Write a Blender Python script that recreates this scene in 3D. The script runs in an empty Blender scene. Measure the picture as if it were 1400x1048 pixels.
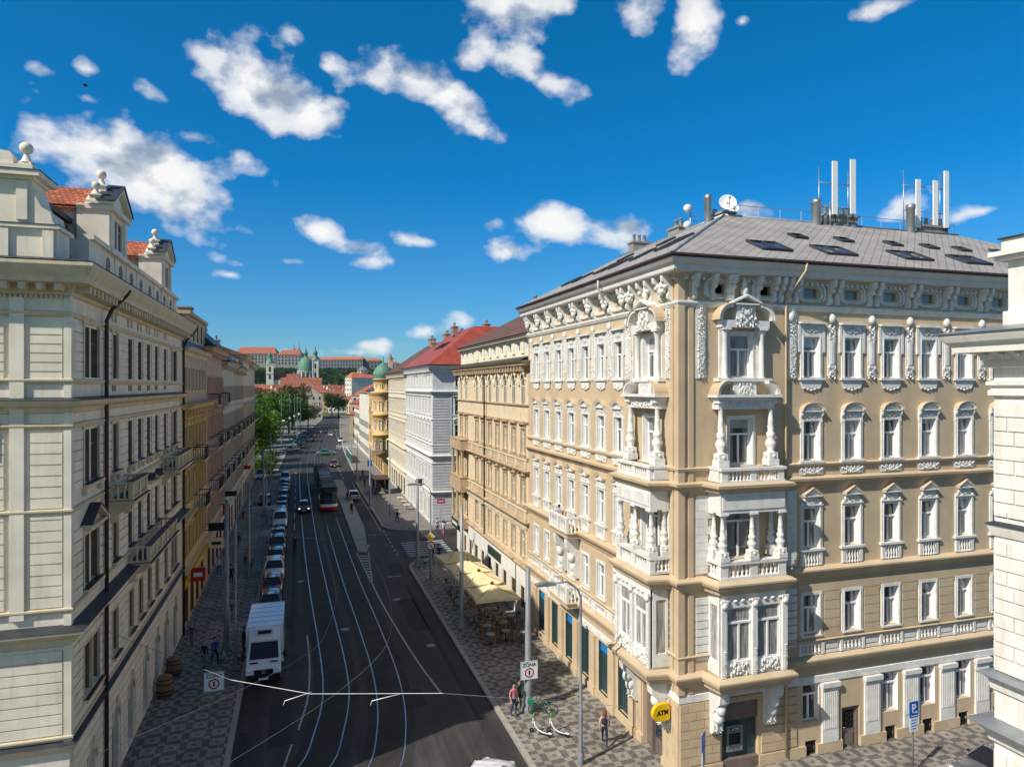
import bpy, bmesh, math, random
from mathutils import Matrix, Vector
PI = math.pi
R = math.radians
rnd = random.Random(7)
scene = bpy.context.scene
COL = scene.collection

# ------------------------------------------------------------------ helpers
def link(o, parent=None):
    COL.objects.link(o)
    if parent is not None:
        o.parent = parent
    return o

def tag(o, label=None, cat=None, group=None, kind=None):
    if label: o['label'] = label
    if cat: o['category'] = cat
    if group: o['group'] = group
    if kind: o['kind'] = kind
    return o

def empty(name, loc, rz=0.0, label=None, cat=None, group=None):
    o = bpy.data.objects.new(name, None)
    o.empty_display_size = 0.5
    link(o)
    o.location = loc
    o.rotation_euler = (0, 0, rz)
    return tag(o, label, cat, group)

def T(x, y, z): return Matrix.Translation((x, y, z))
def RZ(a): return Matrix.Rotation(a, 4, 'Z')

class MB:
    """collects faces; build() links them as ONE mesh object"""
    def __init__(s, M=None):
        s.v = []; s.f = []; s.m = []; s.M = M; s.mi = 0; s.smooth = []; s.sm = False
    def add(s, vs, fs):
        n = len(s.v)
        if s.M is not None:
            vs = [tuple(s.M @ Vector(p)) for p in vs]
        s.v.extend(vs)
        for f in fs:
            s.f.append([i + n for i in f]); s.m.append(s.mi); s.smooth.append(s.sm)
    def quad(s, a, b, c, d): s.add([a, b, c, d], [(0, 1, 2, 3)])
    def poly(s, pts): s.add(pts, [tuple(range(len(pts)))])
    def box(s, x0, x1, y0, y1, z0, z1):
        s.add([(x0, y0, z0), (x1, y0, z0), (x1, y1, z0), (x0, y1, z0), (x0, y0, z1), (x1, y0, z1), (x1, y1, z1), (x0, y1, z1)],
              [(0, 3, 2, 1), (4, 5, 6, 7), (0, 1, 5, 4), (1, 2, 6, 5), (2, 3, 7, 6), (3, 0, 4, 7)])
    def cbox(s, c, sz, rz=0.0):
        M = s.M
        s.M = (M or Matrix.Identity(4)) @ T(*c) @ RZ(rz)
        s.box(-sz[0]/2, sz[0]/2, -sz[1]/2, sz[1]/2, -sz[2]/2, sz[2]/2)
        s.M = M
    def prism(s, pts, axis, a, b):
        """pts 2D polygon; axis 'x': pts=(y,z); 'y': pts=(x,z); 'z': pts=(x,y)"""
        def P(p, t):
            return (t, p[0], p[1]) if axis == 'x' else ((p[0], t, p[1]) if axis == 'y' else (p[0], p[1], t))
        n = len(pts)
        vs = [P(p, a) for p in pts] + [P(p, b) for p in pts]
        fs = [tuple(range(n))[::-1], tuple(range(n, 2*n))]
        fs += [(i, (i+1) % n, (i+1) % n + n, i + n) for i in range(n)]
        s.add(vs, fs)
    def lathe(s, prof, c=(0, 0, 0), n=10, half=False):
        vs = []; fs = []
        k = len(prof)
        m = n + 1 if half else n
        for j in range(m):
            a = (PI if half else 2*PI) * j / n
            for r, z in prof:
                vs.append((c[0] + r*math.cos(a), c[1] + r*math.sin(a), c[2] + z))
        for j in range(n):
            j2 = (j+1) % m
            for i in range(k-1):
                fs.append((j*k+i, j2*k+i, j2*k+i+1, j*k+i+1))
        sm = s.sm; s.sm = True; s.add(vs, fs)
        s.sm = sm
    def tube(s, pts, r, n=6, r2=None, caps=True):
        pts = [Vector(p) for p in pts]
        k = len(pts); vs = []; fs = []
        prev = None
        for i, p in enumerate(pts):
            d = (pts[min(i+1, k-1)] - pts[max(i-1, 0)]).normalized()
            if prev is None:
                a = Vector((0, 0, 1)) if abs(d.z) < .9 else Vector((1, 0, 0))
            else:
                a = prev
            x = (a - d*a.dot(d)).normalized(); y = d.cross(x); prev = x
            rr = r if r2 is None else r + (r2-r)*i/(k-1)
            for j in range(n):
                t = 2*PI*j/n
                vs.append(tuple(p + x*rr*math.cos(t) + y*rr*math.sin(t)))
        for i in range(k-1):
            for j in range(n):
                fs.append((i*n+j, i*n+(j+1) % n, (i+1)*n+(j+1) % n, (i+1)*n+j))
        sm = s.sm; s.sm = n > 5; s.add(vs, fs); s.sm = sm
        if caps:
            s.add([vs[j] for j in range(n)] + [vs[(k-1)*n+j] for j in range(n)], [tuple(range(n)), tuple(range(n, 2*n))]) if False else None
            n0 = len(s.v) - len(vs)
            s.f.append([n0+j for j in range(n)][::-1]); s.m.append(s.mi); s.smooth.append(False)
            s.f.append([n0+(k-1)*n+j for j in range(n)]); s.m.append(s.mi); s.smooth.append(False)
    def sphere(s, c, r, sc=(1, 1, 1), n=8, k=5):
        prof = [(math.sin(PI*i/k)*r, -math.cos(PI*i/k)*r) for i in range(k+1)]
        vs = []; fs = []
        for j in range(n):
            a = 2*PI*j/n
            for q, z in prof:
                vs.append((c[0]+q*math.cos(a)*sc[0], c[1]+q*math.sin(a)*sc[1], c[2]+z*sc[2]))
        m = k+1
        for j in range(n):
            j2 = (j+1) % n
            for i in range(k):
                fs.append((j*m+i, j2*m+i, j2*m+i+1, j*m+i+1))
        sm = s.sm; s.sm = True; s.add(vs, fs); s.sm = sm
    def sweep(s, path, prof, closed=False, capped=True):
        """profile (w,z), outward = left of the path direction, mitred corners"""
        n = len(path); rows = []
        for i in range(n):
            if closed or 0 < i < n-1:
                a = Vector(path[i]) - Vector(path[i-1]); b = Vector(path[(i+1) % n]) - Vector(path[i])
            elif i == 0:
                a = b = Vector(path[1]) - Vector(path[0])
            else:
                a = b = Vector(path[i]) - Vector(path[i-1])
            a.normalize(); b.normalize()
            n1 = Vector((-a.y, a.x)); n2 = Vector((-b.y, b.x))
            m = (n1+n2) / max(.2, 1 + n1.dot(n2))
            rows.append([(path[i][0]+m.x*w, path[i][1]+m.y*w, z) for w, z in prof])
        k = len(prof); vs = [p for r_ in rows for p in r_]; fs = []
        cnt = n if closed else n-1
        for i in range(cnt):
            i2 = (i+1) % n
            for j in range(k-1):
                fs.append((i*k+j, i2*k+j, i2*k+j+1, i*k+j+1))
        if not closed and capped:
            fs.append(tuple(range(k))); fs.append(tuple((n-1)*k+j for j in range(k)))
        s.add(vs, fs)
    def mesh(s, name, mats):
        me = bpy.data.meshes.new(name)
        me.from_pydata(s.v, [], s.f)
        if not isinstance(mats, (list, tuple)): mats = [mats]
        for m in mats: me.materials.append(m)
        if len(mats) > 1: me.polygons.foreach_set('material_index', s.m)
        me.polygons.foreach_set('use_smooth', s.smooth)
        me.update()
        return me
    def build(s, name, mats, parent=None, M=None):
        o = bpy.data.objects.new(name, s.mesh(name, mats))
        link(o, parent)
        if M is not None: o.matrix_local = M
        return o

def inst(name, me, parent, M):
    o = bpy.data.objects.new(name, me)
    link(o, parent)
    o.matrix_local = M
    return o

def copy_tree(o, parent=None):
    c = o.copy(); COL.objects.link(c)
    c.parent = parent
    for ch in list(o.children): copy_tree(ch, c)
    return c

# ------------------------------------------------------------------ materials
def newmat(name):
    m = bpy.data.materials.new(name); m.use_nodes = True
    nt = m.node_tree
    return m, nt, nt.nodes['Principled BSDF']

def N(nt, t, **kw):
    n = nt.nodes.new(t)
    for k, v in kw.items():
        if k.startswith('i_'):
            n.inputs[k[2:].replace('_', ' ')].default_value = v
        else:
            setattr(n, k, v)
    return n

def ramp(nt, fac, stops):
    r = nt.nodes.new('ShaderNodeValToRGB')
    while len(r.color_ramp.elements) < len(stops): r.color_ramp.elements.new(.5)
    for e, (p, c) in zip(r.color_ramp.elements, stops):
        e.position = p; e.color = c if len(c) == 4 else (*c, 1)
    nt.links.new(fac, r.inputs[0])
    return r.outputs[0]

def mat(name, col, rough=.8, var=.12, scale=1.5, bump=.15, bscale=25, metal=0.0, spec=.3, stain=0.0, stainc=(.2, .17, .13), coat=0.0):
    """plaster, stone, paint: colour with soft blotches, rain streaks and fine bump"""
    m, nt, b = newmat(name); L = nt.links.new
    tc = N(nt, 'ShaderNodeTexCoord')
    geo = N(nt, 'ShaderNodeNewGeometry')
    n1 = N(nt, 'ShaderNodeTexNoise'); n1.inputs['Scale'].default_value = scale; n1.inputs['Detail'].default_value = 6
    L(geo.outputs['Position'], n1.inputs['Vector'])
    lo = tuple(max(0, c*(1-var)) for c in col); hi = tuple(min(1, c*(1+var)) for c in col)
    c = ramp(nt, n1.outputs['Fac'], [(.3, lo), (.7, hi)])
    if stain > 0:
        mp = N(nt, 'ShaderNodeMapping'); mp.inputs['Scale'].default_value = (2.2, 2.2, .25)
        L(geo.outputs['Position'], mp.inputs['Vector'])
        n2 = N(nt, 'ShaderNodeTexNoise'); n2.inputs['Scale'].default_value = 1.3; n2.inputs['Detail'].default_value = 7; n2.inputs['Roughness'].default_value = .65
        L(mp.outputs[0], n2.inputs['Vector'])
        f = ramp(nt, n2.outputs['Fac'], [(.5, (0, 0, 0)), (.75, (stain, stain, stain))])
        mx = N(nt, 'ShaderNodeMix', data_type='RGBA'); L(f, mx.inputs[0]); L(c, mx.inputs[6]); mx.inputs[7].default_value = (*stainc, 1)
        c = mx.outputs[2]
    L(c, b.inputs['Base Color'])
    b.inputs['Roughness'].default_value = rough; b.inputs['Metallic'].default_value = metal
    b.inputs['Specular IOR Level'].default_value = spec
    if coat: b.inputs['Coat Weight'].default_value = coat; b.inputs['Coat Roughness'].default_value = .05
    if bump > 0:
        n3 = N(nt, 'ShaderNodeTexNoise'); n3.inputs['Scale'].default_value = bscale; n3.inputs['Detail'].default_value = 4
        L(geo.outputs['Position'], n3.inputs['Vector'])
        bp = N(nt, 'ShaderNodeBump'); bp.inputs['Strength'].default_value = bump; bp.inputs['Distance'].default_value = .02
        L(n3.outputs['Fac'], bp.inputs['Height']); L(bp.outputs[0], b.inputs['Normal'])
    return m

def pane_mat(name, dark=(.02, .025, .03), cur=(.42, .42, .40), amount=.5, rough=.04, blind=True):
    """window glass over net curtains hung in folds; every window object draws its own amount"""
    m, nt, b = newmat(name); L = nt.links.new
    tc = N(nt, 'ShaderNodeTexCoord'); sep = N(nt, 'ShaderNodeSeparateXYZ'); L(tc.outputs['Object'], sep.inputs[0])
    oi = N(nt, 'ShaderNodeObjectInfo')
    ax = N(nt, 'ShaderNodeMath', operation='ABSOLUTE'); L(sep.outputs['X'], ax.inputs[0])
    wv = N(nt, 'ShaderNodeTexNoise'); wv.inputs['Scale'].default_value = 9; wv.inputs['Detail'].default_value = 2
    mp = N(nt, 'ShaderNodeMapping'); mp.inputs['Scale'].default_value = (2.4, 1, .12); L(tc.outputs['Object'], mp.inputs[0])
    ad = N(nt, 'ShaderNodeVectorMath', operation='ADD'); L(mp.outputs[0], ad.inputs[0]); 
    cr = N(nt, 'ShaderNodeCombineXYZ'); ml = N(nt, 'ShaderNodeMath', operation='MULTIPLY'); L(oi.outputs['Random'], ml.inputs[0]); ml.inputs[1].default_value = 37
    L(ml.outputs[0], cr.inputs[0]); L(cr.outputs[0], ad.inputs[1]); L(ad.outputs[0], wv.inputs['Vector'])
    # curtain edge: |x| > r*0.45
    ed = N(nt, 'ShaderNodeMath', operation='MULTIPLY'); L(oi.outputs['Random'], ed.inputs[0]); ed.inputs[1].default_value = .62*(1-amount)*1.6
    w2 = N(nt, 'ShaderNodeMath', operation='MULTIPLY_ADD'); L(wv.outputs['Fac'], w2.inputs[0]); w2.inputs[1].default_value = .1; L(ax.outputs[0], w2.inputs[2])
    gt = N(nt, 'ShaderNodeMath', operation='GREATER_THAN'); L(w2.outputs[0], gt.inputs[0]); L(ed.outputs[0], gt.inputs[1])
    bz = N(nt, 'ShaderNodeMath', operation='MULTIPLY_ADD'); L(oi.outputs['Random'], bz.inputs[0]); bz.inputs[1].default_value = 9.7; bz.inputs[2].default_value = .13
    bf = N(nt, 'ShaderNodeMath', operation='FRACT'); L(bz.outputs[0], bf.inputs[0])
    bt = N(nt, 'ShaderNodeMath', operation='MULTIPLY_ADD'); L(bf.outputs[0], bt.inputs[0]); bt.inputs[1].default_value = 7.0; bt.inputs[2].default_value = .9
    bg_ = N(nt, 'ShaderNodeMath', operation='GREATER_THAN'); L(sep.outputs['Z'], bg_.inputs[0]); L(bt.outputs[0], bg_.inputs[1])
    cc = ramp(nt, wv.outputs['Fac'], [(.35, tuple(c*.35 for c in cur)), (.65, cur)])
    mx = N(nt, 'ShaderNodeMix', data_type='RGBA'); L(gt.outputs[0], mx.inputs[0]); mx.inputs[6].default_value = (*dark, 1); L(cc, mx.inputs[7])
    mb_ = N(nt, 'ShaderNodeMix', data_type='RGBA'); mb_.inputs[0].default_value = 0
    if blind: L(bg_.outputs[0], mb_.inputs[0])
    L(mx.outputs[2], mb_.inputs[6]); mb_.inputs[7].default_value = (*[c*1.25 for c in cur], 1)
    L(mb_.outputs[2], b.inputs['Base Color'])
    b.inputs['Roughness'].default_value = .25; b.inputs['Specular IOR Level'].default_value = .3
    b.inputs['Coat Weight'].default_value = 1.0; b.inputs['Coat Roughness'].default_value = rough; b.inputs['Coat IOR'].default_value = 1.7
    n3 = N(nt, 'ShaderNodeTexNoise'); n3.inputs['Scale'].default_value = 1.3; L(ad.outputs[0], n3.inputs['Vector'])
    bp = N(nt, 'ShaderNodeBump'); bp.inputs['Strength'].default_value = .12; bp.inputs['Distance'].default_value = .02
    L(n3.outputs['Fac'], bp.inputs['Height']); L(bp.outputs[0], b.inputs['Coat Normal'])
    return m

def tile_mat(name, c1, c2, lx=.3, lz=.34, mode='tile', line=(.05, .03, .02), rough=.75, bump=.5):
    """roof covering: rows and columns in object space; 'diamond' = diagonal slating, 'seam' = standing-seam metal"""
    m, nt, b = newmat(name); L = nt.links.new
    uv = N(nt, 'ShaderNodeTexCoord')
    mp = N(nt, 'ShaderNodeMapping'); L(uv.outputs['UV'], mp.inputs[0])
    br = N(nt, 'ShaderNodeTexBrick'); L(mp.outputs[0], br.inputs['Vector'])
    br.inputs['Scale'].default_value = 1.0
    br.inputs['Brick Width'].default_value = lx; br.inputs['Row Height'].default_value = lz
    br.inputs['Mortar Size'].default_value = .022 if mode != 'seam' else .012
    br.inputs['Color1'].default_value = (*c1, 1); br.inputs['Color2'].default_value = (*c2, 1); br.inputs['Mortar'].default_value = (*line, 1)
    br.offset = .5 if mode == 'tile' else 0.0
    bcol, bfac = br.outputs['Color'], br.outputs['Fac']
    if mode == 'diamond':      # slates laid on the diagonal: two families of joints
        sx = N(nt, 'ShaderNodeSeparateXYZ'); L(uv.outputs['UV'], sx.inputs[0])
        def q_(op, a, b_):
            q = N(nt, 'ShaderNodeMath', operation=op)
            for i, t in enumerate((a, b_)):
                if isinstance(t, (int, float)): q.inputs[i].default_value = t
                elif t is not None: L(t, q.inputs[i])
            return q.outputs[0]
        l1 = q_('LESS_THAN', q_('FRACT', q_('DIVIDE', q_('SUBTRACT', sx.outputs[0], sx.outputs[1]), .55), None), .10)
        l2 = q_('LESS_THAN', q_('FRACT', q_('DIVIDE', q_('ADD', sx.outputs[0], q_('MULTIPLY', sx.outputs[1], 1.6)), 1.1), None), .05)
        bfac = q_('MAXIMUM', l1, l2)
        m_ = N(nt, 'ShaderNodeMix', data_type='RGBA'); L(bfac, m_.inputs[0]); m_.inputs[6].default_value = (*c1, 1); m_.inputs[7].default_value = (*line, 1); bcol = m_.outputs[2]
    n1 = N(nt, 'ShaderNodeTexNoise'); n1.inputs['Scale'].default_value = .7; n1.inputs['Detail'].default_value = 7; L(uv.outputs['UV'], n1.inputs['Vector'])
    mx = N(nt, 'ShaderNodeMix', data_type='RGBA', blend_type='MULTIPLY'); mx.inputs[0].default_value = .7
    L(bcol, mx.inputs[6]); L(ramp(nt, n1.outputs['Fac'], [(.3, (.6, .6, .6)), (.7, (1.1, 1.1, 1.1))]), mx.inputs[7])
    L(mx.outputs[2], b.inputs['Base Color']); b.inputs['Roughness'].default_value = rough
    if mode == 'tile':
        sx = N(nt, 'ShaderNodeSeparateXYZ'); L(uv.outputs['UV'], sx.inputs[0])
        q = N(nt, 'ShaderNodeMath', operation='MULTIPLY'); q.inputs[1].default_value = 1/lz; L(sx.outputs['Y'], q.inputs[0])
        fr = N(nt, 'ShaderNodeMath', operation='FRACT'); L(q.outputs[0], fr.inputs[0])
        h = fr.outputs[0]
    else:
        iv = N(nt, 'ShaderNodeMath', operation='SUBTRACT'); iv.inputs[0].default_value = 1; L(bfac, iv.inputs[1]); h = iv.outputs[0]
    bp = N(nt, 'ShaderNodeBump'); bp.inputs['Strength'].default_value = bump; bp.inputs['Distance'].default_value = .05
    bp.invert = (mode == 'tile' or mode == 'seam')
    L(h, bp.inputs['Height']); L(bp.outputs[0], b.inputs['Normal'])
    return m

def slope_uv(o):
    """UV in metres: u along the level direction of each face, v up its slope"""
    me = o.data
    uvl = me.uv_layers.new(name='UVMap')
    for p in me.polygons:
        n = p.normal
        h = Vector((-n.y, n.x, 0))
        if h.length < 1e-4: h = Vector((1, 0, 0))
        h.normalize(); s_ = n.cross(h)
        for li in p.loop_indices:
            co = me.vertices[me.loops[li].vertex_index].co
            uvl.data[li].uv = (co.dot(h), co.dot(s_))

def paint(name, col, rough=.35, coat=.6, metal=0.0):
    return mat(name, col, rough=rough, var=.05, scale=3, bump=0, metal=metal, spec=.5, coat=coat)

M = {}
M['beige'] = mat('beige_plaster', (.54, .42, .275), var=.09, scale=.9, stain=.3, stainc=(.36, .28, .19))
M['beige_blk'] = mat('beige_block_plaster', (.53, .41, .265), var=.12, stain=.2, stainc=(.3, .22, .13), bump=.3)
M['white'] = mat('white_stucco', (.70, .69, .65), var=.10, scale=2.5, stain=.5, stainc=(.46, .43, .38), bump=.5, bscale=16)
M['eave'] = mat('pale_grey_eave_paint', (.62, .60, .56), var=.07, stain=.2, stainc=(.35, .33, .3))
M['wframe'] = mat('white_window_paint', (.80, .80, .79), rough=.45, var=.03, bump=0)
M['pane'] = pane_mat('window_glass', cur=(.27, .275, .275), amount=.38)
M['pane_o'] = pane_mat('oriel_glass', amount=.5, blind=False)
M['pane_br'] = pane_mat('reflection_brown_glass', dark=(.075, .06, .04), cur=(.15, .12, .08), amount=.7)  # brown reflection of the sunlit houses opposite, put into the pane colour
M['pane_dark'] = pane_mat('window_glass_dark', dark=(.012, .014, .016), cur=(.12, .115, .10), amount=.35)
M['shop'] = pane_mat('shop_glass', dark=(.015, .03, .035), cur=(.06, .10, .11), amount=.3, blind=False)
M['cream'] = mat('cream_plaster', (.76, .69, .55), var=.10, stain=.5, stainc=(.46, .40, .30), scale=1.0)
M['cream_d'] = mat('cream_trim_plaster', (.62, .52, .35), var=.10, stain=.45, stainc=(.33, .3, .22))
M['brownwin'] = mat('brown_shutter_wood', (.20, .15, .085), rough=.6, var=.15, bump=.1)
M['lead'] = mat('dark_sheet_metal', (.055, .06, .068), rough=.5, var=.25, bump=.1, metal=.3)
M['pipe'] = mat('dark_downpipe_metal', (.05, .035, .03), rough=.45, var=.2, bump=0, metal=.3)
M['gutter'] = mat('brown_gutter_metal', (.09, .055, .045), rough=.45, var=.2, bump=0, metal=.3)
M['slate'] = tile_mat('grey_diamond_slating', (.35, .325, .30), (.37, .335, .30), lx=.42, lz=.30, mode='diamond', line=(.20, .18, .165))
M['redtile'] = tile_mat('red_clay_tiles', (.58, .15, .055), (.30, .075, .035), lx=.24, lz=.30, mode='tile', line=(.10, .03, .02))
M['browntile'] = tile_mat('brown_clay_tiles', (.20, .09, .055), (.13, .065, .045), lx=.24, lz=.30, mode='tile')
M['redseam'] = tile_mat('red_painted_sheet_roof', (.38, .07, .035), (.32, .06, .03), lx=.55, lz=40, mode='seam', line=(.25, .03, .02), rough=.5)
M['zinc'] = mat('weathered_zinc', (.30, .32, .33), rough=.45, var=.2, bump=.05, metal=.5)
M['steel'] = mat('galvanised_steel', (.42, .43, .43), rough=.38, var=.12, bump=0, metal=.8)
M['copper'] = mat('green_copper_patina', (.11, .25, .18), rough=.6, var=.18, stain=.3, stainc=(.07, .15, .11), bump=.1)
M['brick'] = tile_mat('chimney_brick', (.36, .16, .09), (.28, .12, .07), lx=.28, lz=.08, mode='tile', line=(.3, .27, .22), bump=.2)
M['concrete'] = mat('grey_render', (.30, .28, .25), var=.2, stain=.5, stainc=(.1, .09, .08), bump=.4)
M['stone_b2'] = mat('tan_stucco', (.68, .56, .38), var=.1, stain=.45, stainc=(.36, .25, .15), scale=2)
M['stone_b2d'] = mat('weathered_tan_trim', (.46, .345, .22), var=.18, stain=.55, stainc=(.17, .11, .075))
M['stone_b2l'] = mat('pale_tan_plaster', (.74, .67, .52), var=.08, stain=.3, stainc=(.4, .3, .2))
M['b3'] = mat('pale_blue_grey_plaster', (.60, .61, .60), var=.07, stain=.25, stainc=(.33, .34, .34))
M['b3t'] = mat('pale_white_trim', (.69, .695, .67), var=.06, stain=.25, stainc=(.4, .4, .4))
M['b4'] = mat('ivory_plaster', (.66, .60, .48), var=.08, stain=.25, stainc=(.4, .34, .26))
M['ochre'] = mat('ochre_plaster', (.62, .42, .18), var=.12, stain=.35, stainc=(.28, .17, .07))
M['ochre_d'] = mat('dark_ochre_plaster', (.58, .40, .17), var=.12, stain=.4, stainc=(.2, .13, .06))
M['pink'] = mat('dusty_pink_plaster', (.64, .41, .28), var=.14, stain=.4, stainc=(.2, .12, .08))
M['greyb'] = mat('warm_grey_plaster', (.62, .54, .40), var=.14, stain=.4, stainc=(.2, .17, .13))
M['taupe'] = mat('taupe_plaster', (.54, .45, .33), var=.14, stain=.4, stainc=(.17, .13, .1))
M['fg'] = mat('chalk_white_plaster', (.76, .73, .67), var=.07, stain=.6, stainc=(.50, .40, .30), scale=.8)
M['black'] = mat('black_paint', (.012, .012, .013), rough=.4, var=.1, bump=0)
M['blackm'] = mat('wrought_iron', (.02, .02, .022), rough=.5, var=.2, bump=0, metal=.4)
M['rubber'] = mat('tyre_rubber', (.015, .015, .015), rough=.85, var=.1, bump=0)
M['alloy'] = mat('wheel_alloy', (.35, .36, .37), rough=.3, var=.05, bump=0, metal=.8)
M['cglass'] = mat('car_glass', (.010, .014, .022), rough=.06, var=.1, bump=0, spec=.5)
M['lens'] = mat('lamp_lens', (.75, .76, .78), rough=.1, var=.05, bump=0, spec=.7)
M['redlens'] = mat('red_lamp_lens', (.35, .012, .01), rough=.15, var=.05, bump=0, spec=.7)
M['pole'] = mat('grey_pole_paint', (.22, .24, .26), rough=.5, var=.12, bump=.05, metal=.2)
M['polel'] = mat('light_pole_galvanised', (.25, .265, .28), rough=.45, var=.12, bump=0, metal=.4)
M['canvas'] = mat('cream_canvas', (.76, .64, .36), rough=.9, var=.08, scale=2, bump=.2, bscale=6)
M['wood'] = mat('brown_wood', (.16, .085, .045), rough=.6, var=.25, scale=6, bump=.15)
M['barrel'] = mat('barrel_oak', (.24, .12, .055), rough=.65, var=.2, scale=6, bump=.2)
M['door'] = mat('grey_brown_door', (.17, .13, .11), rough=.55, var=.15, bump=.1)
M['teal'] = mat('teal_shop_panel', (.035, .07, .075), rough=.35, var=.15, bump=0, spec=.5)
M['blue'] = mat('blue_sign_film', (.006, .10, .46), rough=.35, var=.03, bump=0)
M['cyan'] = mat('blue_shop_banner', (.01, .20, .50), rough=.4, var=.05, bump=0)
M['signw'] = mat('white_sign_film', (.68, .74, .76), rough=.35, var=.04, bump=0)
M['signr'] = mat('red_sign_film', (.45, .015, .02), rough=.35, var=.04, bump=0)
M['yellow'] = mat('yellow_sign_plastic', (.80, .50, .01), rough=.35, var=.03, bump=0)
M['ink'] = mat('dark_lettering', (.01, .015, .02), rough=.5, var=.02, bump=0)
M['green'] = mat('green_scooter_paint', (.06, .55, .03), rough=.35, var=.05, bump=0, coat=.5)
M['dgreen'] = mat('dark_green_paint', (.01, .16, .09), rough=.4, var=.05, bump=0, coat=.4)
M['antenna'] = mat('white_antenna_plastic', (.78, .78, .76), rough=.4, var=.03, bump=0)
M['skin'] = mat('skin', (.52, .30, .20), rough=.55, var=.06, bump=0)
M['bark'] = mat('tree_bark', (.09, .065, .045), rough=.9, var=.3, scale=5, bump=.6, bscale=9)

def cloth(name, col): 
    k = 'cl_' + name
    if k not in M: M[k] = mat(name + '_cloth', col, rough=.9, var=.12, scale=9, bump=.1)
    return M[k]

def leaf_mat(name, c1, c2):
    m, nt, b = newmat(name); L = nt.links.new
    geo = N(nt, 'ShaderNodeNewGeometry')
    n1 = N(nt, 'ShaderNodeTexNoise'); n1.inputs['Scale'].default_value = .5; n1.inputs['Detail'].default_value = 4; L(geo.outputs['Position'], n1.inputs['Vector'])
    ad = N(nt, 'ShaderNodeMath', operation='MULTIPLY_ADD'); L(geo.outputs['Random Per Island'], ad.inputs[0]); ad.inputs[1].default_value = .45
    sb = N(nt, 'ShaderNodeMath', operation='SUBTRACT'); L(n1.outputs['Fac'], sb.inputs[0]); sb.inputs[1].default_value = .22
    L(sb.outputs[0], ad.inputs[2])
    c = ramp(nt, ad.outputs[0], [(.2, c1), (.8, c2)])
    L(c, b.inputs['Base Color']); b.inputs['Roughness'].default_value = .6; b.inputs['Specular IOR Level'].default_value = .25
    tr = N(nt, 'ShaderNodeBsdfTranslucent'); L(c, tr.inputs[0])
    mx = N(nt, 'ShaderNodeMixShader'); mx.inputs[0].default_value = .35
    L(b.outputs[0], mx.inputs[1]); L(tr.outputs[0], mx.inputs[2]); L(mx.outputs[0], nt.nodes['Material Output'].inputs[0])
    return m
M['leafA'] = leaf_mat('spring_green_leaves', (.045, .11, .012), (.16, .30, .035))
M['leafB'] = leaf_mat('mid_green_leaves', (.03, .085, .014), (.10, .20, .03))
M['leafC'] = leaf_mat('bronze_green_leaves', (.06, .055, .02), (.14, .13, .045))
M['leafD'] = leaf_mat('dark_green_leaves', (.015, .045, .012), (.05, .11, .025))
M['blossom'] = leaf_mat('pale_blossom', (.35, .30, .24), (.65, .60, .52))

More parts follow.
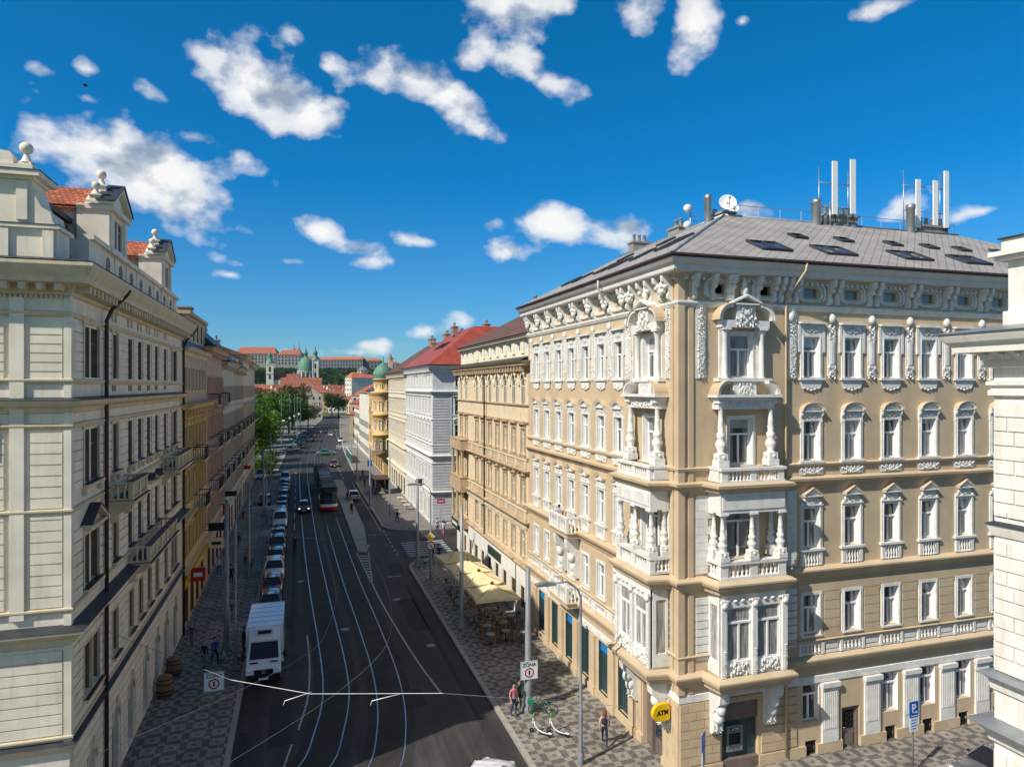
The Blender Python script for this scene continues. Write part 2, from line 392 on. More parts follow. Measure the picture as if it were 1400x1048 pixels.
def ground_mats():
    # asphalt
    m, nt, b = newmat('asphalt'); L = nt.links.new
    g = N(nt, 'ShaderNodeNewGeometry')
    n1 = N(nt, 'ShaderNodeTexNoise'); n1.inputs['Scale'].default_value = .35; n1.inputs['Detail'].default_value = 8; L(g.outputs['Position'], n1.inputs['Vector'])
    mp = N(nt, 'ShaderNodeMapping'); mp.inputs['Scale'].default_value = (1.6, .05, 1); L(g.outputs['Position'], mp.inputs[0])
    n2 = N(nt, 'ShaderNodeTexNoise'); n2.inputs['Scale'].default_value = 1.0; n2.inputs['Detail'].default_value = 5; L(mp.outputs[0], n2.inputs['Vector'])
    a = N(nt, 'ShaderNodeMath', operation='MULTIPLY_ADD'); L(n2.outputs['Fac'], a.inputs[0]); a.inputs[1].default_value = .6; 
    h = N(nt, 'ShaderNodeMath', operation='MULTIPLY'); L(n1.outputs['Fac'], h.inputs[0]); h.inputs[1].default_value = .4; L(h.outputs[0], a.inputs[2])
    L(ramp(nt, a.outputs[0], [(.28, (.013, .013, .013)), (.42, (.024, .023, .022)), (.55, (.036, .033, .031)), (.68, (.072, .066, .06))]), b.inputs['Base Color'])
    b.inputs['Roughness'].default_value = .75
    n3 = N(nt, 'ShaderNodeTexNoise'); n3.inputs['Scale'].default_value = 40; L(g.outputs['Position'], n3.inputs['Vector'])
    bp = N(nt, 'ShaderNodeBump'); bp.inputs['Strength'].default_value = .3; bp.inputs['Distance'].default_value = .01; L(n3.outputs['Fac'], bp.inputs['Height']); L(bp.outputs[0], b.inputs['Normal'])
    M['asphalt'] = m
    # mosaic pavement: nested squares of light and dark stone setts
    m, nt, b = newmat('mosaic_sett_pavement'); L = nt.links.new
    g = N(nt, 'ShaderNodeNewGeometry')
    mp = N(nt, 'ShaderNodeMapping'); mp.inputs['Scale'].default_value = (1/1.05, 1/1.05, 1); mp.inputs['Location'].default_value = (.22, 0, 0); L(g.outputs['Position'], mp.inputs[0])
    fr = N(nt, 'ShaderNodeVectorMath', operation='FRACTION'); L(mp.outputs[0], fr.inputs[0])
    sx = N(nt, 'ShaderNodeSeparateXYZ'); L(fr.outputs[0], sx.inputs[0])
    def m1(op, a_, b_=None, c_=None):
        q = N(nt, 'ShaderNodeMath', operation=op)
        for i, t in enumerate((a_, b_, c_)):
            if t is None: continue
            if isinstance(t, (int, float)): q.inputs[i].default_value = t
            else: L(t, q.inputs[i])
        return q.outputs[0]
    dx = m1('ABSOLUTE', m1('SUBTRACT', sx.outputs[0], .5)); dy = m1('ABSOLUTE', m1('SUBTRACT', sx.outputs[1], .5))
    d = m1('MAXIMUM', dx, dy)
    centre = m1('LESS_THAN', d, .095)
    outer = m1('GREATER_THAN', d, .34)
    corner = m1('GREATER_THAN', m1('MINIMUM', dx, dy), .34)     # crossings of the bands stay light
    dark = m1('MAXIMUM', centre, m1('SUBTRACT', outer, corner))
    vo = N(nt, 'ShaderNodeTexVoronoi'); vo.inputs['Scale'].default_value = 14; L(g.outputs['Position'], vo.inputs['Vector'])
    cl = ramp(nt, vo.outputs['Color'], [(.1, (.25, .225, .19)), (.9, (.38, .345, .295))])
    cd = ramp(nt, vo.outputs['Color'], [(.1, (.085, .082, .08)), (.9, (.19, .18, .165))])
    mx = N(nt, 'ShaderNodeMix', data_type='RGBA'); L(dark, mx.inputs[0]); L(cl, mx.inputs[6]); L(cd, mx.inputs[7])
    n1 = N(nt, 'ShaderNodeTexNoise'); n1.inputs['Scale'].default_value = .45; n1.inputs['Detail'].default_value = 7; L(g.outputs['Position'], n1.inputs['Vector'])
    m2 = N(nt, 'ShaderNodeMix', data_type='RGBA', blend_type='MULTIPLY'); m2.inputs[0].default_value = .8
    L(mx.outputs[2], m2.inputs[6]); L(ramp(nt, n1.outputs['Fac'], [(.3, (.45, .42, .40)), (.7, (1.05, 1.03, 1))]), m2.inputs[7])
    L(m2.outputs[2], b.inputs['Base Color']); b.inputs['Roughness'].default_value = .7
    bp = N(nt, 'ShaderNodeBump'); bp.inputs['Strength'].default_value = .4; bp.inputs['Distance'].default_value = .01; L(vo.outputs['Distance'], bp.inputs['Height']); bp.invert = True; L(bp.outputs[0], b.inputs['Normal'])
    M['mosaic'] = m
ground_mats()
M['kerb'] = mat('granite_kerb', (.34, .31, .27), var=.15, scale=2, stain=0, bump=.2)
M['sidepave'] = mat('plain_grey_setts', (.20, .185, .165), var=.25, scale=2, bump=.5, bscale=12)
M['line'] = mat('worn_road_paint', (.40, .40, .385), rough=.7, var=.4, scale=5, bump=.1, stain=.7, stainc=(.08, .08, .08))
M['rail'] = mat('polished_rail_steel', (.42, .43, .44), rough=.32, var=.25, scale=.7, metal=.8, bump=0)
M['trackbed'] = mat('tram_track_concrete', (.032, .029, .026), rough=.75, var=.3, scale=.8, bump=.3)
M['terrain'] = mat('meadow_and_soil', (.06, .085, .03), rough=.95, var=.4, scale=.02, bump=0)
M['tramdark'] = paint('tram_dark_grey', (.014, .014, .016), rough=.8, coat=0)
M['tramglass'] = mat('tram_windscreen', (.008, .012, .02), rough=.12, var=.1, bump=0, spec=.35)
M['board'] = mat('dark_green_name_board', (.02, .045, .025), rough=.5, var=.2, bump=0)
M['tramred'] = paint('tram_red', (.55, .015, .015))
M['tramcream'] = paint('tram_silver_white', (.62, .62, .60))
# ------------------------------------------------------------------ facade kit
class Fac:
    """frame of one facade: x along it, y outward, z up (building-local)"""
    def __init__(s, root, ox, oy, ang):
        s.root = root; s.o = (ox, oy)
        s.M = T(ox, oy, 0) @ RZ(ang)
        s.a = ang
    def mb(s): return MB(s.M)
    def at(s, u, z, w=0): return s.M @ T(u, w, z)

def wall_grid(mb, u0, u1, z0, z1, ops, depth=.25, w=0.0):
    """wall sheet with real openings and their reveals"""
    us = sorted(set([u0, u1] + [x for o in ops for x in (o[0], o[1]) if u0 < x < u1]))
    zs = sorted(set([z0, z1] + [x for o in ops for x in (o[2], o[3]) if z0 < x < z1]))
    for i in range(len(zs)-1):
        a, b = zs[i], zs[i+1]; zc = (a+b)/2
        run = None
        for j in range(len(us)-1):
            uc = (us[j]+us[j+1])/2
            hole = any(o[0] < uc < o[1] and o[2] < zc < o[3] for o in ops)
            if not hole:
                if run is None: run = us[j]
            if (hole or j == len(us)-2) and run is not None:
                e = us[j] if hole else us[j+1]
                mb.quad((run, w, a), (e, w, a), (e, w, b), (run, w, b)); run = None
    for o in ops:
        a, b, c, d = o[:4]
        mb.quad((a, w, c), (a, w-depth, c), (a, w-depth, d), (a, w, d))
        mb.quad((b, w, c), (b, w, d), (b, w-depth, d), (b, w-depth, c))
        mb.quad((a, w, d), (a, w-depth, d), (b, w-depth, d), (b, w, d))
        mb.quad((a, w, c), (b, w, c), (b, w-depth, c), (a, w-depth, c))

def intervals(u0, u1, ops, a, b, pad=0.0):
    cuts = sorted([(o[0]-pad, o[1]+pad) for o in ops if o[2] < b - .01 and o[3] > a + .01])
    out = []; x = u0
    for c, d in cuts:
        if c > x: out.append((x, min(c, u1)))
        x = max(x, d)
    if x < u1: out.append((x, u1))
    return [(p, q) for p, q in out if q - p > .04]

def courses(mb, u0, u1, z0, z1, ops, h=.4, gap=.035, proj=.04, blk=0.0, pad=0.0, w=0.0):
    """rusticated bands: each course a shallow block in front of the wall"""
    n = max(1, round((z1-z0)/h)); h = (z1-z0)/n
    for i in range(n):
        a = z0+i*h+gap/2; b = z0+(i+1)*h-gap/2
        cut = sorted(set([a, b] + [x for o in ops for x in (o[2], o[3]) if a+.03 < x < b-.03]))
        for c, d in zip(cut[:-1], cut[1:]):
            for p, q in intervals(u0, u1, ops, c, d, pad):
                if blk <= 0:
                    mb.box(p, q, w-.004, w+proj, c, d)
                else:
                    x = p; k = 0
                    first = blk*(.5 if i % 2 else 1)
                    while x < q - .02:
                        e = min(q, x + (first if k == 0 else blk)); 
                        if q - e < blk*.3: e = q
                        mb.box(x+.012, e-.012, w-.004, w+proj, c, d); x = e; k += 1

def rotpts(cx, cz, r, a0, a1, n):
    return [(cx + r*math.cos(a0+(a1-a0)*i/n), cz + r*math.sin(a0+(a1-a0)*i/n)) for i in range(n+1)]

_c = {}
def cached(key, fn):
    if key not in _c: _c[key] = fn()
    return _c[key]

def win_mesh(w, h, fm='wframe', tr=.66, arch=False, deep=.14, cross=True):
    def mk():
        mb = MB(); t = .065; y0, y1 = -deep-.06, -deep+.02
        mb.box(-w/2, -w/2+t, y0, y1, 0, h); mb.box(w/2-t, w/2, y0, y1, 0, h)
        mb.box(-w/2+t, w/2-t, y0, y1, 0, t); mb.box(-w/2+t, w/2-t, y0, y1, h-t, h)
        if deep > .1:
            for a_, b2 in ((-w/2+.001, -w/2+.02), (w/2-.02, w/2-.001)): mb.box(a_, b2, y1, -.004, 0, h)
            mb.box(-w/2+.02, w/2-.02, y1, -.004, h-.02, h-.001)
        if cross:
            mb.box(-w/2+t, w/2-t, y0, y1+.03, h*tr-.05, h*tr+.04)
            mb.box(-.045, .045, y0, y1+.015, t, h*tr-.05)
            mb.box(-w/2+t, -w/2+t+.03, y0, y1-.02, t, h*tr-.05); mb.box(w/2-t-.03, w/2-t, y0, y1-.02, t, h*tr-.05)
        return mb.mesh('window_frame', M[fm])
    return cached(('win', w, h, fm, tr, deep, cross), mk)

def pane_mesh(w, h, pm='pane', deep=.14):
    def mk():
        mb = MB(); mb.quad((-w/2, -deep-.03, 0), (w/2, -deep-.03, 0), (w/2, -deep-.03, h), (-w/2, -deep-.03, h))
        return mb.mesh('window_pane', M[pm])
    return cached(('pane', w, h, pm, deep), mk)

def relief(mb, u0, u1, z0, z1, n=14, d=.06, seed=1, w=0.0):
    """stucco ornament: mirrored leaves and scrolls about the centre line"""
    r_ = random.Random(seed); uc = (u0+u1)/2; hw = (u1-u0)/2; H = z1-z0; n = int(n*2)
    for i in range(n):
        t = (i+.5)/n
        du = hw*r_.uniform(.1, .68); z = z0+H*t
        s = min(hw, H)*r_.uniform(.10, .17); tl_ = r_.uniform(.5, 1.6)
        for sg in (-1, 1):
            mb.sphere((uc+sg*du, w+d*.3, z), s, (1/tl_, d/s*.8, tl_), n=5, k=4)
    mb.sphere((uc, w+d*.4, (z0+z1)/2), min(hw, H)*.3, (1, d/min(hw, H)*2, 1), n=6, k=4)

def baluster(mb, c, h, r=.06, n=6):
    mb.lathe([(r, 0), (r, h*.1), (r*.5, h*.16), (r*1.15, h*.42), (r*.5, h*.78), (r*.9, h*.86), (r, h)], c, n)

def scroll(mb, u, w0, z0, z1, wd, d):
    """S-shaped bracket standing on the wall: side profile extruded over its width"""
    h = z1-z0
    pr = [(w0, z0), (w0+d*.25, z0), (w0+d*.42, z0+h*.08), (w0+d*.45, z0+h*.2), (w0+d*.34, z0+h*.34), (w0+d*.42, z0+h*.5), (w0+d*.66, z0+h*.62), (w0+d*.95, z0+h*.74), (w0+d, z0+h*.88), (w0+d*.98, z1), (w0, z1)]
    mb.prism(pr, 'x', u-wd/2, u+wd/2)
    pr2 = [(p[0]+.02, p[1]) for p in pr[1:-1]]
    mb.prism([(w0, z0+.01)] + pr2 + [(w0, z1-.01)], 'x', u-wd*.18, u+wd*.18)

def column(mb, c, h, r=.14, n=10):
    """baroque column: relief pedestal, bellied shaft, banded neck, capital"""
    x, y, z = c
    mb.box(x-r*1.35, x+r*1.35, y-r*1.35, y+r*1.35, z, z+h*.10)
    mb.box(x-r*1.15, x+r*1.15, y-r*1.15, y+r*1.15, z+h*.10, z+h*.20)
    for a in range(4):
        mb.sphere((x+r*1.2*math.cos(a*PI/2), y+r*1.2*math.sin(a*PI/2), z+h*.15), r*.45, (.8, .8, 1), 6, 4)
    mb.lathe([(r*1.15, h*.20), (r*.7, h*.24), (r*1.25, h*.31), (r*1.3, h*.36), (r*.75, h*.42), (r*.95, h*.44), (r*1.0, h*.50), (r*.62, h*.53), (r*.75, h*.6), (r*.58, h*.66), (r*.68, h*.68), (r*.58, h*.70), (r*.50, h*.90), (r*.7, h*.92), (r*1.15, h*.97)], (x, y, z), n)
    mb.box(x-r*1.2, x+r*1.2, y-r*1.2, y+r*1.2, z+h*.965, z+h)

def surround_mesh(w, h, style, mk_='white', apron='none', sd=3, a=.15):
    """architrave + head + sill of a window opening w x h; origin at the opening's sill centre"""
    def mk():
        mb = MB(); H = h
        mb.box(-w/2-a, -w/2, -.002, .07, -.0, H+a); mb.box(w/2, w/2+a, -.002, .07, 0, H+a)
        mb.box(-w/2, w/2, -.002, .07, H, H+a)
        mb.box(-w/2-a*.35, -w/2-.003, .07, .095, 0, H+a*.35); mb.box(w/2+.003, w/2+a*.35, .07, .095, 0, H+a*.35)
        W = w/2+a
        if style != 'plain':
            mb.box(-W-.1, W+.1, -.002, .16, -.11, -.002)           # sill
            mb.box(-W-.04, W+.04, -.002, .10, -.16, -.113)
        else:
            mb.box(-W+.03, W-.03, -.002, .12, -.08, -.002)
        z = H+a+.002
        if style == 'flat':      # tall frieze, straight cornice
            mb.box(-W+.02, W-.02, -.002, .05, z, z+.42)
            relief(mb, -W+.08, W-.08, z+.06, z+.36, 4, .07, sd, .05)
            mb.box(-W-.06, W+.06, -.002, .14, z+.42, z+.47); mb.box(-W-.13, W+.13, -.002, .24, z+.472, z+.56)
            mb.box(-W-.16, -W-.02, -.002, .08, z-.9, z+.415); mb.box(W+.02, W+.16, -.002, .08, z-.9, z+.415)
        elif style == 'arc':     # frieze + segmental pediment
            mb.box(-W+.04, W-.04, -.002, .06, z, z+.28)
            relief(mb, -W+.1, W-.1, z+.02, z+.26, 4, .06, sd, .06)
            mb.box(-W-.03, W+.03, -.002, .20, z+.29, z+.36)
            r_ = W*1.02; zc = z+.362; k_ = .56
            ep = lambda r0, r1: [(x*r0, zc+(y-zc)*r1) for x, y in rotpts(0, zc, 1, .0, PI, 12)]
            o = ep(r_, r_*k_); i_ = ep(r_-.09, r_*k_-.07); o2 = ep(r_+.02, r_*k_+.02)
            for q in range(12):
                mb.prism([o[q], o[q+1], i_[q+1], i_[q]], 'y', -.002, .24)
                mb.mi = 1; mb.prism([o2[q], o2[q+1], o[q+1], o[q]], 'y', -.001, .27); mb.mi = 0
            mb.prism(ep(r_-.1, r_*k_-.08), 'y', -.002, .07)
            mb.sphere((0, .08, zc+.14), .11, (1.3, .5, .9), 6, 4); relief(mb, -W*.7, W*.7, zc+.02, zc+.2, 3, .05, 9, .05)
            for sg in (-1, 1): scroll(mb, sg*(W-.03), 0, z-.3, z+.28, .12, .16)
        elif style == 'tri':     # ornamented gable head
            mb.box(-W*.62, W*.62, -.002, .06, z, z+.42)
            relief(mb, -W*.5, W*.5, z+.02, z+.38, 5, .06, sd, .06)
            for sg in (-1, 1):
                mb.sphere((sg*(W-.1), .06, z+.06), .11, (1, .6, 1), 6, 4); mb.sphere((sg*W*.66, .06, z+.2), .10, (.8, .6, 1.2), 6, 4)
            mb.box(-W-.02, W+.02, -.002, .12, z-.03, z+.03)
            zc = z+.42; hw = W*.78
            mb.box(-hw, hw, -.002, .22, zc, zc+.06)
            for sg in (-1, 1):
                mb.prism([(sg*hw*1.06, zc+.062), (sg*hw*1.06, zc+.11), (0, zc+.44), (0, zc+.37)], 'y', -.002, .24)
                mb.mi = 1; mb.prism([(sg*hw*1.09, zc+.111), (sg*hw*1.09, zc+.13), (0, zc+.47), (0, zc+.441)], 'y', -.002, .27); mb.mi = 0
            mb.prism([(-hw, zc+.062), (hw, zc+.062), (0, zc+.37)], 'y', -.002, .10)
        elif style == 'hood':    # plain straight hood on consoles
            mb.box(-W+.03, W-.03, -.002, .04, z, z+.2)
            mb.box(-W-.12, W+.12, -.002, .28, z+.2, z+.30); mb.box(-W-.05, W+.05, -.002, .18, z+.14, z+.198)
            for sg in (-1, 1): scroll(mb, sg*(W-.02), 0, z-.25, z+.14, .11, .17)
        elif style == 'gable':   # plain triangular pediment
            mb.box(-W-.08, W+.08, -.002, .24, z+.1, z+.17)
            for sg in (-1, 1):
                mb.prism([(sg*(W+.12), z+.172), (sg*(W+.12), z+.25), (0, z+.62), (0, z+.53)], 'y', -.002, .30)
            mb.prism([(-W, z+.172), (W, z+.172), (0, z+.53)], 'y', -.002, .08)
            for sg in (-1, 1): scroll(mb, sg*(W-.02), 0, z-.3, z+.1, .1, .15)
        if apron == 'bal':       # little blind balustrade under the sill
            z0, z1 = -.82, -.165
            mb.box(-W+.02, -W+.2, -.002, .10, z0, z1); mb.box(W-.2, W-.02, -.002, .10, z0, z1)
            n = 5
            for i in range(n):
                baluster(mb, (-W+.2+(2*W-.4)*(i+.5)/n, .05, z0), z1-z0, .065, 6)
        elif apron == 'corbel':
            mb.prism([(-W-.02, -.162), (W+.02, -.162), (W-.12, -.5), (-W+.12, -.5)], 'y', -.002, .07)
            for i in (-2, -1, 0, 1, 2):
                mb.sphere((i*W*.34, .05, -.5-.05*(2-abs(i))), .075, (1.5, .6, .9), 6, 4)
        elif apron == 'swag':
            mb.box(-W+.05, W-.05, -.002, .03, -.62, -.2)
            for i in range(9):
                t = i/8; mb.sphere((-W+.15+(2*W-.3)*t, .05, -.30-.22*math.sin(PI*t)), .085, (1.1, .6, 1), 6, 4)
        return mb.mesh('window_surround', [M[mk_], M['beige'] if mk_ == 'white' else M[mk_]])
    return cached(('sur', w, h, style, mk_, apron, sd, a), mk)

def window(F, u, z, w, h, fm='wframe', pm='pane', style=None, sm='white', apron='none', deep=.14, tr=.66, cross=True, wz=0.0, label=None):
    """one window: frame > pane, with its surround as a second sub-part"""
    Mx = F.at(u, z, wz)
    o = inst('window', win_mesh(w, h, fm, tr, False, deep, cross), F.root, Mx)
    inst('pane', pane_mesh(w, h, pm, deep), o, Matrix.Identity(4))
    if style:
        inst('surround', surround_mesh(w, h, style, sm, apron), o, Matrix.Identity(4))
    if label: o['label'] = label
    return o

def part(F_or_M, name, fn, mats, root, M_=None):
    mb = MB(M_); fn(mb); return mb.build(name, mats, root)

def chimney(root, x, y, z, sx=1.2, sy=.7, h=1.6, m='concrete', pots=3):
    mb = MB()
    mb.box(x-sx/2, x+sx/2, y-sy/2, y+sy/2, z, z+h); mb.box(x-sx/2-.08, x+sx/2+.08, y-sy/2-.08, y+sy/2+.08, z+h+.002, z+h+.14)
    c = mb.build('chimney', [M[m]], root)
    if m == 'brick': slope_uv(c)
    for i in range(pots):
        p = MB(); px = x+(i-(pots-1)/2)*sx/max(1, pots)*.9 if sx >= sy else x; py = y if sx >= sy else y+(i-(pots-1)/2)*sy/pots*.9
        p.lathe([(.13, 0), (.11, .5), (.14, .52), (.14, .58), (.09, .58)], (px, py, z+h+.14), 8); p.build('chimney_pot', M['concrete'], c)
    return c

def roof_obj(name, faces, m, root, thick=None):
    mb = MB()
    for f in faces: mb.poly(f)
    o = mb.build(name, m, root); slope_uv(o); return o

def skylight(root, p, n, w, h):
    """roof window lying on the slope: p centre, n slope normal"""
    n = Vector(n).normalized(); x = Vector((-n.y, n.x, 0)).normalized(); y = n.cross(x)
    Mx = Matrix(((x.x, y.x, n.x, p[0]), (x.y, y.y, n.y, p[1]), (x.z, y.z, n.z, p[2]), (0, 0, 0, 1)))
    def mk():
        mb = MB()
        for a, b, c, d in ((-w/2, w/2, -h/2, -h/2+.09), (-w/2, w/2, h/2-.09, h/2), (-w/2, -w/2+.08, -h/2+.09, h/2-.09), (w/2-.08, w/2, -h/2+.09, h/2-.09)):
            mb.box(a, b, c, d, -.02, .13)
        if w > 1.5: mb.box(-.05, .05, -h/2+.09, h/2-.09, -.02, .13)
        return mb.mesh('skylight', M['lead'])
    o = inst('skylight', cached(('sky', w, h), mk), root, Mx)
    def mk2():
        mb = MB(); mb.quad((-w/2+.05, -h/2+.05, .07), (w/2-.05, -h/2+.05, .07), (w/2-.05, h/2-.05, .07), (-w/2+.05, h/2-.05, .07)); return mb.mesh('skylight_pane', M['pane_dark'])
    inst('pane', cached(('skyp', w, h), mk2), o, Matrix.Identity(4))

# ------------------------------------------------------------------ the corner building with white stucco ornament
CX, CY = 16.5, 27.3
def corner_building():
    root = empty('corner_apartment_building', (CX, CY, 0), 0, 'beige corner apartment building with white baroque stucco, two bay towers and grey slate roof', 'building')
    LX, LY = 34.0, 21.3                         # along the side street / along the main street (local)
    FS = Fac(root, LX, 0, PI)                   # side facade: u = LX - x
    FL = Fac(root, 0, 0, PI/2)                  # street facade: u = y
    sx = lambda X: LX - (X - CX)                # world X -> u on the side facade
    ly = lambda Y: Y - CY
    side_c = [sx(23.75 + 2.45*i) for i in range(8)]
    left_c = [ly(33.4 + 2.21*i) for i in range(7)]
    bayS = sx(19.75); bayL = ly(29.9)
    W = .96
    rows = [(5.95, 1.95), (10.15, 1.95), (14.4, 1.93), (18.42, 1.98)]
    opS = []; opL = []
    for zi, (z, h) in enumerate(rows):
        for c in side_c: opS.append((c-W/2, c+W/2, z, z+h))
        for c in left_c: opL.append((c-W/2, c+W/2, z, z+h))
    for ops, b in ((opS, bayS), (opL, bayL)):
        ops.append((b-.62, b+.62, 18.42, 20.42)); ops.append((b-.62, b+.62, 14.35, 16.5)); ops.append((b-.8, b+.8, 9.95, 12.2)); ops.append((b-.75, b+.75, 5.3, 8.3))
    # oval attic windows in the frieze
    ov = [(c-.36, c+.36, 22.3, 22.72) for c in side_c] + [(sx(X)-.33, sx(X)+.33, 22.3, 22.72) for X in (18.55, 21.1)]
    ovL = [(c-.30, c+.30, 22.3, 22.72) for c in left_c]
    opS += ov; opL += ovL
    # ground floor openings
    gS = [(sx(23.75)-.5, sx(23.75)+.5, 1.75, 3.55)]
    door = (sx(26.15)-.55, sx(26.15)+.55, .0, 2.15)
    gS.append(door)
    gw = [(c-.5, c+.5, 1.55, 3.55) for c in side_c[2:]]
    gS += gw
    cell = [(c-.33, c+.33, .12, .82) for c in side_c if abs(c-side_c[1]) > .2]
    gS += cell
    shopS = (bayS-1.0, bayS+1.0, .1, 3.3)
    gS.append(shopS)
    shopY = [ly(32.9), ly(35.4), ly(38.0), ly(40.5), ly(43.0), ly(45.6)]
    gL = [(c-.62, c+.62, .55, 3.45) for c in shopY] + [(ly(29.75)-.95, ly(29.75)+.95, .1, 3.2)]
    mb = FS.mb(); wall_grid(mb, 0, LX, 4.0, 23.2, opS); wall_grid(mb, 0, LX, -.4, 4.0, gS, .3)
    mb.M = FL.M; wall_grid(mb, 0, LY, 4.0, 23.2, opL); wall_grid(mb, 0, LY, -.4, 4.0, gL, .3)
    mb.M = None
    mb.quad((LX, 0, -.4), (LX, LY, -.4), (LX, LY, 23.2), (LX, 0, 23.2)); mb.quad((0, LY, -.4), (LX, LY, -.4), (LX, LY, 23.2), (0, LY, 23.2))
    # corner strips: a stepped, rounded edge between the two fronts
    for (a, b, p) in ((.0, .22, .11), (.30, .46, .08)):
        mb.box(-p, b, -p, b, 4.0, 23.1) if a == 0 else None
    mb.box(.45, .70, -.07, .05, 4.0, 23.1); mb.box(-.07, .05, .45, .70, 4.0, 23.1)
    mb.build('wall', M['beige'], root)
    # banded plaster on the first floor, white toothed quoins at the corner
    mb = FS.mb(); courses(mb, 0, sx(22.95), 5.75, 8.45, opS, .42, .03, .05, 0, .28)
    mb.M = FL.M; courses(mb, ly(32.3), LY, 5.75, 8.45, opL, .42, .02, .02, 0, .18)
    mb.build('banded_wall', M['beige'], root)
    for (F, a, b, tooth) in ((FS, sx(18.2), sx(16.5)-.85, -1), (FL, .85, ly(28.65), 1), (FS, sx(22.9), sx(22.0), 0)):
        for (z0, z1, g, pr) in ((5.45, 8.55, .05, .06), (9.4, 13.3, .012, .035)):
            mb = F.mb()
            n = int((z1-z0)/.36)
            for i in range(n):
                lo, hi = a, b
                if tooth == -1: lo = a + (.0 if i % 2 else .22)
                if tooth == 1: hi = b - (.0 if i % 2 else .22)
                if tooth == -1: hi = b
                mb.box(min(lo, hi), max(lo, hi), -.003, pr, z0+i*.36+g/2, z0+(i+1)*.36-g/2)
            mb.build('quoin', M['white'], root)
    # block rustication of the ground floor piers around the bays
    mb = FS.mb(); courses(mb, sx(22.9), sx(16.5)-.02, .7, 3.55, gS, .42, .03, .06, .85, .12)
    mb.M = FL.M; courses(mb, .02, ly(31.6), .7, 3.5, gL, .42, .006, .05, .9, .1)
    mb.build('rusticated_wall', M['beige_blk'], root)
    # plinth
    mb = MB(); mb.M = FS.M
    for p, q in intervals(0, LX, gS, .0, .5): mb.box(p, q, -.002, .09, -.4, .62)
    mb.build('plinth', M['beige_blk'], root); mb = FL.mb()
    for p, q in intervals(.0, LY, gL, .0, .5): mb.box(p, q, -.002, .10, -.4, .5)
    mb.build('plinth', M['beige_blk'], root)
    # plan outline of the mouldings, with the two bays
    def outline(d, both=True):
        return [(LX, 0), (21.75-CX, 0), (21.55-CX, -d), (17.95-CX, -d), (17.75-CX, 0), (0, 0), (0, 27.9-CY), (-d, 28.1-CY), (-d, 31.7-CY), (0, 31.9-CY), (0, LY)]
    straight = [(LX, 0), (0, 0), (0, LY)]
    def belt(name, path, prof, m): 
        b_ = MB(); b_.sweep(path, prof); return b_.build(name, M[m], root)
    belt('string_course', outline(1.05), [(0, 4.28), (.10, 4.32), (.14, 4.50), (.30, 4.62), (.36, 4.78), (.36, 4.86), (0, 4.97)], 'beige')
    belt('white_band', straight, [(0, 3.58), (.05, 3.60), (.05, 3.92), (0, 3.95)], 'white')
    belt('string_course', straight, [(0, 5.58), (.12, 5.60), (.16, 5.70), (0, 5.74)], 'beige')
    belt('string_course', outline(1.0), [(0, 8.62), (.08, 8.68), (.12, 8.84), (.28, 8.96), (.34, 9.10), (.34, 9.18), (0, 9.30)], 'beige')
    belt('string_course', outline(1.0), [(0, 13.18), (.08, 13.22), (.14, 13.36), (.30, 13.46), (.32, 13.58), (0, 13.66)], 'beige')
    belt('string_course', straight, [(0, 14.12), (.13, 14.14), (.17, 14.26), (0, 14.32)], 'beige')
    belt('string_course', straight, [(0, 21.62), (.08, 21.66), (.16, 21.80), (.16, 21.88), (0, 21.94)], 'white')
    belt('cornice', straight, [(0, 22.98), (.10, 23.0), (.12, 23.12), (.62, 23.16), (.66, 23.22), (.66, 23.40), (.80, 23.52), (.90, 23.66), (.90, 23.72), (0, 23.74)], 'eave')
    belt('gutter', [(LX, 0), (0, 0), (0, LY)], [(.86, 23.745), (.98, 23.74), (1.02, 23.80), (1.0, 23.88), (.88, 23.88)], 'gutter')
    # frieze dentils
    mb = FS.mb(); n = int(LX/.3)
    for i in range(n): mb.box(i*.3+.04, i*.3+.2, .10, .2, 22.86, 22.98)
    mb.M = FL.M
    for i in range(int(LY/.3)): mb.box(i*.3+.04, i*.3+.2, .10, .2, 22.86, 22.98)
    mb.build('dentil_course', M['white'], root)
    # windows
    styles = [('plain', 'none'), ('tri', 'bal'), ('arc', 'none'), ('flat', 'corbel')]
    for zi, (z, h) in enumerate(rows):
        st, ap = styles[zi]
        for F, cs in ((FS, side_c), (FL, left_c)):
            for c in cs:
                if F is FL and zi in (0,) and False: continue
                window(F, c, z, W, h, style=st, apron=ap, deep=.2 if F is FS else .16)
    for F, cs in ((FS, side_c), (FL, left_c)):
        # ornamental strips between the top windows, swags in the belt
        def strip():
            m_ = MB(); relief(m_, -.28, .28, 18.35, 19.0, 6, .12, 5); relief(m_, -.28, .28, 20.3, 21.0, 6, .12, 6)
            m_.box(-.25, .25, -.003, .04, 18.5, 20.9); m_.box(-.16, .16, .04, .08, 18.9, 20.4); m_.box(-.09, .09, .08, .105, 19.1, 20.2)
            m_.sphere((0, .08, 21.3), .2, (1, .6, 1.2), 8, 5); relief(m_, -.22, .22, 20.95, 21.6, 3, .09, 8)
            return m_.mesh('ornament_strip', M['white'])
        sm_ = cached('strip', strip)
        mids = [(a+b)/2 for a, b in zip(cs[:-1], cs[1:])] + ([cs[0]+1.2] if F is FS else [cs[-1]+1.1, cs[0]-1.05])
        for c in mids: inst('ornament_strip', sm_, root, F.at(c, 0))
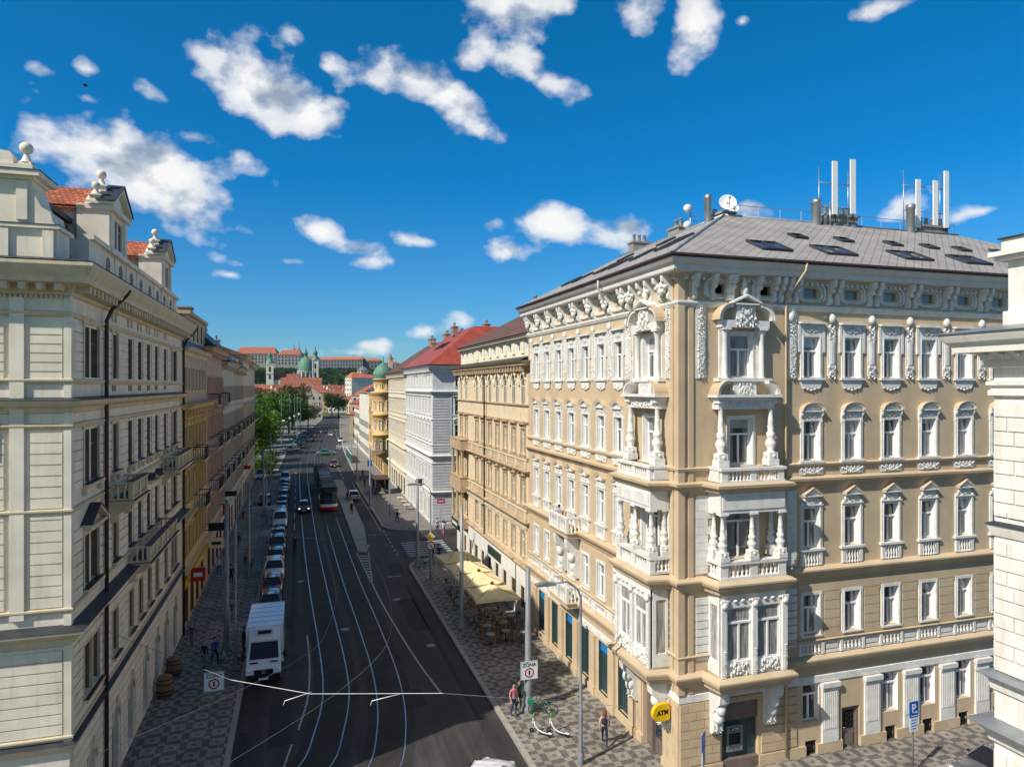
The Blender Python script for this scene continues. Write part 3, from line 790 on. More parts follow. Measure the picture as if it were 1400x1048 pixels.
        def swag():
            m_ = MB(); 
            m_.prism([(-.82, 14.1), (.82, 14.1), (.62, 13.72), (-.62, 13.72)], 'y', -.002, .06); relief(m_, -.7, .7, 13.76, 14.08, 6, .08, 77, .05)
            for i in range(11):
                t = i/10; m_.sphere((-.6+1.2*t, .07, 14.0-.2*math.sin(PI*t)), .075, (1.1, .8, 1), 6, 4)
            return m_.mesh('swag_panel', M['white'])
        for c in cs: inst('swag_panel', cached('swag', swag), root, F.at(c, 0))
        def fr():   # frame round the oval window
            m_ = MB(); 
            for r0, r1, w_ in ((1.12, .98, .13), (.92, .78, .08)):
                o = [(x*.72*r0, 22.5+y*.40*r0) for x, y in [(math.copysign(abs(math.cos(t))**.5, math.cos(t)), math.copysign(abs(math.sin(t))**.6, math.sin(t))) for t in [2*PI*i/20 for i in range(20)]]]
                i_ = [(x*.72*r1, 22.5+y*.40*r1) for x, y in [(math.copysign(abs(math.cos(t))**.5, math.cos(t)), math.copysign(abs(math.sin(t))**.6, math.sin(t))) for t in [2*PI*i/20 for i in range(20)]]]
                for q in range(20): m_.prism([o[q], o[(q+1) % 20], i_[(q+1) % 20], i_[q]], 'y', -.002, w_)
            return m_.mesh('oval_frame', M['white'])
        for c in cs:
            o = inst('attic_window', cached('ovf', fr), root, F.at(c, 0))
            inst('pane', cached('ovp', lambda: (lambda m_: (m_.quad((-.34, -.12, 22.28), (.34, -.12, 22.28), (.34, -.12, 22.74), (-.34, -.12, 22.74)), m_.mesh('attic_pane', M['pane_dark']))[1])(MB())), o, Matrix.Identity(4))
        def bracket():
            m_ = MB(); scroll(m_, 0, 0, 21.96, 23.14, .2, .56); m_.sphere((0, .36, 22.6), .12, (1, 1, 1), 7, 5)
            return m_.mesh('bracket', M['white'])
        bm_ = cached('brk', bracket)
        br = [c+s_ for c in mids for s_ in (-.22, .22)]
        if F is FS: br += [sx(X) for X in (17.2, 18.15, 18.95, 19.9-.75, 20.6, 21.5, 21.9)]
        else: br += [ly(Y) for Y in (27.95, 28.75, 29.6, 30.4, 31.2)]
        for c in br: inst('bracket', bm_, root, F.at(c, 0))
        if F is FL:   # putto-like urn groups on the frieze of the street front
            def urn():
                m_ = MB()
                m_.lathe([(.05, 0), (.13, .1), (.18, .28), (.09, .42), (.15, .5), (.08, .62), (0, .7)], (0, .36, 22.2), 8)
                for sg in (-1, 1):
                    m_.sphere((sg*.17, .42, 22.66), .11, (1, 1, 1.15), 7, 5); m_.sphere((sg*.16, .38, 22.42), .09, (1, 1, 1.5), 6, 4); m_.sphere((sg*.27, .36, 22.5), .06, (1, 1, 1.8), 5, 4)
                return m_.mesh('frieze_urn', M['white'])
            for c in mids + [ly(28.3), ly(31.6)]: inst('frieze_urn', cached('urn', urn), root, F.at(c, 0))
    for X in (18.55, 21.1):
        inst('attic_window', _c['ovf'], root, FS.at(sx(X), 0))
    # tall relief pilasters that flank the bays
    def pil():
        m_ = MB(); m_.box(-.26, .26, -.002, .05, 18.36, 21.85); relief(m_, -.24, .24, 18.4, 20.5, 14, .10, 11, .05)
        m_.box(-.16, .16, .05, .11, 18.8, 20.3); relief(m_, -.24, .24, 20.6, 21.8, 6, .12, 12, .05); return m_.mesh('relief_pilaster', M['white'])
    for F, us in ((FS, (sx(17.6), sx(22.65))), (FL, (ly(28.2), ly(31.95)))):
        for u in us: inst('relief_pilaster', cached('pil', pil), root, F.at(u, 0))
    # ---------------- the two bay towers
    for F, b in ((FS, bayS), (FL, bayL)):
        d = 1.0
        # first floor oriel: solid white box with three glazed lights
        mb = F.mb(); hw = 1.75
        ops = [(b-1.42, b-.12, 5.62, 8.05), (b+.12, b+1.42, 5.62, 8.05)]
        wall_grid(mb, b-hw, b+hw, 4.98, 8.62, ops, .12, d)
        for sg in (-1, 1):
            x = b+sg*hw
            mb.box(min(x, x-sg*.12), max(x, x-sg*.12), 0, d-.13, 4.98, 5.6); mb.box(min(x, x-sg*.12), max(x, x-sg*.12), 0, d-.13, 8.1, 8.62)
            mb.box(min(x, x-sg*.12), max(x, x-sg*.12), 0, .18, 5.6, 8.1); mb.box(min(x, x-sg*.12), max(x, x-sg*.12), d-.3, d-.13, 5.6, 8.1)
        for u in (b-hw+.13, b, b+hw-.13):     # pilasters with capitals, relief on their lower third
            mb.box(u-.13, u+.13, d-.002, d+.10, 4.98, 8.3); mb.box(u-.17, u+.17, d-.002, d+.15, 8.3, 8.44)
            relief(mb, u-.12, u+.12, 5.1, 6.2, 7, .09, 21, d+.1); mb.sphere((u, d+.12, 8.2), .17, (1, .7, 1), 7, 5)
        relief(mb, b-hw+.3, b-.2, 5.02, 5.56, 5, .09, 22, d); relief(mb, b+.2, b+hw-.3, 5.02, 5.56, 5, .09, 23, d)
        for i in range(8): mb.sphere((b-1.4+i*.4, d+.03, 8.36), .1, (1.3, .7, .9), 6, 4)
        ori = mb.build('oriel', M['white'], root)
        mb = F.mb(); mb.quad((b-1.45, d-.1, 5.6), (b+1.45, d-.1, 5.6), (b+1.45, d-.1, 8.1), (b-1.45, d-.1, 8.1))
        for sg in (-1, 1): mb.quad((b+sg*(hw-.07), .15, 5.6), (b+sg*(hw-.07), d-.14, 5.6), (b+sg*(hw-.07), d-.14, 8.1), (b+sg*(hw-.07), .15, 8.1))
        mb.build('pane', M['pane_o'], ori)
        for c in (b-.77, b+.77): inst('casement', win_mesh(1.3, 2.43, 'wframe', .72, False, .06), ori, F.at(c, 5.62, d-.02))
        # floor slab / underside
        mb = F.mb(); mb.box(b-hw, b+hw, 0, d-.002, 4.82, 4.979); mb.box(b-1.7, b+1.7, -.0, d-.05, 8.63, 9.2); mb.box(b-1.7, b+1.7, 0, d-.05, 13.2, 13.64); mb.build('bay_slab', M['beige'], root)
        # second floor loggia: balustrade, five columns, white entablature
        bal = F.mb()
        bal.box(b-hw, b+hw, d-.28, d+.02, 9.3, 9.42); bal.box(b-hw-.04, b+hw+.04, d-.34, d+.06, 9.98, 10.12)
        for u in (b-hw+.2, b, b+hw-.2): bal.box(u-.2, u+.2, d-.26, d, 9.42, 9.98)
        for a_, e_ in ((b-hw+.4, b-.2), (b+.2, b+hw-.4)):
            for i in range(5): baluster(bal, (a_+(e_-a_)*(i+.5)/5, d-.13, 9.42), .56, .085, 8)
        for sg in (-1, 1):
            x = b+sg*(hw-.12); bal.box(x-.12, x+.12, 0, d-.3, 9.3, 9.42); bal.box(x-.16, x+.16, 0, d-.345, 9.98, 10.12)
            for i in range(3): baluster(bal, (x, .12+i*.22, 9.42), .56, .08, 8)
        bal.build('balustrade', M['white'], root)
        for (u, w_) in ((b-hw+.2, d-.15), (b, d-.15), (b+hw-.2, d-.15), (b-hw+.2, .18), (b+hw-.2, .18)):
            cm = cached('col2', lambda: (lambda m_: (column(m_, (0, 0, 0), 2.15, .17, 12), m_.mesh('loggia_column', M['white']))[1])(MB()))
            inst('column', cm, root, F.at(u, 10.125, w_))
        mb = F.mb(); mb.box(b-hw, b+hw, d-.3, d, 12.28, 13.18); mb.box(b-hw, b-hw+.3, 0, d-.302, 12.28, 13.18); mb.box(b+hw-.3, b+hw, 0, d-.302, 12.28, 13.18)
        mb.box(b-hw+.1, b+hw-.1, d-.0, d+.04, 12.45, 13.0); mb.build('entablature', M['white'], root)
        window(F, b, 9.95, 1.6, 2.25, tr=.78, deep=.2); 
        mb = F.mb(); mb.box(b-.98, b-.8, -.002, .08, 9.35, 12.25); mb.box(b+.8, b+.98, -.002, .08, 9.35, 12.25); mb.build('door_surround', M['white'], root)
        # third floor: balustrade parapet, twin columns, entablature with broken segmental pediment
        bal = F.mb()
        bal.box(b-hw+.05, b+hw-.05, d-.2, d, 13.66, 13.74); bal.box(b-hw, b+hw, d-.24, d+.05, 14.2, 14.32)
        for u in (b-hw+.25, b, b+hw-.25): bal.box(u-.16, u+.16, d-.2, d-.02, 13.74, 14.2)
        for a_, e_ in ((b-hw+.42, b-.17), (b+.17, b+hw-.42)):
            for i in range(6): baluster(bal, (a_+(e_-a_)*(i+.5)/6, d-.11, 13.74), .46, .06, 8)
        for sg in (-1, 1):
            x = b+sg*(hw-.12); bal.box(x-.1, x+.1, 0, d-.21, 13.66, 14.2); bal.box(x-.14, x+.14, 0, d-.245, 14.2, 14.32)
        bal.build('balustrade', M['white'], root)
        for sg in (-1, 1):
            cm = cached('col3', lambda: (lambda m_: (column(m_, (0, 0, 0), 3.0, .20, 12), m_.mesh('aedicule_column', M['white']))[1])(MB()))
            inst('column', cm, root, F.at(b+sg*1.35, 14.33, .42))
        mb = F.mb(); mb.box(b-1.6, b+1.6, -.002, .62, 17.34, 17.5); mb.box(b-1.52, b+1.52, -.002, .5, 16.95, 17.338); mb.box(b-1.75, b+1.75, -.002, .78, 17.5, 17.62)
        for sg in (-1, 1):
            o = rotpts(b+sg*1.05, 17.63, .62, 0 if sg > 0 else PI/2, PI/2 if sg > 0 else PI, 6); i_ = rotpts(b+sg*1.05, 17.63, .5, 0 if sg > 0 else PI/2, PI/2 if sg > 0 else PI, 6)
            for q in range(6): mb.prism([o[q], o[q+1], i_[q+1], i_[q]], 'y', -.002, .7)
            cov = MB(F.M); o2 = rotpts(b+sg*1.05, 17.63, .645, 0 if sg > 0 else PI/2, PI/2 if sg > 0 else PI, 6)
            for q in range(6): cov.prism([o2[q], o2[q+1], o[q+1], o[q]], 'y', -.001, .74)
            cov.build('pediment_cover', M['beige'], root)
        mb.box(b-.62, b+.62, -.002, .35, 17.62, 18.2); relief(mb, b-1.4, b+1.4, 17.0, 17.3, 6, .07, 31, .5)
        relief(mb, b-.5, b+.5, 17.68, 18.15, 4, .08, 32, .35)
        mb.build('pediment', M['white'], root)
        # fourth floor aedicule
        mb = F.mb()
        mb.box(b-1.45, b+1.45, -.002, .42, 18.22, 18.38)
        for sg in (-1, 1):
            mb.box(b+sg*1.0-.2, b+sg*1.0+.2, -.002, .08, 18.4, 20.8); 
            mb.lathe([(.17, 0), (.13, .1), (.12, 1.95), (.16, 2.05), (.2, 2.2)], (b+sg*1.0, .22, 18.38), 10)
            mb.box(b+sg*1.0-.22, b+sg*1.0+.22, -.002, .44, 20.6, 20.72)
        mb.box(b-1.3, b+1.3, -.002, .42, 20.72, 21.05); relief(mb, b-.8, b+.8, 20.75, 21.2, 5, .1, 33, .42)
        for sg in (-1, 1):
            o = rotpts(b+sg*.75, 21.06, .75, 0 if sg > 0 else PI/2, PI/2 if sg > 0 else PI, 6); i_ = rotpts(b+sg*.75, 21.06, .6, 0 if sg > 0 else PI/2, PI/2 if sg > 0 else PI, 6)
            for q in range(6): mb.prism([o[q], o[q+1], i_[q+1], i_[q]], 'y', -.002, .55)
            cov = MB(F.M); o2 = rotpts(b+sg*.75, 21.06, .775, 0 if sg > 0 else PI/2, PI/2 if sg > 0 else PI, 6)
            for q in range(6): cov.prism([o2[q], o2[q+1], o[q+1], o[q]], 'y', -.001, .6)
            cov.build('pediment_cover', M['beige'], root)
        mb.box(b-.5, b+.5, -.002, .45, 21.05, 21.75); mb.box(b-.62, b+.62, -.002, .6, 21.75, 21.82)
        for sg in (-1, 1): mb.prism([(b+sg*.75, 21.82), (b+sg*.75, 21.9), (b, 22.25), (b, 22.14)], 'y', -.002, .6)
        mb.lathe([(.06, 0), (.16, .1), (.2, .3), (.1, .45), (.15, .55), (.05, .8), (0, .9)], (b, .3, 22.2), 8)
        relief(mb, b-.42, b+.42, 21.1, 21.7, 5, .1, 34, .45)
        mb.build('aedicule', M['white'], root)
        for z, h in ((18.42, 2.0), (14.35, 2.15)): window(F, b, z, 1.24, h, style='plain', deep=.2)
        # scrolled atlas corbels carrying the bay
        for sg in (-1, 1):
            mb = F.mb(); u = b+sg*1.45
            scroll(mb, u, 0, 2.1, 4.28, .5, .9); mb.sphere((u, .55, 3.35), .26, (1, 1, 1.2), 9, 6); mb.sphere((u, .4, 2.9), .28, (1, .9, 1.1), 8, 5)
            relief(mb, u-.24, u+.24, 2.2, 3.9, 9, .22, 41, .3)
            mb.build('bay_corbel', M['white'], root)
    # shop doorway under the side bay: teal panel with cash machine
    mb = FS.mb(); b = bayS
    mb.box(b-1.0, b+1.0, -.28, -.22, .1, 3.3)
    for u in (-.5, .0, .5): mb.box(b+u-.02, b+u+.02, -.22, -.20, .1, 2.4)
    sp = mb.build('shop_panel', M['teal'], root)
    mb = FS.mb(); mb.box(b-1.0, b+1.0, -.22, -.1, 2.4, 3.3); mb.box(b-1.0, b+1.0, -.218, .02, .1, .62); mb.build('shop_fascia', M['door'], root)
    # street front shop windows
    for i, c in enumerate(shopY):
        window(FL, c, .55, 1.24, 2.9, fm='teal', pm='shop', deep=.22, tr=.8, cross=False)
        mb = FL.mb(); mb.box(c-.6, c+.6, -.18, -.14, 2.85, 3.25) if i in (1, 3, 5) else mb.box(c-.6, c+.6, -.18, -.14, 3.2, 3.4)
        mb.build('shop_banner', M['cyan'] if i in (1, 3, 5) else M['teal'], root)
        mb = FL.mb(); mb.box(c-.75, c+.75, -.0, .05, .0, .5) if False else mb.box(c-.62, c+.62, -.1, -.002, .1, .55); mb.build('shop_stallriser', M['concrete'], root)
    mb = FL.mb()
    for c in [(a+b_)/2 for a, b_ in zip(shopY[:-1], shopY[1:])] + [shopY[-1]+1.28, shopY[0]-1.2]:
        mb = FL.mb(); mb.box(c-.36, c+.36, -.002, .16, 0, 3.52); mb.box(c-.42, c+.42, -.002, .22, 0, .62)
        mb.build('shop_pier', M['beige'], root)
    mb = FL.mb(); c = ly(29.75); mb.box(c-.95, c+.95, -.28, -.22, .1, 3.2); mb.box(c-.95, c-.78, -.22, -.05, .1, 3.2); mb.box(c+.1, c+.2, -.22, -.05, .1, 3.2); mb.build('entrance_door', M['door'], root)
    mb = FL.mb(); mb.quad((c-.75, -.20, .9), (c+.05, -.20, .9), (c+.05, -.20, 2.9), (c-.75, -.20, 2.9)); mb.build('door_pane', M['shop'], root)
    # white balustrade band over the shops
    for F, lo, hi in ((FL, ly(32.4), LY-.1), (FS, .1, sx(23.0))):
        mb = F.mb(); x = lo
        mb.box(lo, hi, -.002, .06, 5.0, 5.12); mb.box(lo, hi, -.002, .06, 5.46, 5.56)
        i = 0
        cs = left_c if F is FL else side_c
        edges = sorted([c-.62 for c in cs] + [c+.62 for c in cs])
        for c in cs:
            if lo < c < hi:
                for k in range(5): baluster(mb, (c-.46+k*.23, .04, 5.12), .34, .075, 7)
                mb.box(c-.74, c-.6, -.002, .10, 5.0, 5.57); mb.box(c+.6, c+.74, -.002, .10, 5.0, 5.57)
        for a_, b_ in zip(cs[:-1], cs[1:]):
            m0, m1_ = sorted((a_, b_)); mb.box(m0+.86, m1_-.86, -.002, .05, 5.2, 5.4)
        mb.build('balustrade_band', M['white'], root)
    # two stacked balconies on the street front with an atlas pair between
    for (yc, z) in ((ly(40.0), 8.75), (ly(40.0), 4.5)):
        b_ = empty('balcony', (0, 0, 0)); b_.parent = root
        m_ = FL.mb(); m_.box(yc-1.5, yc+1.5, -.0, .95, z, z+.28); m_.box(yc-1.6, yc+1.6, -.0, 1.05, z+.282, z+.36); m_.build('balcony_slab', M['beige'], b_)
        m_ = FL.mb(); m_.box(yc-1.55, yc+1.55, .85, 1.0, z+1.16, z+1.28)
        for u in (-1.4, 0, 1.4): m_.box(yc+u-.13, yc+u+.13, .84, 1.0, z+.36, z+1.16)
        for k in range(10):
            u = -1.2+k*.267
            if abs(u) > .15: baluster(m_, (yc+u, .92, z+.36), .8, .075, 8)
        for sg in (-1, 1):
            m_.box(yc+sg*1.47-.08, yc+sg*1.47+.08, 0, .848, z+1.16, z+1.28)
            for k in range(3): baluster(m_, (yc+sg*1.47, .15+k*.25, z+.36), .8, .07, 8)
        m_.build('balustrade', M['white'], b_)
    for sg in (-1, 1):
        m_ = FL.mb(); u = ly(40.0)+sg*.95
        scroll(m_, u, 0, 6.2, 8.74, .42, .85); m_.sphere((u, .6, 8.05), .2, (1, 1, 1.2), 8, 6); m_.sphere((u, .45, 7.5), .3, (1, .8, 1.2), 8, 6); m_.sphere((u, .34, 6.9), .24, (.9, .8, 1.3), 8, 6)
        relief(m_, u-.22, u+.22, 6.3, 8.6, 12, .2, 50, .25); m_.build('atlas_bracket', M['white'], root)
    # ground floor of the side front: fluted white pilasters, cellar grilles, door
    def gp():
        m_ = MB(); m_.box(-.48, .48, -.002, .10, .0+.62, 3.2)
        for i in range(7): m_.box(-.36+i*.12-.032, -.36+i*.12+.032, .10, .125, 1.3, 3.1)
        m_.box(-.50, .50, -.002, .16, 3.2, 3.34); m_.box(-.54, .54, -.002, .22, 3.342, 3.56); return m_.mesh('pilaster', M['white'])
    for X in [24.85, 27.45] + [29.95 + 2.43*i for i in range(6)]:
        inst('pilaster', cached('gp', gp), root, FS.at(sx(X), 0))
    for o in gw + [gS[0]]:
        window(FS, (o[0]+o[1])/2, o[2], 1.0, o[3]-o[2], deep=.22, tr=.7)
    for o in cell:
        c = (o[0]+o[1])/2
        g = MB()
        for i in range(6): g.box(-.3+i*.12-.012, -.3+i*.12+.012, -.08, -.055, .02, .68)
        for k in range(3): g.tube([( -.2+.2*k+.09*math.cos(t), -.045, .35+.12*math.sin(t)) for t in [2*PI*q/8 for q in range(9)]], .014, 4)
        g.mi = 1; g.box(-.33, .33, -.24, -.2, 0, .7)
        inst('cellar_grille', cached('grl', lambda: g.mesh('cellar_grille', [M['blackm'], M['black']])), root, FS.at(c, .12))
    mb = FS.mb(); c = (door[0]+door[1])/2
    mb.box(c-.55, c+.55, -.26, -.18, 0, 2.15); mb.box(c-.55, c-.42, -.18, -.08, 0, 2.15); mb.box(c+.42, c+.55, -.18, -.08, 0, 2.15); mb.box(c-.42, c+.42, -.18, -.08, 2.02, 2.15)
    mb.box(c-.28, c+.28, -.18, -.14, .15, .8)
    d_ = mb.build('door', M['door'], root)
    mb = FS.mb()
    for i in range(5): mb.box(c-.24+i*.12-.01, c-.24+i*.12+.01, -.16, -.14, 1.05, 1.85)
    for k in range(3): mb.tube([(c+.16*math.cos(t), -.13, 1.2+k*.25+.1*math.sin(t)) for t in [2*PI*q/8 for q in range(9)]], .014, 4)
    mb.box(c-.3, c+.3, -.175, -.165, 1.0, 1.9); mb.build('door_grille', M['blackm'], d_)
    mb = FS.mb(); mb.tube([(c+.36, -.06, 1.0), (c+.36, -.04, 1.15)], .02, 6); mb.build('handle', M['steel'], d_)
    # roof: hipped, flat deck on top
    e0 = -.95; z0 = 23.86; in_ = 7.6; z1 = 28.15
    x1, y1 = LX+.5, LY
    A = (e0, e0, z0); B = (x1, e0, z0); Cc = (x1, y1, z0); D = (e0, y1, z0)
    a = (in_, in_, z1); b = (x1-in_-1, in_, z1); c = (x1-in_-1, y1, z1); d = (in_, y1, z1)
    roof = roof_obj('roof', [[A, B, b, a], [D, A, a, d], [B, Cc, c, b], [a, b, c, d], [D, d, c, Cc]], M['slate'], root)
    mb = MB(); mb.tube([A, a], .09, 6); mb.tube([a, b], .10, 6); mb.tube([a, d], .10, 6); mb.build('ridge_capping', M['zinc'], roof)
    # underside of the eaves
    nS = (0, -(z1-z0), in_-e0); sl = (z1-z0)/(in_-e0)
    for X, Y, w_, h_ in [(22.2, 28.4, 1.75, 1.5), (26.1, 28.4, 1.9, 1.5), (31.2, 28.5, 1.9, 1.5), (35.4, 28.5, 1.9, 1.5), (26.0, 30.9, .85, .8), (29.1, 30.9, .85, .8), (32.6, 30.9, .85, .8), (35.3, 30.9, .85, .8), (37.8, 30.9, .85, .8), (40.8, 30.9, .85, .8)]:
        y = Y-CY; skylight(roof, (X-CX, y, z0+(y-e0)*sl), nS, w_, h_)
    nL = (-(z1-z0), 0, in_-e0)
    for Y, X, w_, h_ in [(31.6, 18.8, 1.5, 1.7), (34.6, 18.6, .8, 1.5), (36.2, 21.0, .8, 1.0), (37.4, 18.6, .8, 1.5), (39.6, 18.8, 1.5, 1.6), (41.5, 21.0, .8, 1.0), (43.2, 18.6, .8, 1.5), (45.6, 18.8, .8, 1.5)]:
        x = X-CX; skylight(roof, (x, Y-CY, z0+(x-e0)*sl), nL, w_, h_)
    chimney(roof, 8.8, 20.4, z1-.6, 1.5, .8, 1.5, 'concrete', 3)
    chimney(roof, 8.4, 14.0, z1-.4, .8, 1.4, 1.0, 'concrete', 2)
    chimney(roof, in_+.5, in_+.7, z1-1.1, .9, .9, 1.3, 'concrete', 0)
    chimney(roof, 32.9-CX, 34.9-CY+.6, z1-.5, 2.5, .9, 1.1, 'concrete', 5)
    chimney(roof, 40.8-CX, 34.9-CY+.8, z1-.5, 2.3, .9, 1.0, 'concrete', 4)
    for X, Y, h_, r_ in ((23.6, 35.8, 1.9, .2), (24.2, 36.0, 1.1, .13), (30.6, 34.7, 1.9, .27), (31.3, 34.8, 1.0, .15), (38.2, 34.8, 2.2, .26), (41.6, 35.6, 1.7, .13)):
        m_ = MB(); m_.lathe([(r_, 0), (r_, h_-.3), (r_*1.15, h_-.28), (r_*1.15, h_), (r_*.9, h_), (r_*.9, h_-.2)], (X-CX, Y-CY, z1-.5), 10); m_.build('flue', M['steel'], roof)
    m_ = MB(); m_.box(in_+1.2, in_+5.6, in_+2.0, in_+4.5, z1-.05, z1+.45); m_.build('roof_hatch', M['browntile'], roof)
    m_ = MB()
    for i in range(12):
        if i: m_.tube([(in_+1.5+i*1.6-1.6, in_+.9, z1+.95), (in_+1.5+i*1.6, in_+.9, z1+.95)], .02, 4)
        m_.tube([(in_+1.5+i*1.6, in_+.9, z1), (in_+1.5+i*1.6, in_+.9, z1+.95)], .02, 4)
    m_.build('roof_railing', M['steel'], roof)
    # downpipes
    for F, u in ((FS, sx(22.2)), (FL, ly(34.5))):
        m_ = F.mb(); m_.tube([(u-.5, .95, 23.75), (u-.45, .95, 23.4), (u-.2, .5, 22.7), (u, .14, 22.0), (u, .14, 21.0 if F is FL else .4)][:4 if F is FL else 5], .06, 7); m_.build('downpipe', M['eave'] if F is FL else M['beige'], root)
    return root
CB = corner_building()
# ------------------------------------------------------------------ generic row building
def moulding(kind, z, s=1.0):
    if kind == 'belt': return [(0, z-.12*s), (.08*s, z-.10*s), (.14*s, z), (.14*s, z+.06*s), (0, z+.1*s)]
    if kind == 'big': return [(0, z-.35*s), (.10*s, z-.33*s), (.14*s, z-.18*s), (.34*s, z-.1*s), (.40*s, z), (.40*s, z+.07*s), (0, z+.16*s)]
    if kind == 'cornice': return [(0, z-.9*s), (.08*s, z-.88*s), (.12*s, z-.6*s), (.2*s, z-.42*s), (.62*s, z-.36*s), (.66*s, z-.2*s), (.85*s, z-.05*s), (.88*s, z), (0, z+.04*s)]

def row_building(name, label, side, X, Y0, Y1, top, depth, wallm, rows, centres, front=None, belts=(), trim='white', roof=None, pm='pane',
                 fm='wframe', groups=None, rust=None, roofm='browntile', roofh=5.0, roofin=7.0, brackets=True, gutter=True, cornice_s=1.0, shop=None, back_open=False, frontw=8.0, pend=True):
    """terraced building on the street line. side=+1: stands right of the street (front faces -X); side=-1: left of it.
    rows: (z, w, h, style, apron); front: centres (world X) of windows in the wall that faces the camera"""
    root = empty(name, (X, Y0, 0), 0, label, 'building', groups)
    L = Y1-Y0
    if side > 0:
        F = Fac(root, 0, 0, PI/2); uy = lambda Y: Y-Y0
        path = [(depth, 0), (0, 0), (0, L)]
        FE = Fac(root, depth, 0, PI); ux = lambda x: depth-(x-X)
        s = 1
    else:
        F = Fac(root, 0, L, -PI/2); uy = lambda Y: Y1-Y
        path = [(0, L), (0, 0), (-depth, 0)]
        FE = Fac(root, 0, 0, PI); ux = lambda x: -(x-X)
        s = -1
    ops = []; opE = []
    for z, w, h, st, ap in rows:
        for c in centres: ops.append((uy(c)-w/2, uy(c)+w/2, z, z+h))
        if front:
            for c in front: opE.append((ux(c)-w/2, ux(c)+w/2, z, z+h))
    sh = []
    if shop:
        for c in shop[0]: sh.append((uy(c)-shop[1]/2, uy(c)+shop[1]/2, shop[2], shop[3]))
    mb = F.mb(); wall_grid(mb, 0, L, -.3, top, ops+sh, .22)
    mb.M = FE.M; wall_grid(mb, 0, depth, -.3, top, opE, .22)
    mb.M = None
    if pend:
        x0, x1 = (0, depth) if s > 0 else (-depth, 0)
        mb.quad((x0, L, -.3), (x1, L, -.3), (x1, L, top), (x0, L, top))
        xb = depth*s; mb.quad((xb, 0, -.3), (xb, L, -.3), (xb, L, top), (xb, 0, top))
    mb.build('wall', M[wallm], root)
    for z, w, h, st, ap in rows:
        for c in centres: window(F, uy(c), z, w, h, fm=fm, pm=pm, style=st, sm=trim, apron=ap)
        if front:
            for c in front: window(FE, ux(c), z, w, h, fm=fm, pm=pm, style=st, sm=trim, apron=ap)
    if shop:
        for c in shop[0]: window(F, uy(c), shop[2], shop[1], shop[3]-shop[2], fm='teal' if len(shop) < 5 else shop[4], pm='shop', tr=.8, cross=False)
    if rust:
        mb = F.mb()
        for (z0, z1, h) in rust: courses(mb, 0.02, L-.02, z0, z1, ops+sh, h, .08, .07, 0, .2)
        mb.M = FE.M
        for (z0, z1, h) in rust: courses(mb, 0.02, depth-.02, z0, z1, opE, h, .08, .07, 0, .2)
        mb.build('banded_wall', M[wallm], root)
    for kind, z, m in belts:
        mb = MB(); mb.sweep(path, moulding(kind, z)); mb.build('string_course', M[m], root)
    mb = MB(); mb.sweep(path, moulding('cornice', top, cornice_s)); mb.build('cornice', M[trim], root)
    if brackets:
        mb = MB(); mb.box(-.1, .1, .1, .55*cornice_s, -.8*cornice_s, -.42*cornice_s); bm_ = mb.mesh('cornice_bracket', M[trim]); n = int(L/.75)
        for i in range(n): inst('cornice_bracket', bm_, root, F.at((i+.5)*L/n, top))
    if roof is None:
        e = .85*cornice_s; z0 = top+.02; z1 = top+roofh; x = roofin
        if s > 0:
            P = [(-e, -e if front else 0, z0), (depth, -e if front else 0, z0), (depth, L, z0), (-e, L, z0)]
            Q = [(x, x if front else 0, z1), (depth-.01, x if front else 0, z1), (depth-.01, L, z1), (x, L, z1)]
            faces = [[P[0], P[1], Q[1], Q[0]], [P[3], P[0], Q[0], Q[3]], [P[2], P[3], Q[3], Q[2]], [Q[0], Q[1], Q[2], Q[3]]]
        else:
            P = [(e, 0, z0), (e, L, z0), (-depth, L, z0), (-depth, 0, z0)]
            Q = [(-x, 0, z1), (-x, L, z1), (-depth+.01, L, z1), (-depth+.01, 0, z1)]
            faces = [[P[0], P[1], Q[1], Q[0]], [Q[0], Q[1], Q[2], Q[3]], [P[0], Q[0], Q[3], P[3]], [P[1], P[2], Q[2], Q[1]]]
        rf = roof_obj('roof', faces, M[roofm], root)
    else: rf = None
    if gutter:
        mb = MB(); e = .86*cornice_s; mb.sweep(path, [(e, top+.02), (e+.1, top+.03), (e+.12, top+.12), (e, top+.13)]); mb.build('gutter', M['gutter'], root)
    return root, F, FE, uy, ux, rf

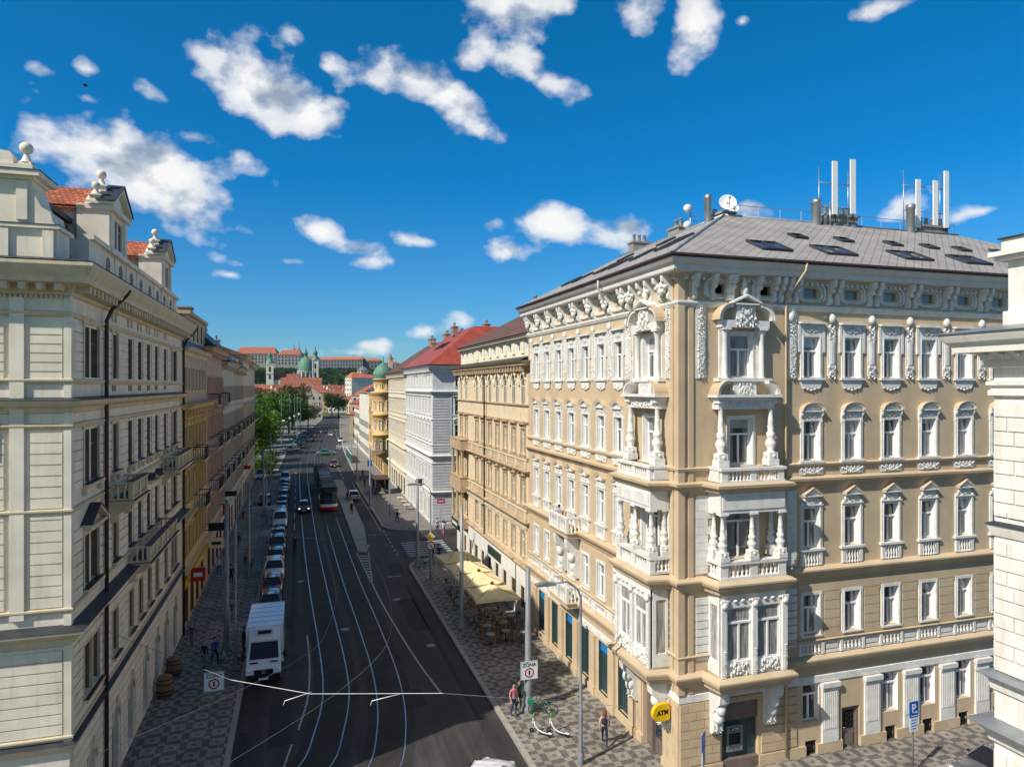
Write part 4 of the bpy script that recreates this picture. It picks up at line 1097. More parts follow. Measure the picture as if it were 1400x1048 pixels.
# ---- right side of the street
def b2():
    Y0, Y1 = 48.62, 72.4
    cs = [49.75+2.37*i for i in range(7)]
    bayc = [68.3, 70.6]
    rows = [(12.8, .95, 1.95, 'hood', 'none'), (8.95, .95, 1.95, 'gable', 'swag'), (4.95, .95, 1.9, 'plain', 'none')]
    root, F, FE, uy, ux, rf = row_building('neo_renaissance_building', 'tan neo-renaissance building with rows of brown window gables and white rusticated cafe floor', 1, 16.5, Y0, Y1, 19.95, 16, 'stone_b2', rows, cs+[68.3, 70.5],
        belts=[('belt', 20.6, 'stone_b2l'), ('belt', 16.55, 'stone_b2d'), ('belt', 15.25, 'stone_b2d'), ('belt', 12.55, 'stone_b2d'), ('big', 11.6, 'stone_b2d'), ('belt', 8.75, 'stone_b2d'), ('big', 7.75, 'stone_b2d'), ('big', 4.35, 'stone_b2d')][1:],
        trim='stone_b2d', roof=False, rust=[(4.6, 7.2, .37)], pm='pane_dark', fm='b4', shop=([49.9+2.37*i for i in range(9)], .95, .9, 2.7, 'wood'), gutter=False)
    # attic storey, set back a little above the main cornice
    ops = [(uy(c)-.42, uy(c)+.42, 20.75, 21.5) for c in cs+[67.2, 69.6, 71.4]]
    mb = MB(T(.35, 0, 0) @ F.M); wall_grid(mb, 0, Y1-Y0, 19.9, 21.9, ops, .2)
    mb.M = None; mb.quad((.35, 0, 19.9), (16, 0, 19.9), (16, 0, 21.9), (.35, 0, 21.9)); mb.quad((.35, Y1-Y0, 19.9), (16, Y1-Y0, 19.9), (16, Y1-Y0, 21.9), (.35, Y1-Y0, 21.9))
    mb.build('attic_wall', M['stone_b2l'], root)
    for o in ops:
        w_ = inst('window', win_mesh(.84, .75, 'wframe', .6, False, .14, False), root, T(.35, 0, 0) @ F.at((o[0]+o[1])/2, 20.75)); inst('pane', pane_mesh(.84, .75, 'pane_dark'), w_, Matrix.Identity(4))
    mb = MB(T(.35, 0, 0) @ F.M)
    for i in range(len(cs)): mb.box(uy(cs[i])+.8, uy(cs[i])+1.55, -.002, .09, 20.6, 21.6)
    mb.build('attic_pilasters', M['stone_b2l'], root)
    mb = MB(); mb.sweep([(.35, 0), (.35, Y1-Y0)], moulding('cornice', 22.0, .6)); mb.build('attic_cornice', M['b4'], root)
    mb = MB(); mb.poly([(-.7, 0, 20.0), (-.7, Y1-Y0, 20.0), (.35, Y1-Y0, 20.35), (.35, 0, 20.35)]); mb.build('sheet_metal_skirt', M['lead'], root)
    roof_obj('roof', [[(-.25, 0, 22.05), (-.25, Y1-Y0, 22.05), (8, Y1-Y0, 26.3), (8, 0, 26.3)], [(8, 0, 26.3), (8, Y1-Y0, 26.3), (16, Y1-Y0, 22.05), (16, 0, 22.05)], [(-.25, Y1-Y0, 22.05), (8, Y1-Y0, 26.3), (16, Y1-Y0, 22.05)]], M['browntile'], root)
    # round-headed top floor windows with dark lunettes
    for c in cs+[68.3, 70.5]:
        u = uy(c); mb = F.mb(); w = .92
        mb.mi = 0
        mb.box(u-w/2-.16, u-w/2, -.002, .07, 16.62, 18.5); mb.box(u+w/2, u+w/2+.16, -.002, .07, 16.62, 18.5)
        o = rotpts(u, 18.5, w/2+.2, 0, PI, 10); i_ = rotpts(u, 18.5, w/2, 0, PI, 10)
        for q in range(10): mb.prism([o[q], o[q+1], i_[q+1], i_[q]], 'y', -.002, .12)
        mb.sphere((u, .1, 19.15), .12, (1, .7, 1.4), 6, 4)
        mb.box(u+w/2+.2, u+w/2+.62, -.002, .16, 18.1, 18.25); mb.sphere((u+1.18, .08, 18.35), .22, (1, .5, 1), 7, 5)
        wd = mb.build('window', [M['stone_b2l']], root)
        mb = F.mb(); mb.poly([(u-w/2, .012, 16.65), (u+w/2, .012, 16.65)] + [(x, .012, z) for x, z in rotpts(u, 18.5, w/2, 0, PI, 10)]); 
        mb2 = mb.build('pane', M['pane_dark'], wd)
        mb = F.mb(); mb.box(u-w/2, u+w/2, .014, .05, 18.0, 18.08); mb.box(u-.04, u+.04, .014, .045, 16.65, 18.0); mb.box(u-w/2, u-w/2+.06, .014, .05, 16.65, 18.0); mb.box(u+w/2-.06, u+w/2, .014, .05, 16.65, 18.0); mb.build('frame', M['b4'], wd)
    # festoon frieze, dentils under the balcony course, balustrade courses
    mb = F.mb()
    for i in range(44):
        u = .3+i*.53; mb.sphere((u, .04, 19.42+.07*(i % 2)), .14, (1.2, .5, .8), 6, 4)
    for i in range(58): mb.box(i*.41+.05, i*.41+.2, .1, .3, 7.25, 7.42)
    mb.build('frieze_ornament', M['stone_b2l'], root)
    mb = F.mb(); L = Y1-Y0
    for z in (11.85, 8.0):
        mb.box(0, L, .03, .22, z+.52, z+.62)
        for i in range(10): mb.box(i*2.37+.05, i*2.37+.4, -.0, .2, z-.08, z+.52)
        for i in range(95): mb.box(i*.25+.08, i*.25+.17, .06, .15, z-.05, z+.52)
    mb.build('balustrade_course', M['stone_b2'], root)
    # projecting bay at the far corner
    mb = F.mb(); a, b = uy(67.1), uy(71.9)
    for z0, z1 in ((7.7, 8.7), (11.55, 12.5)): mb.box(a, b, 0, .95, z0, z1); 
    mb.box(a+.1, b-.1, .0, .6, 3.6, 4.5)
    for u in (a+.3, (a+b)/2, b-.3):
        for z in (8.7, 4.5, 12.5)[:2]: mb.lathe([(.2, 0), (.16, .2), (.14, 2.5), (.2, 2.7), (.24, 2.85)], (u, .7, z), 8)
    for z in (12.55, 8.75): mb.box(a-.05, b+.05, -.0, 1.0, z-.05+.06, z+.1)
    mb.box(a-.05, b+.05, 0, 1.02, 7.35, 7.69)
    mb.build('corner_bay', M['stone_b2d'], root)
    # white rusticated ground floor
    mb = F.mb(); shops = [(uy(49.9+2.37*i)-.48, uy(49.9+2.37*i)+.48, .9, 2.7) for i in range(9)]
    courses(mb, .02, L-.02, .1, 4.0, shops, .36, .04, .08, .8, .12); mb.build('rusticated_wall', M['white'], root)
    mb = F.mb(); mb.tube([(uy(60.5), .95, 20.2), (uy(60.5), .3, 19.4), (uy(60.5), .24, 19.0), (uy(60.5), .24, 4.4)], .07, 7); mb.build('downpipe', M['pipe'], root)
    for y in (53.5, 60, 67): chimney(root, 7.0, y-Y0, 25.2, .8, 1.3, 1.5, 'brick', 2)
    mb = F.mb(); mb.box(uy(55.6), uy(59.4), .1, .22, 3.05, 3.75); mb.build('cafe_name_board', M['board'], root)
    return root
b2()

def b3():
    Y0, Y1 = 87.0, 109.5
    cs = [88.6+2.45*i for i in range(9)]
    rows = [(18.0, .8, 1.55, 'plain', 'none'), (14.3, .95, 2.05, 'hood', 'corbel'), (10.9, .95, 2.1, 'arc', 'none'), (5.6, .95, 1.95, 'plain', 'none')]
    root, F, FE, uy, ux, rf = row_building('pale_blue_building', 'pale blue-grey corner building under a bright red sheet-metal hipped roof', 1, 16.5, Y0, Y1, 20.7, 20, 'b3', rows, cs, front=[19.9+4.1*0, 24.0, 28.0],
        belts=[('big', 17.3, 'b3t'), ('belt', 13.7, 'b3t'), ('belt', 10.4, 'b3t'), ('big', 9.0, 'b3t'), ('belt', 8.05, 'b3t'), ('big', 4.35, 'b3t')], trim='b3t', roofm='redseam', roofh=5.9, roofin=7.5,
        rust=[(4.6, 7.9, .36)], pm='pane_dark', shop=([89.2+2.9*i for i in range(7)], 1.3, .4, 3.3, 'b3t'))
    mb = F.mb(); sh = [(uy(89.2+2.9*i)-.65, uy(89.2+2.9*i)+.65, .4, 3.3) for i in range(7)]; courses(mb, .02, Y1-Y0-.02, .1, 3.9, sh, .42, .05, .07, 0, .1)
    mb.M = FE.M; courses(mb, 12, 19.98, .6, 3.9, [(14.9, 16.6, 0, 3.0)], .42, .05, .07, 0, 0); courses(mb, ux(16.5+2.2), ux(16.5)-.02, 9.6, 16.9, [], .36, .10, .09, 0, 0)
    mb.box(ux(19.0), ux(18.75), -.002, .1, 9.3, 16.9); mb.build('rusticated_wall', M['b3'], root)
    for (x, y) in ((6, 14), (9.5, 8.5)): chimney(root, x, y, 25.6, .8, 1.4, 1.3, 'brick', 2)
    chimney(root, 8.6, 20.5, 24.6, 1.0, 2.6, 2.0, 'brick', 3)
    for y in (96, 98, 100.5): skylight(rf, (3.6, y-Y0, 20.72+5.9*(3.6+.85)/8.35), (-5.9, 0, 8.35), 1.0, 1.6)
    return root
b3()
def b4():
    cs = [111+2.35*i for i in range(9)]
    root, F, FE, uy, ux, rf = row_building('ivory_terrace_building', 'ivory terraced building with brown tiled roof and brick chimneys behind the red roof', 1, 16.5, 109.5, 132.0, 20.3, 16, 'b4', [(17.4, .85, 1.75, 'plain', 'none'), (13.6, .95, 2.1, 'hood', 'none'), (9.6, .95, 2.2, 'hood', 'none'), (5.0, .95, 1.9, 'plain', 'none')], cs,
        belts=[('belt', 16.9, 'b4'), ('belt', 12.8, 'stone_b2'), ('big', 7.9, 'stone_b2'), ('big', 4.2, 'b4')], trim='b4', roofm='browntile', roofh=5.6, roofin=7.5, pm='pane_dark', rust=[(.3, 3.8, .45)], shop=([111.5+3*i for i in range(7)], 1.4, .3, 3.2))
    chimney(root, 7.5, 4.0, 25.0, 1.0, 2.2, 1.7, 'brick', 3); chimney(root, 7.5, 17.5, 24.6, 1.0, 2.4, 2.2, 'brick', 3); chimney(root, 6.5, 11, 24.6, .8, 1.2, 1.0, 'brick', 2)
b4()
def b5():
    cs = [143.5+2.6*i for i in range(10)]
    Y0, Y1 = 140.0, 170.0
    root, F, FE, uy, ux, rf = row_building('ochre_turret_building', 'ochre corner building with round oriel and green onion dome', 1, 16.5, Y0, Y1, 16.9, 16, 'ochre', [(12.9, 1.0, 2.2, 'plain', 'none'), (9.0, 1.0, 2.2, 'arc', 'none'), (5.1, 1.0, 2.1, 'plain', 'none')], cs, front=[21.5, 24.5, 27.5],
        belts=[('big', 12.2, 'ochre'), ('belt', 8.2, 'ochre'), ('big', 4.2, 'ochre')], trim='ochre', roofm='lead', roofh=4.5, roofin=7, pm='pane_dark', shop=([143.5+3.2*i for i in range(8)], 1.8, .3, 3.0))
    # round corner oriel with dome
    c = (-.1, 0.1, 0)
    mb = MB(); mb.lathe([(0, 3.2), (1.2, 3.9), (2.0, 4.6), (2.0, 8.0), (2.25, 8.1), (2.25, 8.4), (2.0, 8.5), (2.0, 12.0), (2.3, 12.15), (2.3, 12.5), (2.0, 12.6), (2.0, 16.3), (2.6, 16.7), (2.6, 16.95), (1.7, 17.0), (1.7, 19.2), (2.1, 19.35), (2.1, 19.55), (0, 19.6)], c, 20)
    t = mb.build('round_oriel', M['ochre'], root)
    mb = MB(); mb.lathe([(1.75, 19.56), (2.0, 20.2), (2.0, 20.8), (1.5, 21.7), (.7, 22.4), (.2, 22.8), (.12, 23.6), (0, 24.4)], c, 20); mb.build('dome', M['copper'], root)
    for k, z, h in [(k, z, h) for k in range(5) for z, h in ((5.3, 2.0), (9.2, 2.1), (13.1, 2.0), (17.6, .9))]:
        a = PI*.62+k*PI*.22 + .35; r_ = 2.02 if z < 17 else 1.72
        w_ = .62 if z < 17 else .4
        Mx = T(c[0], c[1], 0) @ RZ(a-PI/2) @ T(0, r_+.12, z)
        o = inst('oriel_window', win_mesh(w_, h, 'wframe', .66, False, .14, z < 17), root, Mx); inst('pane', pane_mesh(w_, h, 'pane_dark'), o, Matrix.Identity(4))
    # small balconies under the oriel bays
    for i in (2, 6):
        for z in (8.2, 12.2):
            b_ = empty('balcony', (0, 0, 0)); b_.parent = root
            mb = F.mb(); u = uy(cs[i]); mb.box(u-1.2, u+1.2, 0, .9, z, z+.2); mb.build('balcony_slab', M['ochre_d'], b_)
            mb = F.mb(); mb.box(u-1.15, u+1.15, .8, .86, z+1.05, z+1.12)
            for k in range(12): mb.box(u-1.1+k*.2, u-1.08+k*.2, .82, .84, z+.2, z+1.05)
            mb.build('railing', M['blackm'], b_)
b5()

# ---- left side of the street
def L1():
    X, Y0, Y1 = -8.0, 28.7, 54.0
    cl = [34.95+0.0, 38.05, 40.2, 42.4, 44.6, 47.35]
    cs = [30.7, 31.85] + cl + [49.7, 50.9]
    root = empty('cream_corner_building', (X, Y0, 0), 0, 'cream corner building with banded plaster, balconies and pedimented dormers on a red tiled roof', 'building')
    L = Y1-Y0; dep = 13.0
    F = Fac(root, 0, L, -PI/2); uy = lambda Y: Y1-Y
    FE = Fac(root, 0, 0, PI); ux = lambda x: -(x-X)      # front that faces the camera
    rows = [(5.95, 1.95, .95), (10.15, 2.0, .95), (14.2, 2.1, .95), (18.35, 2.0, .95)]
    ops = [(uy(c)-w/2, uy(c)+w/2, z, z+h) for z, h, w in rows for c in cs]
    ops += [(uy(c)-.2, uy(c)+.2, 20.9, 21.3) for c in [cl[0]-.25, cl[0]+.35]+[x+dx for x in cl[1:] for dx in (-.35, .35)]]
    ac = [31.4, 35.2, 38.2, 41.6, 44.7, 47.6, 50.8]
    arch = [(uy(c)-.65, uy(c)+.65, .2, 3.4) for c in ac]
    frX = [-11.6, -14.4, -17.2]
    opE = [(ux(c)-.5, ux(c)+.5, z, z+h) for z, h, w in rows for c in frX]
    mb = F.mb(); wall_grid(mb, 0, L, 4.9, 22.0, [o for o in ops if o[2] > 4.9], .26); wall_grid(mb, 0, L, -.3, 4.9, arch, .35)
    # spandrels that round the arch heads
    for o in arch:
        c = (o[0]+o[1])/2; r_ = .65; zs = 2.75
        for sg in (-1, 1):
            pts = [(c+sg*r_, zs)] + [(c+sg*r_*math.cos(t), zs+r_*math.sin(t)) for t in [PI/2*i/6 for i in range(7)]] + [(c, 3.4), (c+sg*r_, 3.4)]
            mb.prism(pts[1:], 'y', -.35, -.001)
    mb.M = FE.M; wall_grid(mb, 0, dep, -.3, 22.0, opE, .26)
    mb.M = None; mb.quad((-dep, 0, -.3), (-dep, L, -.3), (-dep, L, 22), (-dep, 0, 22)); mb.quad((-dep, L, -.3), (0, L, -.3), (0, L, 22), (-dep, L, 22))
    mb.build('wall', M['cream'], root)
    mb = F.mb()
    for z0, z1, h in ((.3, 4.6, .44), (5.3, 8.35, .40), (9.95, 12.6, .41), (14.05, 16.35, .40), (18.2, 20.4, .38)):
        courses(mb, .42, L-.22, z0, z1, ops+arch, h, .05, .065, 0, .16)
    mb.M = FE.M
    for z0, z1, h in ((.3, 4.0, .44), (5.3, 8.4, .40), (9.95, 16.35, .41), (18.2, 20.2, .36)):
        courses(mb, .22, dep-.2, z0, z1, opE+[(1.38, 1.88, 9.5, 21)], h, .05, .065, 0, .16)
    mb.build('banded_wall', M['cream'], root)
    # smooth corner lesenes
    mb = MB(); mb.box(-.17, .075, -.075, .17, 4.95, 21.3); mb.box(-1.85, -1.40, -.12, .0, 9.6, 21.2); mb.build('corner_lesene', M['cream'], root)
    path = [(0, L), (0, 0), (-dep, 0)]
    for z, prof, m in ((4.95, [(0, 4.62), (.06, 4.64), (.1, 4.80), (.22, 4.9), (.24, 4.98), (0, 5.06)], 'cream_d'), (5.2, moulding('belt', 5.2), 'cream_d'),
                       (9.1, [(0, 8.5), (.08, 8.55), (.12, 8.8), (.42, 8.95), (.55, 9.08), (.55, 9.16), (0, 9.28)], 'cream_d'), (9.85, moulding('belt', 9.85), 'cream_d'),
                       (13.5, moulding('belt', 13.45), 'cream_d'), (16.6, moulding('belt', 16.55), 'cream_d'), (17.4, [(0, 17.0), (.08, 17.04), (.12, 17.2), (.4, 17.32), (.46, 17.42), (.46, 17.48), (0, 17.58)], 'cream_d'), (18.2, moulding('belt', 18.2), 'cream_d'), (20.6, moulding('belt', 20.65, 1.0), 'cream_d')):
        mb = MB(); mb.sweep(path, prof); mb.build('string_course', M[m], root)
    mb = MB(); mb.sweep(path, [(.58, 9.165), (.58, 9.18), (0, 9.30), (0, 9.285)]); mb.sweep(path, [(.49, 17.485), (.49, 17.5), (0, 17.605), (0, 17.59)]); mb.sweep(path, [(.27, 4.985), (.27, 5.0), (0, 5.08), (0, 5.065)]); mb.build('sheet_metal_cover', M['lead'], root)
    mb = MB(); mb.sweep(path, [(0, 21.3), (.1, 21.32), (.14, 21.6), (.2, 21.66), (.72, 21.72), (.76, 21.9), (.9, 22.1), (1.0, 22.3), (1.0, 22.42), (0, 22.44)]); mb.build('cornice', M['cream_d'], root)
    mm_ = MB(); mm_.box(-.11, .11, .1, .62, 21.45, 21.7); mm_ = mm_.mesh('modillion', M['cream_d']); n = 46
    for i in range(n): inst('modillion', mm_, root, F.at((i+.5)*L/n, 0))
    for i in range(12): inst('modillion', mm_, root, FE.at(i*.55+.21, 0))
    mb = FE.mb()
    for i in range(int(dep/.16)): mb.box(i*.16+.02, i*.16+.1, .05, .13, 21.2, 21.3)
    mb.build('dentil_band', M['cream_d'], root)
    for i, (z, h, w) in enumerate(rows):
        for c in cs: window(F, uy(c), z, w, h, fm='brownwin', pm='pane_br', deep=.2, tr=.7, style='plain' if i == 0 else None, sm='cream_d')
        for c in frX: window(FE, ux(c), z, 1.0, h, fm='cream_d', pm='pane_dark', deep=.2, style='plain', sm='cream_d')
    for c in [31.28] + cl[:1] + [50.3]:
        for z, h, w in rows[1:]:
            mb = F.mb(); a_ = .95 if c in (31.28, 50.3) else .42
            u = uy(c) if c != 31.28 else uy(31.28)
            mb.box(u-a_-.2, u-a_-.05, -.002, .09, z-.05, z+h+.1); mb.box(u+a_+.05, u+a_+.2, -.002, .09, z-.05, z+h+.1); mb.box(u-a_-.2, u+a_+.2, -.002, .1, z+h+.1, z+h+.35)
            mb.build('architrave', M['cream_d'], root)
    # sills, little pediments and their dark sheet covers
    for c in [31.28] + cl + [50.3]:
        md = F.mb(); mb = F.mb(); a_ = 1.2 if c in (31.28, 50.3) else .62
        u = uy(c)
        for z in (14.2, 10.15, 5.9): mb.box(u-a_, u+a_, -.001, .26, z-.14, z-.01); md.box(u-a_-.02, u+a_+.02, 0, .28, z-.008, z+.012)
        for sg in (-1, 1): mb.box(u+sg*(a_-.15)-.07, u+sg*(a_-.15)+.07, 0, .16, 13.75, 14.05)
        mb.build('window_sills', M['cream_d'], root); md.build('sill_cover', M['lead'], root)
    for c, z in ((31.28, 12.55), (42.4, 12.75), (44.6, 12.75)):
        md = F.mb(); mb = F.mb(); u = uy(c); a_ = 1.25 if c == 31.28 else .75; hh = .75 if c == 31.28 else .4
        mb.box(u-a_, u+a_, 0, .34, z-.12, z); mb.prism([(u-a_+.1, z), (u+a_-.1, z), (u, z+hh-.1)], 'y', 0, .12)
        for sg in (-1, 1):
            mb.prism([(u+sg*a_, z), (u+sg*a_, z+.1), (u, z+hh), (u, z+hh-.12)], 'y', 0, .38)
            md.prism([(u+sg*(a_+.04), z+.1), (u+sg*(a_+.04), z+.13), (u, z+hh+.04), (u, z+hh)], 'y', 0, .42)
        mb.build('window_pediment', M['cream_d'], root); md.build('pediment_cover', M['lead'], root)
    # small vents of the two friezes
    mb = F.mb()
    for c in cl: mb.box(uy(c)-.32, uy(c)+.32, -.001, .03, 17.78, 18.05)
    mb.build('vent_grille', M['brownwin'], root)
    # balconies
    def balcony(y0, y1, z, d=1.0):
        b_ = empty('balcony', (0, 0, 0)); b_.parent = root
        a, b = uy(y1), uy(y0)
        m_ = F.mb(); m_.box(a, b, 0, d, z, z+.16); m_.box(a-.08, b+.08, 0, d+.1, z+.162, z+.24)
        for u in (a+.3, b-.3): scroll(m_, u, 0, z-.75, z-.002, .24, d*.8)
        m_.build('balcony_slab', M['cream_d'], b_)
        m_ = F.mb()
        m_.box(a, b, d-.16, d-.02, z+.24, z+.34)
        n = max(1, round((b-a)/1.5))
        for i in range(n+1): u = a+.13+(b-a-.26)*i/n; m_.box(u-.13, u+.13, d-.18, d, z+.34, z+.98)
        for i in range(n):
            p = a+.13+(b-a-.26)*i/n+.15; q = a+.13+(b-a-.26)*(i+1)/n-.15
            for k in range(5): m_.tube([(p+(q-p)*(k+.5)/5+.1*math.cos(t), d-.09, z+.66+.26*math.sin(t)) for t in [2*PI*j/8 for j in range(9)]], .03, 4)
        m_.box(a-.04, b+.04, d-.22, d+.04, z+.98, z+1.08)
        for u in (a+.08, b-.08):
            m_.box(u-.08, u+.08, 0, d-.181, z+.24, z+.34); m_.box(u-.1, u+.1, 0, d-.221, z+.98, z+1.08)
            for k in range(3): m_.box(u-.04, u+.04, .12+k*.25, .2+k*.25, z+.34, z+.98)
        m_.build('balustrade', M['cream_d'], b_)
        m_ = F.mb(); m_.box(a-.09, b+.09, d-.26, d+.09, z+1.082, z+1.10); m_.box(a-.12, b+.12, 0, d+.14, z+.243, z+.255) ; m_.build('sheet_metal_cover', M['lead'], b_)
    balcony(33.9, 37.0, 12.7); balcony(45.9, 51.6, 12.7); balcony(37.6, 45.4, 9.05, 1.0)
    # downpipes
    mb = F.mb()
    for y in (33.05, 53.6): mb.tube([(uy(y)-.5, .95, 22.2), (uy(y)-.4, .8, 21.9), (uy(y)-.1, .35, 21.3), (uy(y), .17, 20.8), (uy(y), .17, .2)], .085, 8)
    mb.build('downpipe', M['pipe'], root)
    # arched shop windows and doors
    for i, o in enumerate(arch):
        c = (o[0]+o[1])/2
        m_ = F.mb(); m_.box(o[0], o[0]+.1, -.34, -.24, .2, 2.8); m_.box(o[1]-.1, o[1], -.34, -.24, .2, 2.8); m_.box(o[0], o[1], -.34, -.22, 2.62, 2.75); m_.box(c-.04, c+.04, -.34, -.25, .2, 2.62)
        w_ = m_.build('shop_window', M['wood'], root)
        m_ = F.mb(); m_.quad((o[0], -.33, .2), (o[1], -.33, .2), (o[1], -.33, 3.4), (o[0], -.33, 3.4)); m_.build('pane', M['shop'], w_)
        m_ = F.mb()
        oo = rotpts(c, 2.75, .86, 0, PI, 9); ii = rotpts(c, 2.75, .66, 0, PI, 9)
        for q in range(9): m_.prism([oo[q], oo[q+1], ii[q+1], ii[q]], 'y', .0, .09)
        m_.box(c-.12, c+.12, .0, .16, 3.35, 3.85); m_.build('arch_stones', M['cream_d'], root)
    # attic parapet with round-headed recesses
    aw = [30.9+2.3*i for i in range(10)]
    mb = F.mb()
    W0 = -.35
    rec = [(uy(c)-.38, uy(c)+.38, 22.75, 23.55) for c in aw if 34.5 < c < 53]
    wall_grid(mb, 0, L-1.2-2.6, 22.4, 24.15, rec, .15, W0)
    mb.box(0, L-3.8, W0-.3, W0+.18, 24.152, 24.36); mb.box(0, L-3.8, W0+.002, W0+.06, 22.45, 22.62)
    for c in aw[2:]: mb.box(uy(c)-1.25, uy(c)-1.05, W0-.0, W0+.05, 22.62, 24.15)
    mb.quad((L-3.8, W0, 22.4), (L-3.8, W0-3, 22.4), (L-3.8, W0-3, 24.15), (L-3.8, W0, 24.15))
    at = mb.build('attic_parapet', M['cream'], root)
    mb = F.mb()
    for o in rec:
        c = (o[0]+o[1])/2; mb.quad((o[0], W0-.14, 22.75), (o[1], W0-.14, 22.75), (o[1], W0-.14, 23.56), (o[0], W0-.14, 23.56))
        mb.prism([(c+.38*math.cos(t), 23.55+.38*math.sin(t)) for t in [PI*i/8 for i in range(9)]], 'y', W0, W0+.012)
    mb.build('attic_recess', M['brownwin'], at)
    # red tiled mansard with an overhanging upper slope
    zb, zm, zr = 23.0, 25.6, 26.6
    x0, xm, xo, xr = -.8, -2.2, -1.9, -4.5
    r_ = roof_obj('roof', [[(x0, 1.2, zb), (x0, L, zb), (xm, L, zm), (xm, 1.2, zm)], [(xo, 1.2, zm), (xo, L, zm), (xr, L, zr), (xr, 1.2, zr)], [(xr, 1.2, zr), (xr, L, zr), (-dep, L, zm-1), (-dep, 1.2, zm-1)],
        [(x0, L, zb), (xo, L, zm), (xr, L, zr), (-dep, L, zm-1), (-dep, L, zb)], [(x0, 1.2, zb), (xo, 1.2, zm), (xr, 1.2, zr), (-dep, 1.2, zm-1), (-dep, 1.2, zb)]], M['redtile'], root)
    mb = MB()
    mb.box(xo-.05, xo+.1, 1.2, L, zm-.22, zm-.002); mb.poly([(1.0, 0, 22.46), (1.0, L, 22.46), (-.36, L, 22.7), (-.36, 0, 22.7)]); mb.poly([(1.0, -1.0, 22.461), (-dep, -1.0, 22.461), (-dep, .05, 22.7), (-.0, .05, 22.7)]); mb.poly([(1.0, -1.0, 22.461), (0, .05, 22.7), (1.0, .05, 22.463)])
    mb.build('roof_flashing', M['lead'], root)
    mb = MB(); mb.tube([(xr, 2.2, zr+.05), (xr, L, zr+.05)], .13, 6)
    for i in range(40): mb.box(xr-.1, xr+.1, 2.4+i*.58, 2.44+i*.58, zr+.1, zr+.28)
    mb.build('ridge_tiles', M['redtile'], r_); slope_uv(r_.children[0])
    # pedimented dormers with ball finials
    def dormer(yc):
        d = empty('dormer', (0, 0, 0)); d.parent = root
        u = uy(yc); w = 1.55; wf = -.25
        m_ = F.mb(); wall_grid(m_, u-w, u+w, 24.1, 26.3, [(u-.85, u-.08, 24.5, 25.8), (u+.08, u+.85, 24.5, 25.8)], .15, wf)
        for sg in (-1, 1):
            m_.quad((u+sg*w, wf, 24.1), (u+sg*w, wf-1.3, 24.1), (u+sg*w, wf-1.3, 26.3), (u+sg*w, wf, 26.3)); m_.quad((u+sg*(w-.3), wf-1.3, 23.5), (u+sg*(w-.3), wf-7, 23.5), (u+sg*(w-.3), wf-7, 26.1), (u+sg*(w-.3), wf-1.3, 26.1))
            m_.box(u+sg*1.22-.2, u+sg*1.22+.2, wf-.001, wf+.1, 24.3, 26.0)
        m_.box(u-w-.1, u+w+.1, wf-1.3, wf+.22, 26.05, 26.28); m_.box(u-w-.02, u+w+.02, wf-.002, wf+.14, 24.12, 24.3)
        m_.prism([(u-w, 26.282), (u+w, 26.282), (u, 27.25)], 'y', wf-1.0, wf)
        for sg in (-1, 1): m_.prism([(u+sg*(w+.2), 26.282), (u+sg*(w+.2), 26.42), (u, 27.5), (u, 27.32)], 'y', wf-.9, wf+.26)
        m_.build('dormer_wall', M['cream'], d)
        m_ = F.mb()
        for sg in (-1, 1): m_.prism([(u+sg*(w+.26), 26.42), (u+sg*(w+.26), 26.47), (u, 27.6), (u, 27.52)], 'y', wf-.5, wf+.32)
        m_.build('dormer_flashing', M['lead'], d)
        m_ = F.mb()
        for sg in (-1, 1): m_.poly([(u+sg*(w+.15), wf-1.0, 26.15), (u, wf-1.0, 27.35), (u, wf-7, 27.35), (u+sg*(w+.15), wf-7, 26.15)]); m_.box(u+sg*(w+.05)-.06, u+sg*(w+.05)+.06, wf-7, wf-1.31, 26.02, 26.13)
        slope_uv(m_.build('dormer_roof', M['redtile'], d))
        for sg in (-1, 1):
            w2 = inst('dormer_window', win_mesh(.77, 1.3, 'brownwin', .7, False, .1), d, F.at(u+sg*.465, 24.5, wf)); inst('pane', pane_mesh(.77, 1.3, 'pane_br', .1), w2, Matrix.Identity(4))
        m_ = F.mb()
        for du, dz, s in ((w-.1, 26.35, .72), (.55, 26.95, .85)):
            uu = u+du; wy = wf-.55
            m_.box(uu-.32*s, uu+.32*s, wy-.3*s, wy+.3*s, dz, dz+.42*s); m_.box(uu-.4*s, uu+.4*s, wy-.38*s, wy+.38*s, dz+.421*s, dz+.5*s)
            m_.lathe([(.3*s, dz+.5*s), (.2*s, dz+.62*s), (.1*s, dz+.85*s), (.12*s, dz+.9*s)], (uu, wy, 0), 10)
            m_.sphere((uu, wy, dz+1.12*s), .25*s, (1, 1, 1), 12, 8)
        m_.build('ball_finial', M['cream'], d)
    dormer(36.8); dormer(49.3)
    # stepped gable over the front that faces the camera
    mb = MB()
    g = [(-.35, 22.7), (-.35, 23.95), (-.2, 24.0), (-.2, 24.2), (-.55, 24.3), (-.75, 24.6), (-1.0, 25.1), (-1.35, 25.35), (-1.45, 25.4), (-1.45, 27.2), (-dep+2, 27.2), (-dep+2, 22.7)]
    g = [(-.42, 22.5), (-.42, 23.85), (-.55, 24.0), (-.62, 24.35), (-.9, 24.5), (-1.06, 24.8), (-1.14, 25.2), (-1.2, 25.25), (-1.2, 25.7), (-dep+1, 25.7), (-dep+1, 22.5)]
    mb.prism(g, 'y', .05, 1.5)
    mb.box(-dep+1, -.3, -.08, 1.62, 23.72, 23.86); mb.box(-dep+1, -1.12, -.04, 1.58, 25.45, 25.56); mb.box(-dep+1, -.9, -.24, 1.7, 25.562, 25.76)
